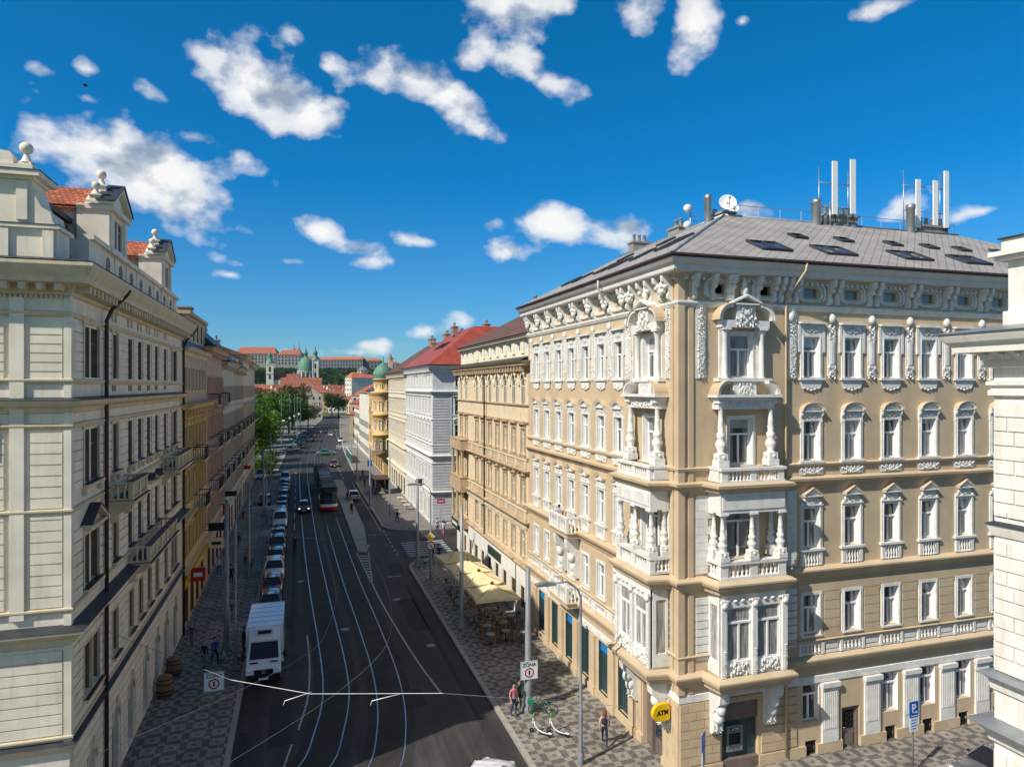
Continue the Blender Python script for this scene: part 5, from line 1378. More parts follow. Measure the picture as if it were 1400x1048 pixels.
    mb.box(-dep+1, -1.17, .0, 1.45, 25.762, 26.0); mb.box(-.85, -.5, -.05, .048, 22.55, 23.7); mb.box(-1.67, -1.32, -.04, .048, 24.0, 25.4); mb.box(-2.6, -1.9, -.05, .048, 22.55, 23.7)
    mb.build('gable', M['cream'], root)
    mb = MB(); mb.box(-dep+1, -.86, -.28, 1.74, 25.7605, 25.78); mb.box(-dep+1, -.27, -.11, 1.65, 23.861, 23.88); mb.build('sheet_metal_cover', M['lead'], root)
    mb = MB()
    for x in (-1.45,):
        mb.box(x-.2, x+.2, .1, .5, 26.0, 26.12); mb.lathe([(.24, 26.12), (.16, 26.2), (.07, 26.45), (.05, 26.5)], (x, .3, 0), 10); mb.sphere((x, .3, 26.66), .22, (1, 1, 1), 14, 9)
    mb.build('ball_finial', M['cream'], root)
    mb = MB(); mb.prism([(-1.8, 26.0), (-1.82, 26.3), (-1.9, 26.45), (-2.3, 26.5), (-2.9, 26.8), (-3.2, 28.2), (-6, 28.2), (-6, 26.0)], 'y', .1, 1.0); mb.build('scrolled_gable_top', M['cream'], root)
    mb = FE.mb(); mb.sphere((2.55, .12, 16.75), .34, (1, .5, 1), 10, 7); relief(mb, 2.3, 2.9, 15.6, 16.2, 5, .1, 61, .08); mb.box(2.2, 3.0, -.0, .12, 15.4, 16.3); mb.build('cartouche', M['cream_d'], root)
L1()

def left_rows():
    def balc(root, F, u, z, w=2.2, mm='ochre_d', d=.95, iron=True):
        b_ = empty('balcony', (0, 0, 0)); b_.parent = root
        m_ = F.mb(); m_.box(u-w/2, u+w/2, 0, d, z-.2, z); 
        for sg in (-1, 1): scroll(m_, u+sg*(w/2-.25), 0, z-.8, z-.202, .2, d*.8)
        m_.build('balcony_slab', M[mm], b_)
        m_ = F.mb()
        m_.box(u-w/2, u+w/2, d-.06, d, z+.98, z+1.04)
        for k in range(int(w/.14)): m_.box(u-w/2+.04+k*.14, u-w/2+.065+k*.14, d-.05, d-.02, z, z+.98)
        for sg in (-1, 1):
            for k in range(5): m_.box(u+sg*(w/2-.02)-.012, u+sg*(w/2-.02)+.012, .1+k*.17, .125+k*.17, z, z+.98)
            m_.box(u+sg*(w/2-.03)-.03, u+sg*(w/2-.03)+.03, 0, d-.061, z+.98, z+1.04)
        m_.build('railing', M['blackm'], b_)
    # yellow
    cs = [55.2+1.85*i for i in range(7)]
    root, F, FE, uy, ux, rf = row_building('yellow_terrace_building', 'yellow terraced building with attic storey beside the cream corner building', -1, -8.0, 54.0, 67.4, 16.7, 13, 'ochre', [(5.4, .8, 2.0, 'plain', 'none'), (9.3, .8, 2.2, 'hood', 'none'), (13.0, .8, 2.0, 'flat', 'none')], cs,
        belts=[('big', 8.3, 'ochre'), ('belt', 12.2, 'ochre_d'), ('big', 4.4, 'ochre')], trim='ochre', roof=False, pm='pane_dark', fm='brownwin', shop=([56, 58.9, 61.8, 64.7], 1.7, .2, 3.1, 'wood'), brackets=True, gutter=False)
    ops = [(uy(c)-.4, uy(c)+.4, 17.7, 19.4) for c in cs]
    m_ = F.mb(); wall_grid(m_, 0, 13.4, 16.7, 20.6, ops, .2, -.02); m_.M = None; m_.quad((0, 0, 16.7), (-13, 0, 16.7), (-13, 0, 20.6), (0, 0, 20.6)); m_.quad((0, 13.4, 16.7), (-13, 13.4, 16.7), (-13, 13.4, 20.6), (0, 13.4, 20.6)); m_.build('upper_wall', M['beige'], root)
    for o in ops: window(F, (o[0]+o[1])/2, 17.7, .8, 1.7, fm='brownwin', pm='pane_dark', wz=-.02, style='plain', sm='stone_b2')
    m_ = MB(); m_.sweep([(0, 13.4), (0, 0)], moulding('cornice', 20.9, .7)); m_.build('upper_cornice', M['stone_b2'], root)
    ops = [(uy(c)-.4, uy(c)+.4, 21.7, 23.2) for c in [58.4, 60.7, 63.0, 65.3]]
    m_ = MB(F.M @ T(0, -.12, 0)); wall_grid(m_, .05, 10.8, 20.95, 23.5, ops, .2); m_.box(0.03, 10.9, -4, .3, 23.5, 23.75); m_.quad((10.8, 0, 20.95), (10.8, -5, 20.95), (10.8, -5, 23.5), (10.8, 0, 23.5)); m_.build('attic_wall', M['beige'], root)
    for o in ops: inst('attic_window', win_mesh(.8, 1.5, 'brownwin', .66, False, .14), root, F.M @ T((o[0]+o[1])/2, -.12, 21.7)); inst('pane', pane_mesh(.8, 1.5, 'pane_dark'), root.children[-1], Matrix.Identity(4))
    r_ = roof_obj('roof', [[(.3, 0, 20.95), (.3, 13.4, 20.95), (-2.2, 13.4, 24.3), (-2.2, 0, 24.3)], [(-2.2, 0, 24.3), (-2.2, 13.4, 24.3), (-13, 13.4, 22), (-13, 0, 22)], [(.3, 0, 20.95), (-2.2, 0, 24.3), (-13, 0, 22), (-13, 0, 20.9)], [(.3, 13.4, 20.95), (-2.2, 13.4, 24.3), (-13, 13.4, 22), (-13, 13.4, 20.9)]], M['lead'], root)
    balc(root, F, uy(61), 8.35, 3.0); balc(root, F, uy(60), 12.2, 2.4)
    m_ = MB(); 
    for x, h in ((-2.5, 2.6), (-3.2, 1.6), (-4, 1.9)): m_.tube([(x, 9, 24.2), (x, 9, 24.2+h)], .03, 5); m_.tube([(x-.3, 9, 24+h), (x+.3, 9, 24+h)], .02, 4)
    m_.build('aerial', M['steel'], root)
    m_ = F.mb(); m_.box(.3, 13.1, .12, .2, 3.25, 3.85); m_.build('shop_fascia', M['yellow'], root)
    # pink
    cs = [68.6+1.75*i for i in range(8)]
    root, F, FE, uy, ux, rf = row_building('pink_terrace_building', 'dusty pink terraced building with wrought-iron balconies and a tall rendered chimney', -1, -8.0, 67.4, 81.2, 21.6, 13, 'pink', [(5.2, .8, 2.0, 'plain', 'none'), (9.0, .8, 2.3, 'gable', 'none'), (13.0, .8, 2.2, 'hood', 'none'), (16.8, .8, 2.1, 'plain', 'none')], cs,
        belts=[('big', 8.2, 'pink'), ('belt', 12.2, 'pink'), ('belt', 16.2, 'pink'), ('big', 4.3, 'pink')], trim='pink', roofm='lead', roofh=3.2, roofin=2.6, pm='pane_dark', fm='brownwin', shop=([69.5, 72.8, 76.1, 79.4], 1.9, .2, 3.1, 'wood'))
    for y, z, w in ((69.5, 16.3, 2), (79.0, 16.3, 2), (71, 12.3, 3.5), (78, 12.3, 3.4), (71, 8.3, 4), (78.2, 8.3, 3.6)): balc(root, F, uy(y), z, w, 'pink')
    chimney(root, -2.0, 2.0, 23.0, 1.1, 1.6, 2.2, 'brick', 0); chimney(root, -2.0, 12.2, 23.0, 1.1, 1.6, 1.6, 'brick', 0)
    # warm grey, taupe, pale
    for nm, lb, y0, y1, tp, wm, n, rm, dorm in (('grey_terrace_building', 'warm grey terraced building with a row of white dormers', 81.2, 95.6, 20.7, 'greyb', 7, 'lead', True), ('taupe_terrace_building', 'dark taupe terraced building with iron balconies next to the grey one', 95.6, 110.4, 20.4, 'taupe', 7, 'lead', True), ('brown_terrace_building', 'brownish end building of the left row with a curved balcony, beside the park trees', 110.4, 124.0, 22.6, 'stone_b2', 6, 'browntile', False), ('narrow_end_building', 'narrow pale building at the far end of the left row, beside the park', 124.0, 139.0, 21.8, 'greyb', 6, 'browntile', False)):
        st = (y1-y0)/n; cs = [y0+st*(i+.5) for i in range(n)]
        root, F, FE, uy, ux, rf = row_building(nm, lb, -1, -8.0, y0, y1, tp, 13, wm, [(5.2, .85, 2.0, 'plain', 'none'), (8.9, .85, 2.2, 'hood', 'none'), (12.6, .85, 2.2, 'gable' if n == 6 else 'plain', 'none'), (16.2, .85, 1.8, 'plain', 'none')], cs,
            belts=[('big', 8.1, wm), ('belt', 12.0, wm), ('belt', 15.6, wm), ('big', 4.3, wm)], trim=wm, roofm=rm, roofh=3.2 if dorm else 1.4, roofin=2.8, pm='pane_dark', fm='b4', shop=([y0+2+3.1*i for i in range(4)], 1.8, .2, 3.1, 'wood'))
        for k, z in enumerate((8.2, 12.1)): balc(root, F, uy(y0+3.5+k), z, 3.4, wm); balc(root, F, uy(y1-3.4), z, 3.4, wm)
        if dorm:
            for i in range(4):
                y = 1.8+i*(y1-y0-3)/3.2
                m_ = MB(); m_.box(-2.6, -.5, y-.55, y+.55, tp+.1, tp+1.7); dm = m_.build('dormer', M['b4'], root)
                m_ = MB(); m_.box(-2.8, -.35, y-.65, y+.65, tp+1.702, tp+1.82); m_.build('dormer_roof', M['lead'], dm)
                m_ = MB(); m_.quad((-.49, y-.35, tp+.5), (-.49, y+.35, tp+.5), (-.49, y+.35, tp+1.5), (-.49, y-.35, tp+1.5)); m_.build('pane', M['pane_dark'], dm)
            chimney(root, -3.0, (y1-y0)*.55, tp+2.0, .9, 1.2, 2.0, 'concrete', 2)
left_rows()

# ---- foreground corner building at the right edge (only its street front near the corner can be seen)
def fg():
    X, Y1 = 16.5, 12.6
    Y0 = -6.0; L = Y1-Y0; dep = 14
    root = empty('white_corner_building', (X, Y0, 0), 0, 'chalk white banded corner building close by at the right edge of the view', 'building')
    F = Fac(root, 0, 0, PI/2)
    FN = Fac(root, 0, L, 0)                       # side that faces +Y
    cs = [L-3.6-2.6*i for i in range(5)]; rows = [(1.2, 2.2), (5.8, 2.1), (10.9, 2.1), (14.9, 2.0)]
    ops = [(c-.55, c+.55, z, z+h) for c in cs for z, h in rows]; opN = [(c-.5, c+.5, z, z+h) for c in (3, 6, 9, 12) for z, h in rows]
    mb = F.mb(); wall_grid(mb, 0, L, -.3, 18.6, ops, .25); mb.M = FN.M; wall_grid(mb, 0, dep, -.3, 18.6, opN, .25)
    mb.M = None; mb.quad((0, 0, -.3), (dep, 0, -.3), (dep, 0, 18.6), (0, 0, 18.6)); mb.quad((dep, 0, -.3), (dep, L, -.3), (dep, L, 18.6), (dep, 0, 18.6))
    mb.build('wall', M['fg'], root)
    mb = F.mb()
    for z0, z1, h in ((.4, 9.0, .5), (11.0, 14.2, .36), (14.8, 17.6, .36)): courses(mb, 0.2, L-.03, z0, z1, ops, h, .03, .05, .95, .15)
    mb.M = FN.M
    for z0, z1, h in ((.4, 9.0, .5), (11.0, 14.2, .36), (14.8, 17.6, .36)): courses(mb, 0.03, dep-.2, z0, z1, opN, h, .03, .05, .95, .15)
    mb.build('banded_wall', M['fg'], root)
    path = [(0, 0), (0, L), (dep, L)]
    # left of this path's direction is outward
    def sw(name, prof, m): mb = MB(); mb.sweep(path, prof); mb.build(name, M[m], root)
    sw('string_course', [(0, 14.3), (.05, 14.32), (.10, 14.5), (.12, 14.58), (0, 14.62)], 'fg'); sw('sheet_metal_cover', [(.15, 14.585), (.15, 14.6), (0, 14.67), (0, 14.63)], 'lead')
    sw('string_course', [(0, 10.5), (.06, 10.52), (.10, 10.75), (.22, 10.85), (0, 10.9)], 'fg'); sw('sheet_metal_cover', [(.28, 10.86), (.28, 10.88), (0, 10.98), (0, 10.91)], 'zinc')
    sw('string_course', [(0, 9.2), (.08, 9.24), (.16, 9.5), (.36, 9.65), (0, 9.7)], 'fg'); sw('sheet_metal_cover', [(.44, 9.66), (.44, 9.68), (0, 9.8), (0, 9.71)], 'zinc')
    sw('frieze', [(0, 17.75), (.1, 17.78), (.1, 17.9), (.05, 17.92), (.05, 18.0), (.13, 18.03), (.13, 18.12), (0, 18.15)], 'fg')
    sw('cornice', [(0, 18.45), (.12, 18.48), (.2, 18.72), (.28, 18.8), (.62, 18.84), (.64, 19.02), (.76, 19.1), (.84, 19.24), (.84, 19.3), (0, 19.34)], 'fg')
    sw('sheet_metal_cover', [(.9, 19.31), (.9, 19.33), (0, 19.5), (0, 19.35)], 'zinc')
    mb = F.mb()
    for i in range(46): mb.box(L-.2-i*.4, L+.0-i*.4, .2, .42, 18.66, 18.80); mb.sphere((L-.1-i*.4, .45, 18.74), .07, (1, 1, .6), 6, 4)
    mb.M = FN.M
    for i in range(34): mb.box(.05+i*.4, .25+i*.4, .2, .42, 18.66, 18.80)
    mb.build('modillions', M['white'], root)
    mb = MB(); mb.box(.12, dep, .0, L-.12, 19.36, 19.85); mb.box(.2, dep, .0, L-.2, 19.852, 21.1); mb.box(.0, dep+.1, -.1, L+.0, 21.1, 21.2); mb.box(-.1, dep+.1, -.1, L+.1, 21.202, 21.32); mb.box(.1, dep, 0, L-.1, 21.322, 21.62)
    mb.build('attic_parapet', M['fg'], root)
    mb = MB(); mb.box(.04, dep+.1, -.05, L-.04, 21.622, 21.66); mb.build('parapet_cover', M['lead'], root)
    for c in cs:
        for z, h in rows: window(F, c, z, 1.1, h, style='plain', sm='fg')
    for c in (3, 6, 9, 12):
        for z, h in rows: window(FN, c, z, 1.0, h, style='plain', sm='fg')
fg()
# ------------------------------------------------------------------ ground, road, pavements, markings, rails
def structure(mb, name, m):
    o = mb.build(name, m if isinstance(m, list) else [m]); o['kind'] = 'structure'; return o

def hill_z(x, y):
    """terrain height: flat town, then rising to the castle ridge"""
    d = math.hypot(x, y)
    t = max(0, min(1, (d-560)/(1420-560)))
    s = t*t*(3-2*t)
    ridge = 43 + 3*math.sin(x*.004+1)
    return s*ridge*(.35+.65*max(0, min(1, (d-900)/520)))
def terrain():
    vs = []; fs = []
    rs = [0, 30, 100, 250, 450, 560, 640, 720, 800, 880, 960, 1040, 1120, 1200, 1280, 1360, 1440, 1520, 1700, 2200, 3000]
    n = 96
    for r_ in rs:
        for j in range(n):
            a = 2*PI*j/n
            x, y = r_*math.sin(a), r_*math.cos(a)
            z = hill_z(x, y) if y > 0 and abs(math.atan2(x, y)) < 1.3 else 0
            w = max(0, 1-max(0, abs(math.atan2(x, y) if y > 0 else 3)-.9)/.4)
            vs.append((x, y, z*w - .06))
    for i in range(len(rs)-1):
        for j in range(n):
            j2 = (j+1) % n; fs.append((i*n+j, i*n+j2, (i+1)*n+j2, (i+1)*n+j))
    mb = MB(); mb.sm = True; mb.add(vs, fs); structure(mb, 'terrain', M['terrain'])
terrain()
# carriageway: straight between the houses, then a gentle bend to the right past the park
ctr = [(3.6, -60), (3.6, 0), (3.6, 60), (3.6, 120), (3.4, 160), (4.6, 200), (8.2, 262), (12.3, 320), (16.6, 380), (20, 430)]
wid = [14, 14, 14, 14, 15, 15, 13, 11, 9.5, 9]
mb = MB()
for i in range(len(ctr)-1):
    (a, y0), (b, y1) = ctr[i], ctr[i+1]; w0, w1 = wid[i]/2, wid[i+1]/2
    mb.quad((a-w0, y0, 0), (a+w0, y0, 0), (b+w1, y1, 0), (b-w1, y1, 0))
mb.box(-70, -3.4, 8, 32, -.05, -.004); mb.box(10.6, 90, 8, 40, -.05, -.004); mb.box(10.5, 70, 60, 95, -.05, -.004); mb.box(10.0, 60, 125, 150, -.05, -.005); mb.box(-60, -3.5, 141, 150, -.05, -.004)
structure(mb, 'road', M['asphalt'])

def arcp(cx, cy, r, a0, a1, n=8): return [(cx+r*math.cos(R(a0+(a1-a0)*i/n)), cy+r*math.sin(R(a0+(a1-a0)*i/n))) for i in range(n+1)]
def pavement(name, outer, m, z=.13, kerbpath=None):
    mb = MB(); mb.poly([(x, y, z) for x, y in outer])
    n = len(outer)
    o = structure(mb, name, m)
    if kerbpath:
        k = MB(); k.sweep(kerbpath, [(-.02, -.03), (-.02, z+.012), (-.30, z+.012), (-.30, z-.02)]); structure(k, 'kerb', M['kerb'])
    return o
# right, in front of the corner building (mosaic) with its rounded corner into the side street
kp = [(90, 24.4)] + [(14.2, 24.4)] + arcp(14.2, 28.2, 3.8, -90, -180)[1:] + [(10.4, 64)] + arcp(13.6, 64, 3.2, 180, 95, 8) + [(16.5, 67.2), (16.5, 70)]
kp = [(90, 24.4), (14.2, 24.4)] + arcp(14.2, 28.2, 3.8, -90, -180)[1:] + [(10.4, 67.0)] + arcp(14.4, 67.0, 4.0, 180, 120, 8)[1:] + [(16.4, 71.6), (60, 71.6)]
pavement('right_pavement', kp + [(60, 60), (90, 60)], M['mosaic'], .13, [p for p in kp][::-1][::-1])
kp2 = [(60, 84.6), (14.5, 84.6)] + arcp(14.5, 88.9, 4.3, -90, -180)[1:] + [(10.1, 131), (11.5, 132.4), (60, 132.4)]
pavement('far_right_pavement', kp2, M['sidepave'], .13, kp2)
kp3 = [(60, 139.6), (12, 139.6), (10.8, 141), (11.2, 160), (12.1, 200), (14.7, 262), (17.8, 320), (21.35, 380), (24.5, 430)]
pavement('distant_right_pavement', kp3 + [(60, 430)], M['sidepave'], .13, kp3)
kl = [(-3.1, 139), (-3.1, 30.5)] + arcp(-6.2, 30.5, 3.1, 0, -70, 6)[1:] + [(-9, 26.4), (-60, 26.4)]
pavement('left_pavement', kl + [(-60, 60), (-20, 139)], M['mosaic'], .13, kl)
kl2 = [(12.0, 430), (11.9, 380), (6.8, 320), (1.7, 262), (-2.9, 200), (-4.2, 151)]
pavement('park_pavement', kl2 + [(-60, 151), (-60, 430)], M['sidepave'], .10, kl2)
kf = [(10.8, -40), (10.8, 11.5)] + arcp(14.3, 11.8, 3.5, 180, 90, 6)[1:] + [(90, 15.3)]
pavement('near_right_pavement', kf + [(90, -40)], M['mosaic'], .13, kf)
# island of the tram stop
isl = [(6.15, 75.5), (7.15, 75.3), (8.0, 88), (8.0, 134), (6.1, 135)]
mb = MB(); mb.prism(isl, 'z', -.02, .16); structure(mb, 'tram_stop_island', M['kerb'])

def G(u, v, z=0.0):
    F_ = 933.0; A_ = math.atan(292/933); s_, c_ = math.sin(A_), math.cos(A_)
    x = (u-700)/F_; zz = (528-v)/F_; t = (z-18.0)/zz
    return ((s_+x*c_)*t, (c_-x*s_)*t)
def smooth(pts, n=4):
    out = []
    P = [Vector((p[0], p[1])) for p in pts]
    P = [P[0]*2-P[1]] + P + [P[-1]*2-P[-2]]
    for i in range(1, len(P)-2):
        for k in range(n):
            t = k/n; a, b, c, d = P[i-1:i+3]
            out.append(.5*((2*b)+(c-a)*t+(2*a-5*b+4*c-d)*t*t+(3*b-a-3*c+d)*t**3))
    out.append(P[-2]); return [(p.x, p.y) for p in out]
def ribbon(mb, pts, w, z, z1=None):
    n = len(pts)
    L = []; Rr = []
    for i, p in enumerate(pts):
        a = Vector(pts[max(0, i-1)]); b = Vector(pts[min(n-1, i+1)]); d = (b-a).normalized(); nn = Vector((-d.y, d.x))
        L.append((p[0]+nn.x*w/2, p[1]+nn.y*w/2, z)); Rr.append((p[0]-nn.x*w/2, p[1]-nn.y*w/2, z))
    for i in range(n-1): mb.quad(L[i], Rr[i], Rr[i+1], L[i+1])
# centre lines of the two tracks (world metres)
tl = smooth([(-13, 20.5), (-9, 24), (-5, 27.5), (-1.9, 30.3), (.70, 33.6), (1.55, 37), (2.05, 40.5), (2.18, 44.2), (2.08, 50), (1.86, 57), (1.67, 64), (1.35, 80), (1.15, 100), (1.0, 125), (1.0, 150), (1.6, 180), (3.4, 215), (6.2, 262), (10.5, 320), (15, 380)])
trk = smooth([(-8, 18.5), (-4.5, 22), (-1.5, 25), (1.4, 28.4), (3.75, 32.3), (4.65, 36), (5.08, 40), (5.20, 44.5), (5.1, 50), (4.9, 57), (4.68, 64), (4.4, 80), (4.2, 100), (4.05, 125), (4.1, 150), (4.7, 180), (6.5, 215), (9.2, 262), (13.3, 320), (17.6, 380)])
mb = MB()
for c in (tl, trk): ribbon(mb, c, 2.5, .004)
structure(mb, 'track_bed', M['trackbed'])
mb = MB()
def offs(pts, d):
    out = []
    for i, p in enumerate(pts):
        a = Vector(pts[max(0, i-1)]); b = Vector(pts[min(len(pts)-1, i+1)]); t = (b-a).normalized(); out.append((p[0]-t.y*d, p[1]+t.x*d))
    return out
for c in (tl, trk):
    for d in (-.745, .745): ribbon(mb, offs(c, d), .065, .012)
structure(mb, 'tram_rails', M['rail'])
mb = MB()
for c in (tl, trk):
    for d in (-.69, .69): ribbon(mb, offs(c, d), .045, .009)
structure(mb, 'rail_grooves', M['ink'])
# painted markings
mb = MB()
z = .008
for i in range(9): y = 74.2-i*1.05; w = .08+ (74.2-y)*0; x0 = 6.15+(75-y)*.0; mb.quad((6.2+(75.3-y)*.02, y, z), (7.15-(75.3-y)*.055, y-.25, z), (7.15-(75.3-y)*.055, y-.72, z), (6.2+(75.3-y)*.02, y-.47, z))
ribbon(mb, [(6.05, 75.5), (6.35, 64)], .11, z); ribbon(mb, [(7.25, 75.3), (6.5, 64)], .11, z)
ribbon(mb, smooth([(6.42, 64), (6.6, 58), (7.05, 50), (7.5, 44), (8.0, 39.5)]), .12, z)
for y in range(73, 87, 2): mb.box(10.05, 10.17, y, y+1.0, .004, z)
for i in range(7):
    mb.box(11.2, 16.1, 72.2+i*1.02, 72.72+i*1.02, .004, z)        # zebra over the side street
for i in range(4): mb.box(6.6+i*.95 if i else 8.3, 7.1+i*.95 if i else 8.8, 118, 121, .004, z)
for y in range(136, 175, 6): ribbon(mb, [(8.3, y), (8.35, y+3)], .12, z)
ribbon(mb, [(9.8, 86), (9.6, 130)], .1, z)
lane = smooth([G(420, 868), G(423, 900), G(423, 930), G(420, 958), G(408, 997)])
ribbon(mb, lane, .1, z); ribbon(mb, [G(399, 1017), G(388, 1048)], .1, z)
for y in range(90, 150, 8): mb.box(-.55, -.45, y, y+4, .004, z)
for i in range(12): ribbon(mb, [(5.9+(i+15)*.35-1.0*0, 200+i*9), (6.1+(i+15)*.35, 204+i*9)], .15, z)
for p in ((8.6, 84), (8.7, 65)): mb.box(p[0]-.6, p[0]+.6, p[1], p[1]+.18, .004, z)
structure(mb, 'lane_markings', M['line'])
mb = MB()
for x, y in ((4.9, 95.5), (7.9, 58), (3.3, 52), (8.8, 47), (.2, 66)):
    mb.poly([(x+.32*math.cos(t), y+.32*math.sin(t), .009) for t in [2*PI*i/14 for i in range(14)]])
structure(mb, 'manhole_covers', M['pole'])
# repaired patches in the carriageway
mb = MB()
for x0, x1, y0, y1 in ((-2.6, -.6, 53, 56), (8.0, 9.3, 50, 58), (-1.5, -.4, 36, 41), (7.2, 10.0, 93, 104), (-.8, .4, 88, 99), (9.2, 9.5, 30, 62), (5.9, 6.9, 38, 40.5), (-2.9, -2.5, 31, 38), (-.6, -.3, 50, 86), (8.6, 9.9, 66, 70)):
    mb.quad((x0, y0, .003), (x1, y0+.2, .003), (x1, y1, .003), (x0, y1, .003))
structure(mb, 'asphalt_patches', mat('newer_asphalt', (.032, .032, .034), var=.2, bump=.2))

# ------------------------------------------------------------------ vehicles
def ring(y, zb, zs, zt, w, tuck=.86, top=.80):
    """half-round body section at y: sill, bulge, shoulder, deck"""
    return [(-w*tuck, y, zb), (-w*.985, y, zb+.12), (-w, y, (zb+zs)/2), (-w*.985, y, zs), (-w*top, y, zt), (0, y, zt+.015), (w*top, y, zt), (w*.985, y, zs), (w, y, (zb+zs)/2), (w*.985, y, zb+.12), (w*tuck, y, zb)]
def loft(mb, rings):
    k = len(rings[0]); vs = [p for r_ in rings for p in r_]; fs = []
    for i in range(len(rings)-1):
        for j in range(k): fs.append((i*k+j, i*k+(j+1) % k, (i+1)*k+(j+1) % k, (i+1)*k+j))
    fs.append(tuple(range(k))); fs.append(tuple((len(rings)-1)*k+j for j in range(k))[::-1])
    mb.sm = True; mb.add(vs, fs); mb.sm = False
PAINTS = {}
def car_paint(col):
    if col not in PAINTS: PAINTS[col] = paint('car_paint_%d' % len(PAINTS), col, rough=.3, coat=1.0)
    return PAINTS[col]
def car(x, y, rz, kind, col, label, group=None, lights=False, plate=True):
    """front of the car points to -y before turning by rz"""
    L, W, H, hoodz, y1, y2, y3, y4 = {'hatch': (4.1, .87, 1.47, .95, -.95, -.25, 1.35, 1.85), 'suv': (4.5, .92, 1.68, 1.06, -1.05, -.35, 1.55, 2.05), 'sedan': (4.6, .89, 1.44, .92, -1.05, -.3, .95, 1.6), 'mpv': (4.8, .94, 1.9, 1.12, -1.5, -.7, 2.0, 2.3)}[kind]
    root = empty('parked_car' if group and 'parked' in group else 'car', (x, y, 0), rz, label, 'car', group)
    h = L/2; P = [car_paint(col)]
    def body():
        mb = MB()
        rg = [ring(-h, .30, .52, .60, W*.72), ring(-h+.10, .22, .60, .70, W*.88), ring(-h+.45, .19, .68, hoodz-.10, W*.97), ring(y1, .19, .80, hoodz+.0, W), ring(0, .19, .84, hoodz+.04, W), ring(y3, .19, .86, hoodz+.05, W),
              ring(h-.35, .20, .84, (hoodz+.05 if kind != 'sedan' else hoodz+.03), W*.97), ring(h-.06, .26, .78, hoodz-.02, W*.88), ring(h, .34, .66, hoodz-.18, W*.78)]
        loft(mb, rg); return mb.mesh('car_body', P)
    bk = ('body', kind); me = cached(bk, body)
    o = inst('body', me, root, Matrix.Identity(4)); o.material_slots[0].link = 'OBJECT'; o.material_slots[0].material = P[0]
    wb = W*.93; wt = W*.70; zb = hoodz+.02; yr = y4 if kind != 'sedan' else y4-.1
    corners_b = [(-wb, y1), (wb, y1), (wb, yr+.1), (-wb, yr+.1)]; corners_t = [(-wt, y2), (wt, y2), (wt, y3), (-wt, y3)]
    def glass():
        mb = MB(); b = [(p[0], p[1], zb) for p in corners_b]; t = [(p[0], p[1], H-.05) for p in corners_t]
        mb.add(b+t, [(0, 1, 5, 4), (1, 2, 6, 5), (2, 3, 7, 6), (3, 0, 4, 7)]); return mb.mesh('car_glass', M['cglass'])
    inst('windows', cached(('glass', kind), glass), root, Matrix.Identity(4))
    def roof():
        mb = MB()
        n = 6; vs = []; 
        rows = []
        for j in range(5):
            t = j/4; yy = (y2-.05)+(y3+.1-y2)*t; cz = H-.06+.07*math.sin(PI*(.15+.7*t))
            rows.append([(-wt-.02, yy, H-.08), (-wt*.8, yy, cz), (0, yy, cz+.03), (wt*.8, yy, cz), (wt+.02, yy, H-.08)])
        vs = [p for r_ in rows for p in r_]; fs = [(i*5+j, i*5+j+1, i*5+5+j+1, i*5+5+j) for i in range(4) for j in range(4)]
        mb.sm = True; mb.add(vs, fs); mb.sm = False
        for (a, c) in zip(corners_b, corners_t): mb.tube([(a[0]*1.0, a[1], zb-.02), (c[0]*1.01, c[1], H-.06)], .045, 5)
        for sg in (-1, 1):
            ym = (y2+y3)/2; mb.tube([(sg*wb*1.005, ym+.05, zb-.02), (sg*wt*1.01, ym, H-.06)], .04, 5)
            mb.tube([(sg*(wt+.005), y2, H-.06), (sg*(wt+.005), y3, H-.06)], .04, 5)
        return mb.mesh('car_roof', P)
    o = inst('roof', cached(('roof', kind), roof), root, Matrix.Identity(4)); o.material_slots[0].link = 'OBJECT'; o.material_slots[0].material = P[0]
    def wheel():
        mb = MB(RZ(0) @ Matrix.Rotation(PI/2, 4, 'Y')); mb.lathe([(.18, -.1), (.30, -.11), (.325, -.07), (.325, .07), (.30, .11), (.18, .1)], (0, 0, 0), 14); return mb.mesh('tyre', M['rubber'])
    def rim():
        mb = MB(Matrix.Rotation(PI/2, 4, 'Y')); mb.lathe([(0, .085), (.06, .09), (.19, .09), (.2, .10)], (0, 0, 0), 12)
        for i in range(5): mb.cbox((.11*math.cos(i*2*PI/5), .11*math.sin(i*2*PI/5), .095), (.16, .04, .02), i*2*PI/5)
        mb.lathe([(0, -.085), (.19, -.09), (.2, -.10)], (0, 0, 0), 12); return mb.mesh('rim', M['alloy'])
    for sy in (-h+.78, h-.75):
        for sg in (-1, 1):
            w = inst('wheel', cached('wheel', wheel), root, T(sg*(W-.10), sy, .325)); inst('rim', cached('rim', rim), w, Matrix.Identity(4))
    def lamp():
        mb = MB(); mb.sphere((0, 0, 0), .12, (1.35, .8, .75), 8, 5); return mb.mesh('headlight', M['lens'])
    def rlamp():
        mb = MB(); mb.box(-.13, .13, -.05, .05, -.11, .14); return mb.mesh('tail_light', M['redlens'])
    for sg in (-1, 1):
        l_ = inst('headlight', cached('hl', lamp), root, T(sg*W*.68, -h+.14, .64)); 
        if lights: l_.data = cached('hlon', lambda: (lambda mb: (mb.sphere((0, 0, 0), .12, (1.35, .8, .75), 8, 5), mb.mesh('headlight_lit', M['lit']))[1])(MB()))
        inst('tail_light', cached('tl', rlamp), root, T(sg*W*.74, h-.06, .80))
        def mir(): mb = MB(); mb.sphere((0, 0, 0), .09, (1.2, .7, .8), 7, 5); return mb.mesh('mirror', M['black'])
        inst('mirror', cached('mir', mir), root, T(sg*(W+.07), y1+.35, hoodz+.10))
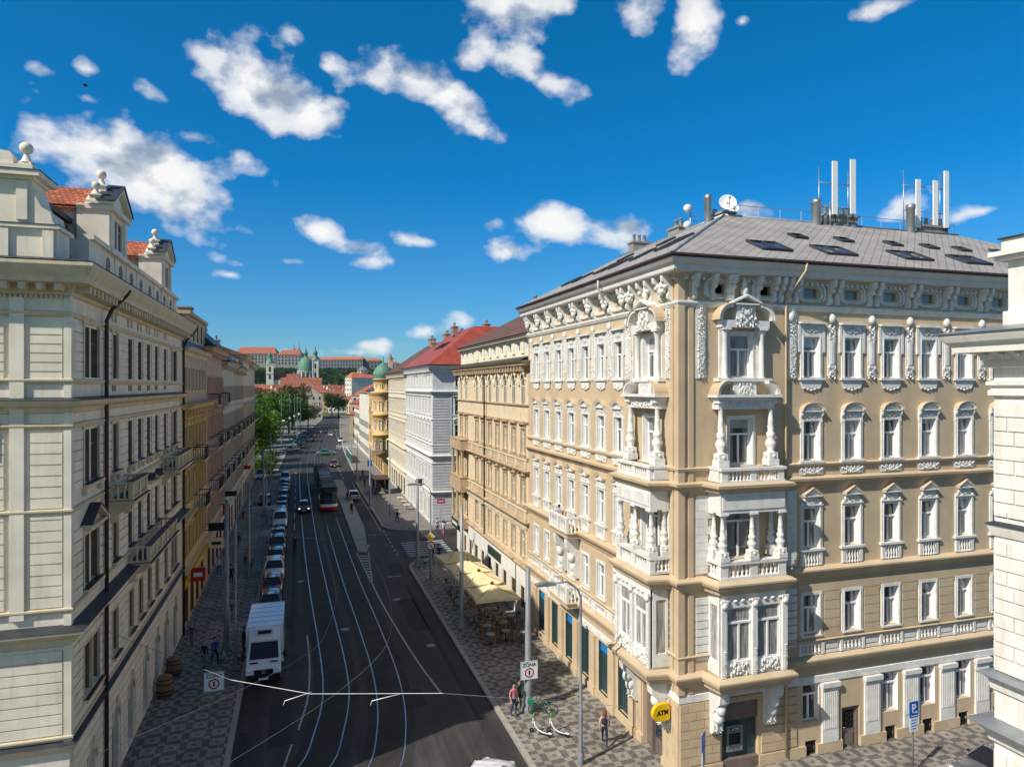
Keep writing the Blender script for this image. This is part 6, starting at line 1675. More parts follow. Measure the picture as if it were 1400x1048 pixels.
    def grille():
        mb = MB(); mb.box(-.42, .42, -.02, .04, 0, .12); mb.box(-.55, .55, .0, .05, -.22, -.10); mb.mi = 1; mb.box(-.26, .26, -.03, -.018, -.12, -.0); mb.mi = 0
        return mb.mesh('grille', [M['black'], M['signw']])
    inst('grille', cached('gri', grille), root, T(0, -h-.0, .50)); inst('number_plate', cached('npl', lambda: (lambda mb: (mb.box(-.26, .26, 0, .02, 0, .11), mb.mesh('plate', M['signw']))[1])(MB())), root, T(0, h-.0, .58))
    if kind in ('suv', 'mpv'):
        mb = MB()
        for sg in (-1, 1): mb.tube([(sg*wt*.9, y2+.2, H+.02), (sg*wt*.9, y3-.2, H+.02)], .02, 5)
        mb.build('roof_rails', M['black'], root)
    return root
m, nt, b = newmat('lit_headlamp'); b.inputs['Emission Color'].default_value = (1, .9, .7, 1); b.inputs['Emission Strength'].default_value = 2.5; M['lit'] = m

gp = 'cars parked along the left kerb'
DB, DK, GR, SI, WH, RD = (.008, .018, .05), (.012, .013, .016), (.07, .075, .08), (.28, .29, .30), (.70, .71, .72), (.22, .012, .02)
cars = [
 (58.0, 'hatch', (.01, .055, .16), 'blue hatchback parked directly behind the white box van'),
 (63.1, 'hatch', (.20, .012, .03), 'dark red hatchback parked behind the blue hatchback'),
 (68.4, 'suv', WH, 'white sport utility car parked behind the dark red hatchback'),
 (73.6, 'hatch', DK, 'black hatchback parked just behind the white sport utility car'),
 (79.0, 'suv', DB, 'dark navy estate car parked between a black hatchback and a navy saloon'),
 (84.2, 'sedan', (.012, .03, .08), 'navy saloon car parked in the middle of the left row'),
 (93.6, 'mpv', (.55, .62, .64), 'pale silver people carrier parked with a gap in front of it'),
 (99.0, 'hatch', DK, 'black hatchback parked right behind the pale people carrier'),
 (103.8, 'sedan', (.02, .022, .03), 'charcoal saloon parked third behind the people carrier'),
 (108.6, 'hatch', DB, 'navy hatchback parked behind the charcoal saloon'),
 (113.4, 'suv', DK, 'black off-road car parked between a navy hatchback and a grey one'),
 (118.1, 'hatch', GR, 'grey hatchback parked behind the black off-road car'),
 (122.8, 'sedan', (.03, .04, .06), 'slate-blue saloon parked near the far end of the row'),
 (127.6, 'hatch', DB, 'small navy car next but one to the white van at the end of the row'),
 (135.5, 'mpv', (.60, .63, .66), 'white minibus parked last in the row beside the park')]
for y, k, c, lb in cars: car(-2.15 - (y-58)*.003, y, rnd.uniform(-.02, .02), k, c, lb, gp)
car(-4.9, 110.9, 0, 'hatch', DB, 'dark blue car standing on the left pavement', None)
car(-7.0, 141.5, 0, 'mpv', (.35, .40, .44), 'pale grey van waiting in the side street by the park', None)
car(.75, 103.2, 0, 'hatch', (.18, .012, .012), 'red car with lit headlights driving towards the viewer beside the tram', None, True)
car(8.35, 111.6, PI, 'hatch', (.66, .58, .60), 'white hatchback driving away beside the tram stop island', None)
car(7.6, 158.5, .0, 'sedan', (.16, .02, .03), 'dark red car coming through the sunlit junction', None)
car(6.9, 186, PI/2-.1, 'sedan', (.03, .16, .12), 'green car turning across the sunlit junction', None)
car(11.2, 256, PI-.06, 'hatch', WH, 'small white car driving away up the far street', None)
car(15.4, 303, PI-.06, 'sedan', DK, 'black car far up the street near its end', None)
car(13.0, 226, -.06, 'suv', (.55, .56, .58), 'silver car parked on the right beyond the junction', None)
car(7.85, 28.8, 2.55, 'hatch', (.78, .78, .78), 'white car with black roof stripes crossing the near junction in the sun', None)
car(30.6, 23.1, -PI/2, 'sedan', (.10, .11, .12), 'dark silver car parked in the side street by the beige corner building', None)
car(36.0, 23.1, -PI/2, 'hatch', (.05, .05, .055), 'black car parked ahead of the dark silver one in the side street', None)
gp2 = 'cars parked in bays by the park'
pk = [(-1.6, 199, (.20, .21, .23)), (.4, 206.6, (.01, .015, .03)), (-.1, 214, (.30, .36, .42)), (.2, 222.2, (.015, .02, .03)), (-.6, 230, (.35, .38, .42)), (.7, 236.5, (.02, .03, .08)), (1.2, 244, (.05, .09, .16)), (1.9, 252, (.02, .05, .15)), (2.8, 260, (.01, .04, .14)), (1.3, 266, (.50, .50, .48)), (4.2, 275, (.03, .04, .05))]
wl = ['pale silver car parked nearest the junction in the park bays', 'black car with bright bonnet, second in the park bays', 'light blue-grey car, third in the park bays', 'near-black car, fourth in the park bays', 'light grey car in the middle of the park bays', 'dark blue car behind the light grey one in the park bays', 'steel blue car in the park bays', 'royal blue car in the park bays, eighth from the junction', 'bright navy car beside the red figures, park bays', 'beige-white car in the back of the park bays', 'dark grey car last in the park bays']
for (x, y, c), lb in zip(pk, wl): car(x, y, -.9, 'hatch', c, lb, gp2)

def van():
    root = empty('box_van', (-2.0, 46.9, 0), 0, 'white box van with dark windscreen and refrigeration unit parked at the left kerb', 'van')
    Wp = car_paint(WH)
    mb = MB(); mb.box(-1.08, 1.08, -1.55, 3.25, .75, 3.02); mb.box(-1.10, 1.10, -1.56, -1.50, .72, 3.05); mb.box(-1.10, 1.10, 3.2, 3.27, .72, 3.05); mb.build('cargo_box', Wp, root)
    mb = MB()      # cab with sloped nose
    def sec(w, pts, x): return [(x, y, z) for y, z in pts]
    prof = [(-3.25, .35), (-3.3, .8), (-3.2, 1.12), (-2.55, 1.38), (-1.95, 2.25), (-1.6, 2.38), (-1.56, .35)]
    def cabpart(w0, w1):
        vs = [(-w0*(1 if z < 1.4 else .9), y, z) for y, z in prof] + [(w0*(1 if z < 1.4 else .9), y, z) for y, z in prof]
        n = len(prof); fs = [tuple(range(n)), tuple(range(n, 2*n))[::-1]] + [(i, (i+1) % n, (i+1) % n+n, i+n) for i in range(n)]
        mb.add(vs, fs)
    cabpart(1.0, .9); cab = mb.build('cab', Wp, root)
    mb = MB(); mb.quad((-.84, -2.60, 1.40), (.84, -2.60, 1.40), (.78, -2.02, 2.22), (-.78, -2.02, 2.22))
    for sg in (-1, 1): mb.poly([(sg*1.004, -2.5, 1.38), (sg*1.004, -1.75, 1.32), (sg*.908, -1.75, 2.15), (sg*.908, -2.02, 2.15)])
    mb.build('windscreen', M['tramglass'], root)
    mb = MB(); mb.prism([(-1.56, 2.385), (-2.0, 2.30), (-1.56, 2.95)], 'x', -.9, .9); mb.build('wind_deflector', Wp, root)
    mb = MB(); mb.box(-.48, .48, -1.9, -1.56, 2.62, 2.98); u_ = mb.build('refrigeration_unit', Wp, root)
    mb = MB(); mb.box(-.38, .38, -1.93, -1.90, 2.68, 2.88); mb.build('vent_grille', M['black'], u_)
    mb = MB(); mb.box(-.98, .98, -3.36, -3.2, .3, .72); mb.box(-.55, .55, -3.335, -3.25, .74, 1.0); mb.box(-.8, -.35, -2.92, -2.78, 1.262, 1.30); mb.box(.35, .8, -2.92, -2.78, 1.262, 1.30); mb.build('bumper_and_grille', M['black'], root)
    mb = MB(); mb.box(-.27, .27, -3.385, -3.365, .42, .54); mb.build('number_plate', M['signw'], root)
    mb = MB()
    for sg in (-1, 1):
        for a_, b2 in ((.76, .84), (2.9, 2.99)): mb.box(sg*1.085-.008, sg*1.085+.008, -1.5, 3.2, a_, b2)
        for y in (-1.5, 3.17): mb.box(sg*1.06-.04, sg*1.06+.04, y-.03, y+.05, .75, 3.03)
    for i in range(4): mb.box(-1.0, 1.0, -.6+i*.95, -.57+i*.95, 3.021, 3.032)
    mb.build('box_trim', M['polel'], root)
    # round star emblem
    mb = MB(Matrix.Translation((0, -3.345, .90)) @ Matrix.Rotation(PI/2, 4, 'X'))
    mb.tube([(.13*math.cos(t), .13*math.sin(t), 0) for t in [2*PI*i/14 for i in range(15)]], .014, 5)
    for k in range(3): mb.tube([(0, 0, .005), (.12*math.cos(PI/2+k*2*PI/3), .12*math.sin(PI/2+k*2*PI/3), .005)], .02, 5, .006)
    mb.build('emblem', M['steel'], root)
    for sg in (-1, 1):
        mb = MB(); mb.sphere((sg*.82, -3.2, .95), .16, (1, .7, .9), 8, 5); mb.build('headlight', M['lens'], root)
        mb = MB(); mb.box(sg*1.2-.1, sg*1.2+.1, -2.45, -2.33, 1.35, 1.72); mb.tube([(sg*1.0, -2.35, 1.5), (sg*1.15, -2.4, 1.55)], .03, 5); mb.build('mirror', M['black'], root)
        for y in (-2.45, 2.1):
            w = inst('wheel', _c['wheel'], root, T(sg*.95, y, .34)); inst('rim', _c['rim'], w, Matrix.Identity(4))
    mb = MB()
    for sg in (-1, 1): mb.box(sg*1.0-.006, sg*1.0+.006, -2.62, -2.6, .5, 1.3); mb.box(sg*1.003-.006, sg*1.003+.006, -1.85, -1.72, 1.15, 1.19); mb.box(sg*.98-.05, sg*.98+.05, -3.0, -1.6, .30, .48)
    for sg in (-1, 1): mb.tube([(sg*.1, -2.62, 1.42), (sg*.6, -2.42, 1.66)], .012, 4)
    mb.build('door_seams_and_wipers', M['black'], root)
    mb = MB(); mb.box(-.9, .9, -1.5, 3.2, .45, .74); mb.build('chassis', M['black'], root)
van()

def tram():
    root = empty('tram', (4.22, 101.6, 0), math.atan2(.2, 22)*-1*-1, 'red, silver and black articulated tram arriving beside the stop island', 'tram')
    W = 1.24
    secs = [(-0.2, 9.3), (10.1, 20.0), (20.8, 31)]
    for i, (a, b) in enumerate(secs):
        front = i == 0
        c = empty('tram_section', (0, 0, 0)); c.parent = root
        y0 = a+(1.3 if front else 0)
        mb = MB(); mb.box(-W, W, y0, b, .25, 1.05); mb.build('lower_side', M['tramred'], c)
        mb = MB(); mb.box(-W+.01, W-.01, y0, b, 1.052, 2.6); 
        mb.build('window_band', M['tramglass'], c)
        mb = MB(); mb.box(-W, W, y0, b, 2.602, 2.95); mb.box(-W*.92, W*.92, y0+.3, b, 2.952, 3.3)
        for k in range(5):
            mb.box(-W, W*-.995+.03, y0+.3+k*(b-y0)/5, y0+.6+k*(b-y0)/5, 1.06, 2.6); mb.box(W*.995-.03, W, y0+.3+k*(b-y0)/5, y0+.6+k*(b-y0)/5, 1.06, 2.6)
        mb.build('upper_side', M['tramdark'], c)
        mb = MB()
        for k in range(3): L_ = (b-y0)/3; mb.box(-.8, .8, y0+.5+k*L_, y0+L_+.1+k*L_ if k < 2 else b-.4, 3.302, 3.3+.28+.1*(k % 2))
        mb.build('roof_equipment', M['tramdark'] if i != 1 else M['pole'], c)
        mb = MB()
        for k in range(4): mb.box(-.9, .9, y0+.2+k*(b-y0)/4, y0+.32+k*(b-y0)/4, 3.31, 3.72)
        mb.build('roof_frames', M['polel'], c)
        if i < 2:
            mb = MB(); mb.box(-W*.94, W*.94, b+.002, b+.798, .5, 2.9); mb.build('gangway_bellows', M['rubber'], c)
    # raked nose
    c = root
    def nose(z0, z1, f0, f1, m, nm, w=W):
        mb = MB()
        def plan(z, f): return [(-w, 1.1, z), (-w*.97, .5+f*.5, z), (-w*.72, f+.12, z), (0, f, z), (w*.72, f+.12, z), (w*.97, .5+f*.5, z), (w, 1.1, z)]
        A_, B_ = plan(z0, f0), plan(z1, f1); n = 7
        mb.sm = True; mb.add(A_+B_, [(i, i+1, i+1+n, i+n) for i in range(n-1)]); mb.sm = False; mb.poly(A_); mb.poly(B_); return mb.build(nm, m, root)
    nose(.25, .72, -.32, -.40, M['tramred'], 'front_skirt'); nose(.722, 1.10, -.40, -.26, M['tramcream'], 'front_band'); nose(1.102, 2.75, -.26, .55, M['tramglass'], 'windscreen', W*.97); nose(2.752, 3.15, .55, .95, M['tramdark'], 'front_roof', W*.97)
    for sg in (-1, 1):
        mb = MB(); mb.sphere((sg*.85, -.22, .8), .13, (1.5, .6, .7), 8, 5); mb.build('headlight', M['lens'], root)
        mb = MB(); mb.box(sg*1.36-.05, sg*1.36+.05, .3, .42, 1.7, 2.5); mb.tube([(sg*1.15, .5, 2.7), (sg*1.34, .35, 2.5)], .03, 5); mb.build('mirror', M['tramcream'], root)
    mb = MB(); mb.box(-.45, .45, .15, .2, 2.42, 2.66); mb.build('route_display', M['black'], root)
    # pantograph
    mb = MB(); 
    for sg in (-1, 1): mb.tube([(sg*.5, 13.5, 3.7), (sg*.35, 15.3, 4.6), (sg*.2, 13.6, 5.5)], .035, 5)
    mb.tube([(-.8, 13.6, 5.52), (.8, 13.6, 5.52)], .04, 5); mb.build('pantograph', M['pole'], root)
tram()

# ------------------------------------------------------------------ lettering
def text_mesh(txt, size, m, parent, Mx, name='lettering', ext=.006, bold=0):
    cu = bpy.data.curves.new('t', 'FONT'); cu.body = txt; cu.size = size; cu.extrude = ext; cu.align_x = 'CENTER'; cu.align_y = 'CENTER'; cu.offset = bold
    ob = bpy.data.objects.new('t', cu); COL.objects.link(ob)
    dg = bpy.context.evaluated_depsgraph_get(); me = bpy.data.meshes.new_from_object(ob.evaluated_get(dg))
    bpy.data.objects.remove(ob); me.materials.clear(); me.materials.append(m)
    return inst(name, me, parent, Mx)
RX = Matrix.Rotation(PI/2, 4, 'X')      # text plane turned upright, facing -y

def zone_sign(x, y, z, label, posts, rz=0):
    root = empty('zone_sign', (x, y, 0), rz, label, 'road sign')
    mb = MB(); mb.box(-.5, .5, -.02, .02, z, z+1.0); bd = mb.build('board', M['signw'], root)
    mb = MB(); 
    for a, b, c, d in ((-.5, .5, z, z+.025), (-.5, .5, z+.975, z+1.0), (-.5, -.475, z+.025, z+.975), (.475, .5, z+.025, z+.975)): mb.box(a, b, -.028, -.021, c, d)
    mb.box(-.46, .46, .02, .05, z+.2, z+.24); mb.box(-.46, .46, .02, .05, z+.75, z+.79); mb.build('rim', M['pole'], bd)
    text_mesh('Z\u00d3NA', .27, M['ink'], bd, T(0, -.026, z+.80) @ RX, 'lettering', .004, .004)
    mb = MB(T(0, -.03, z+.38) @ RX); 
    o = [(.27*math.cos(t), .27*math.sin(t), 0) for t in [2*PI*i/24 for i in range(24)]]; i_ = [(.20*math.cos(t), .20*math.sin(t), 0) for t in [2*PI*i/24 for i in range(24)]]
    for q in range(24): mb.add([o[q], o[(q+1) % 24], i_[(q+1) % 24], i_[q]], [(0, 1, 2, 3)])
    mb.build('red_ring', M['signr'], bd)
    mb = MB(T(0, -.03, z+.38) @ RX); mb.box(-.035, .035, -.12, .12, -.003, .003); mb.prism([(-.06, .04), (.06, .04), (.0, .16)], 'z', -.003, .004); mb.prism([(-.06, -.04), (.06, -.04), (.0, -.16)], 'z', -.003, .004); mb.build('symbol', M['ink'], bd)
    for px in posts:
        mb = MB(); mb.tube([(px, .06, 0.1), (px, .06, z+.95)], .03, 7); mb.build('post', M['pole'], root)
    return root
zone_sign(-4.2, 38.6, 2.13, 'white ZONA sign on two thin posts on the left pavement', (-.24, .24))
zone_sign(12.1, 35.5, 1.92, 'white ZONA sign fixed to the grey pole on the right pavement', ())

def parking_sign(x, y, rz, zt, label):
    root = empty('parking_sign', (x, y, 0), rz, label, 'road sign')
    mb = MB(); mb.box(-.26, .26, -.015, .015, zt-.72, zt); bd = mb.build('blue_panel', M['blue'], root)
    text_mesh('P', .55, M['signw'], bd, T(-.02, -.02, zt-.32) @ RX, 'lettering', .003, .012)
    mb = MB(); mb.box(.02, .2, -.022, -.016, zt-.52, zt-.46); mb.box(-.2, .2, -.022, -.016, zt-.66, zt-.63); mb.build('symbol', M['signw'], bd)
    mb = MB(); mb.box(-.25, .25, -.015, .015, zt-1.38, zt-.74); p2 = mb.build('white_panel', M['signw'], root)
    mb = MB()
    for k in range(4): mb.box(-.18, .18-.05*(k % 2), -.02, -.0155, zt-.86-k*.13, zt-.83-k*.13)
    mb.build('small_print', M['blue'], p2)
    mb = MB(); mb.tube([(0, .05, .1), (0, .05, zt-.02)], .035, 7); mb.build('post', M['polel'], root)
parking_sign(16.4, 25.2, .75, 3.3, 'blue and white parking sign seen at an angle in front of the rusticated corner')
parking_sign(27.2, 24.6, .05, 3.42, 'blue and white parking sign facing the viewer by the side street kerb')

def atm():
    root = empty('cash_machine_sign', (16.32, 27.95, 0), .12, 'yellow rounded ATM sign projecting from the corner of the beige building', 'sign'); root.scale = (.85, .85, .85); root.location.z = .45
    pts = rotpts(-.62, 3.05, .46, PI/2, 1.5*PI, 8) + [(-.05, 2.59), (.02, 2.7), (.02, 3.4), (-.05, 3.51)]
    mb = MB(); mb.prism(pts, 'y', -.11, .11); bd = mb.build('board', M['yellow'], root)
    text_mesh('ATM', .36, M['ink'], bd, T(-.46, -.118, 3.05) @ RX, 'lettering', .004, .012)
    mb = MB(); mb.box(-.1, .1, -.05, .05, 2.3, 2.585); mb.prism([(-.1, 2.3), (.1, 2.3), (0, 1.9)], 'y', -.05, .05); mb.tube([(-.2, 0, 3.5), (-.2, 0, 3.72), (.1, 0, 3.72)], .02, 5); mb.build('bracket', M['pole'], root)
atm()
def cash_machine():
    root = empty('cash_machine', (19.5, 27.3+.2, 0), 0, 'cash machine with light frame set in the teal panel under the side bay', 'cash machine')
    mb = MB(); 
    for a, b, c, d in ((-.42, -.34, .95, 2.15), (.34, .42, .95, 2.15), (-.34, .34, .95, 1.03), (-.34, .34, 1.82, 2.15)): mb.box(a, b, -.14, .0, c, d)
    mb.box(-.34, .34, -.1, -.002, 1.03, 1.25); mb.build('frame', M['polel'], root)
    mb = MB(); mb.box(-.34, .34, -.05, -.003, 1.25, 1.82); mb.box(-.26, .26, -.15, -.141, 1.88, 2.08); mb.build('screen', M['black'], root)
    text_mesh('ATM', .2, M['signw'], root, T(0, -.155, 1.98) @ RX, 'lettering', .002, .003)
cash_machine()
# ------------------------------------------------------------------ poles and lamps
def pole(x, y, h, r, label, m='pole', base=True, grp=None, skirt=False):
    root = empty('tram_pole', (x, y, .12), 0, label, 'pole', grp)
    mb = MB(); mb.lathe([(r*1.15, 0), (r*1.15, h*.28), (r*.95, h*.285), (r*.9, h*.62), (r*.78, h*.625), (r*.72, h), (0, h)], (0, 0, 0), 12); mb.build('shaft', M[m], root)
    if base: mb = MB(); mb.lathe([(r*2.0, 0), (r*2.0, .2), (r*1.5, .32), (r*1.3, .8), (r*1.16, .85)], (0, 0, 0), 12); mb.build('base', M['pole'], root)
    if skirt: mb = MB(); mb.lathe([(r*1.5, h*.6), (r*1.5, h*.63)], (0, 0, 0), 10); mb.build('clamp', M['black'], root)
    return root
def street_lamp(x, y, h, arm, label, dirx=-1, m='polel', droop=.4):
    root = empty('street_lamp', (x, y, .12), 0, label, 'street lamp')
    mb = MB(); mb.lathe([(.10, 0), (.10, h*.3), (.075, h*.305), (.06, h*.92)], (0, 0, 0), 10)
    mb.tube([(0, 0, h*.9), (0, 0, h-.8), (dirx*.15, 0, h-.4), (dirx*.55, 0, h-.1), (dirx*arm*.55, 0, h), (dirx*arm, 0, h)], .045, 7); mb.build('shaft', M[m], root)
    mb = MB(); a = dirx*arm; b = dirx*(arm+.95); lo, hi = min(a, b), max(a, b); mb.prism([(lo, h-.07), (hi, h-.07), (hi, h+.0), ((lo+hi)/2, h+.10), (lo, h+.02)], 'y', -.16, .16); hd = mb.build('lamp_head', M['pole'], root)
    mb = MB(); mb.box(lo+.1, hi-.1, -.12, .12, h-.10, h-.071); mb.build('lens', M['lens'], hd)
    mb = MB(); mb.lathe([(.15, 0), (.15, .5), (.11, .6)], (0, 0, 0), 10); mb.build('base', M['pole'], root)
    return root
pole(11.55, 49.4, 9.1, .17, 'tall grey tram pole standing beside the cream cafe parasols', 'polel')
pole(12.1, 35.7, 7.9, .19, 'grey pole on the right pavement that carries the ZONA sign')
pole(11.3, 67.6, 8.7, .17, 'grey tram pole at the zebra crossing corner')
pole(-4.65, 50.0, 10.2, .17, 'thick grey tram pole on the left pavement nearest the viewer')
pole(-4.46, 68.6, 8.9, .15, 'grey tram pole on the left pavement, second from the viewer')
pole(-4.6, 100, 8.9, .15, 'grey tram pole further along the left pavement')
pole(-5.0, 136, 9.0, .15, 'dark pole on the left where the park begins', 'pole')
pole(9.9, 100.5, 9.0, .14, 'tram pole on the right pavement near the stop shelter')
pole(10.5, 131, 9.0, .14, 'grey tram pole behind the tram stop shelter')
pole(12.7, 178, 9.0, .15, 'grey pole at the green construction hoarding')
street_lamp(12.75, 29.85, 8.7, 1.3, 'thin lamp post in front of the beige corner building, arm reaching over the pavement', -1, 'pole')
street_lamp(11.7, 62.6, 8.9, 1.2, 'thin lamp post with traffic signs beside the zebra crossing', -1)
street_lamp(-3.87, 47.3, 10.0, 1.9, 'thin lamp post on the left pavement with its arm over the parked cars', 1)
street_lamp(-4.0, 95, 9.5, 1.6, 'thin lamp post on the left pavement far beyond the box van', 1)
street_lamp(12.2, 96, 8.8, 1.5, 'lamp post with curved arm in front of the pale blue building', -1)
street_lamp(-5.2, 160, 10, 1.6, 'lamp post in front of the park trees', 1)
gpl = 'white globe lamps along the park'
for i in range(7):
    y = 175+i*17; x = -7.0+(y-175)*.085
    root = empty('globe_lamp', (x, y, .1), 0, ['globe lamp nearest the junction by the park', 'second globe lamp by the park', 'third globe lamp by the park', 'fourth globe lamp by the park', 'fifth globe lamp by the park', 'sixth globe lamp by the park', 'farthest globe lamp by the park'][i], 'street lamp', gpl)
    mb = MB(); mb.lathe([(.09, 0), (.06, 7.5)], (0, 0, 0), 8); mb.build('shaft', M['pole'], root)
    mb = MB(); mb.sphere((0, 0, 7.8), .42, (1, 1, 1), 12, 8); mb.build('globe', M['antenna'], root)
for i, (x, y) in enumerate(((-2.6, 228), (-1.2, 236), (-.4, 246), (.8, 254), (-5, 222))):
    root = empty('flagpole', (x, y, .1), 0, ['flagpole by the park bays, nearest', 'second flagpole by the park bays', 'third flagpole by the park bays', 'fourth flagpole by the park bays', 'flagpole standing closest to the park trees'][i], 'flagpole', 'tall pale flagpoles by the park')
    mb = MB(); mb.lathe([(.16, 0), (.07, 15)], (0, 0, 0), 8); mb.build('shaft', M['copper'], root); mb = MB(); mb.sphere((0, 0, 15.1), .16); mb.build('finial', M['steel'], root)

def sign_disc(x, y, z, kind, label, r=.33, post=False):
    root = empty('traffic_sign', (x, y, .12), 0, label, 'road sign')
    if kind == 'diamond':
        mb = MB(); mb.prism([(0, z-r*1.3), (r*1.3, z), (0, z+r*1.3), (-r*1.3, z)], 'y', -.02, .01); o = mb.build('board', M['signw'], root)
        mb = MB(); mb.prism([(0, z-r*1.0), (r*1.0, z), (0, z+r*1.0), (-r*1.0, z)], 'y', -.03, -.021); mb.build('face', M['yellow'], o)
    elif kind == 'ring':
        mb = MB(); mb.prism(rotpts(0, z, r, 0, 2*PI, 18)[:-1], 'y', -.02, .01); o = mb.build('board', M['signr'], root)
        mb = MB(); mb.prism(rotpts(0, z, r*.74, 0, 2*PI, 18)[:-1], 'y', -.03, -.021); mb.build('face', M['signw'], o)
        mb = MB(); mb.tube([(.08, -.035, z-.16), (.08, -.035, z+.06), (-.10, -.035, z+.06)], .025, 4); mb.build('symbol', M['ink'], o)
        mb = MB(); mb.tube([(-.17, -.042, z+.17), (.17, -.042, z-.17)], .022, 4); mb.build('bar', M['signr'], o)
    elif kind == 'plate':
        mb = MB(); mb.box(-.5, .5, -.02, .01, z-.28, z+.28); o = mb.build('board', M['signr'], root); mb = MB(); mb.box(-.34, .34, -.03, -.021, z-.08, z+.08); mb.build('lettering', M['signw'], o)
    elif kind == 'blue':
        mb = MB(); mb.box(-.45, .45, -.02, .01, z-.6, z+.6); mb.build('board', M['blue'], root)
    if post: mb = MB(); mb.tube([(0, .05, 0), (0, .05, z)], .03, 6); mb.build('post', M['polel'], root)
sign_disc(11.65, 62.4, 4.0, 'diamond', 'yellow priority-road diamond sign above the zebra crossing corner')
sign_disc(11.65, 62.35, 3.2, 'ring', 'round red-rimmed no-turn sign below the yellow diamond', .42)
sign_disc(17.3, 85.5, 3.3, 'plate', 'red street sign on a post by the pale blue building', .3, True)
sign_disc(13.2, 134.5, 3.0, 'blue', 'blue information board on the pavement by the ochre building', .3, True)
sign_disc(7.0, 73.4, 1.0, 'ring', 'red and white keep-clear marker on the tip of the tram island', .25, True)
def hanging(x, y, z, w, h, m, label, txt=None, inkm='signw', yth=.08, out=1):
    """flat sign board standing out from a facade"""
    root = empty('hanging_sign', (x, y, 0), 0, label, 'sign')
    mb = MB(); mb.box(min(0, out*w)+.3*out, max(0, out*w)+.3*out, -yth, yth, z-h/2, z+h/2); o = mb.build('board', M[m], root)
    mb = MB(); mb.tube([(-.05*out, 0, z+h/2-.06), (.3*out, 0, z+h/2-.06)], .03, 5); mb.tube([(-.05*out, 0, z-h/2+.1), (.3*out, 0, z-h/2+.1)], .03, 5); mb.build('bracket', M['blackm'], root)
    if txt: mb = MB(); mb.box(out*w*.2+.3*out if out > 0 else out*w*.8-.3, out*w*.8+.3*out if out > 0 else out*w*.2-.3, -yth-.006, -yth-.001, z-h*.16, z+h*.14); mb.build('lettering', M[inkm], o)
hanging(-8.0, 56.0, 3.9, 1.0, 1.0, 'signr', 'square red sign hanging from the yellow building', 1)
hanging(-8.0, 66.5, 5.4, 1.5, .7, 'black', 'wide black sign hanging between the yellow and pink buildings')
hanging(-8.0, 66.7, 3.9, 1.3, .9, 'canvas', 'cream oval pub sign below the wide black sign', 1, 'ink')
hanging(-8.0, 78.5, 4.9, .7, 1.3, 'signr', 'red upright sign hanging from the pink building')
hanging(-8.0, 81.0, 6.2, 1.2, .55, 'black', 'small black sign hanging high past the pink building')
hanging(16.5, 93, 4.9, .9, .9, 'black', 'round dark sign standing out from the pale blue building', None, out=-1)
hanging(-8.0, 108.5, 6.0, .9, .55, 'signr', 'small red and black sign far down the left row')
mb = MB(); mb.box(-.06, .06, -1.6, 1.6, -.45, .45); bd = mb.build('cafe_sign', M['board']); bd.location = (15.95, 71.2, 3.5); tag(bd, 'green and white cafe sign board at the far end of the tan building', 'sign')
o = MB(); o.box(-.07, -.061, -1.2, 1.2, -.15, .15); o.build('lettering', M['signw'], bd)

# tram wires: contact wires over both tracks, cross spans, the bright pull-offs near the viewer
def wire(pts, r, m, label, name='overhead_wire', grp=None):
    mb = MB()
    for p in pts: mb.tube(p, r, 5)
    o = mb.build(name, M[m]); tag(o, label, 'cable', grp); return o
for c, lb in ((tl, 'thin tram contact wire over the left track'), (trk, 'thin tram contact wire over the right track')):
    wire([[(x, y, 5.6) for x, y in c if y > 24]], .007, 'pole', lb)
a, b_, c_, d_ = (-2.6, 29.6, 6.2), (.45, 27.8, 6.0), (5.4, 26.3, 6.0), (8.2, 25.0, 6.2)
wire([[a, b_, c_]], .011, 'antenna', 'bright white cross span hanging over the tracks near the viewer')
wire([[(-8.0, 34.0, 7.2), a], [c_, (12.0, 24.0, 5.6)]], .009, 'polel', 'thin steel span that ties the white cross span to the two sides')
mb = MB()
for p, q in (((-.5, 27.7, 5.9), (.5, 27.95, 6.0)), ((2.7, 26.7, 5.9), (3.8, 26.75, 6.0))): mb.tube([p, q], .016, 6); mb.tube([p, (p[0]-.05, p[1], 5.75)], .01, 5)
tag(mb.build('wire_pull_offs', M['antenna']), 'two short white insulator arms on the cross span', 'cable')
for i, y in enumerate((49.6, 68.0, 100, 131)):
    wire([[(-4.6, y, 8.3), (3.5, y, 7.0), (11.4, y, 8.3)]], .010, 'pole', ['thin cross wire between the poles at the cafe', 'thin cross wire between the poles at the zebra crossing', 'thin cross wire over the tram stop', 'thin cross wire beyond the tram'][i], 'cross_wire')

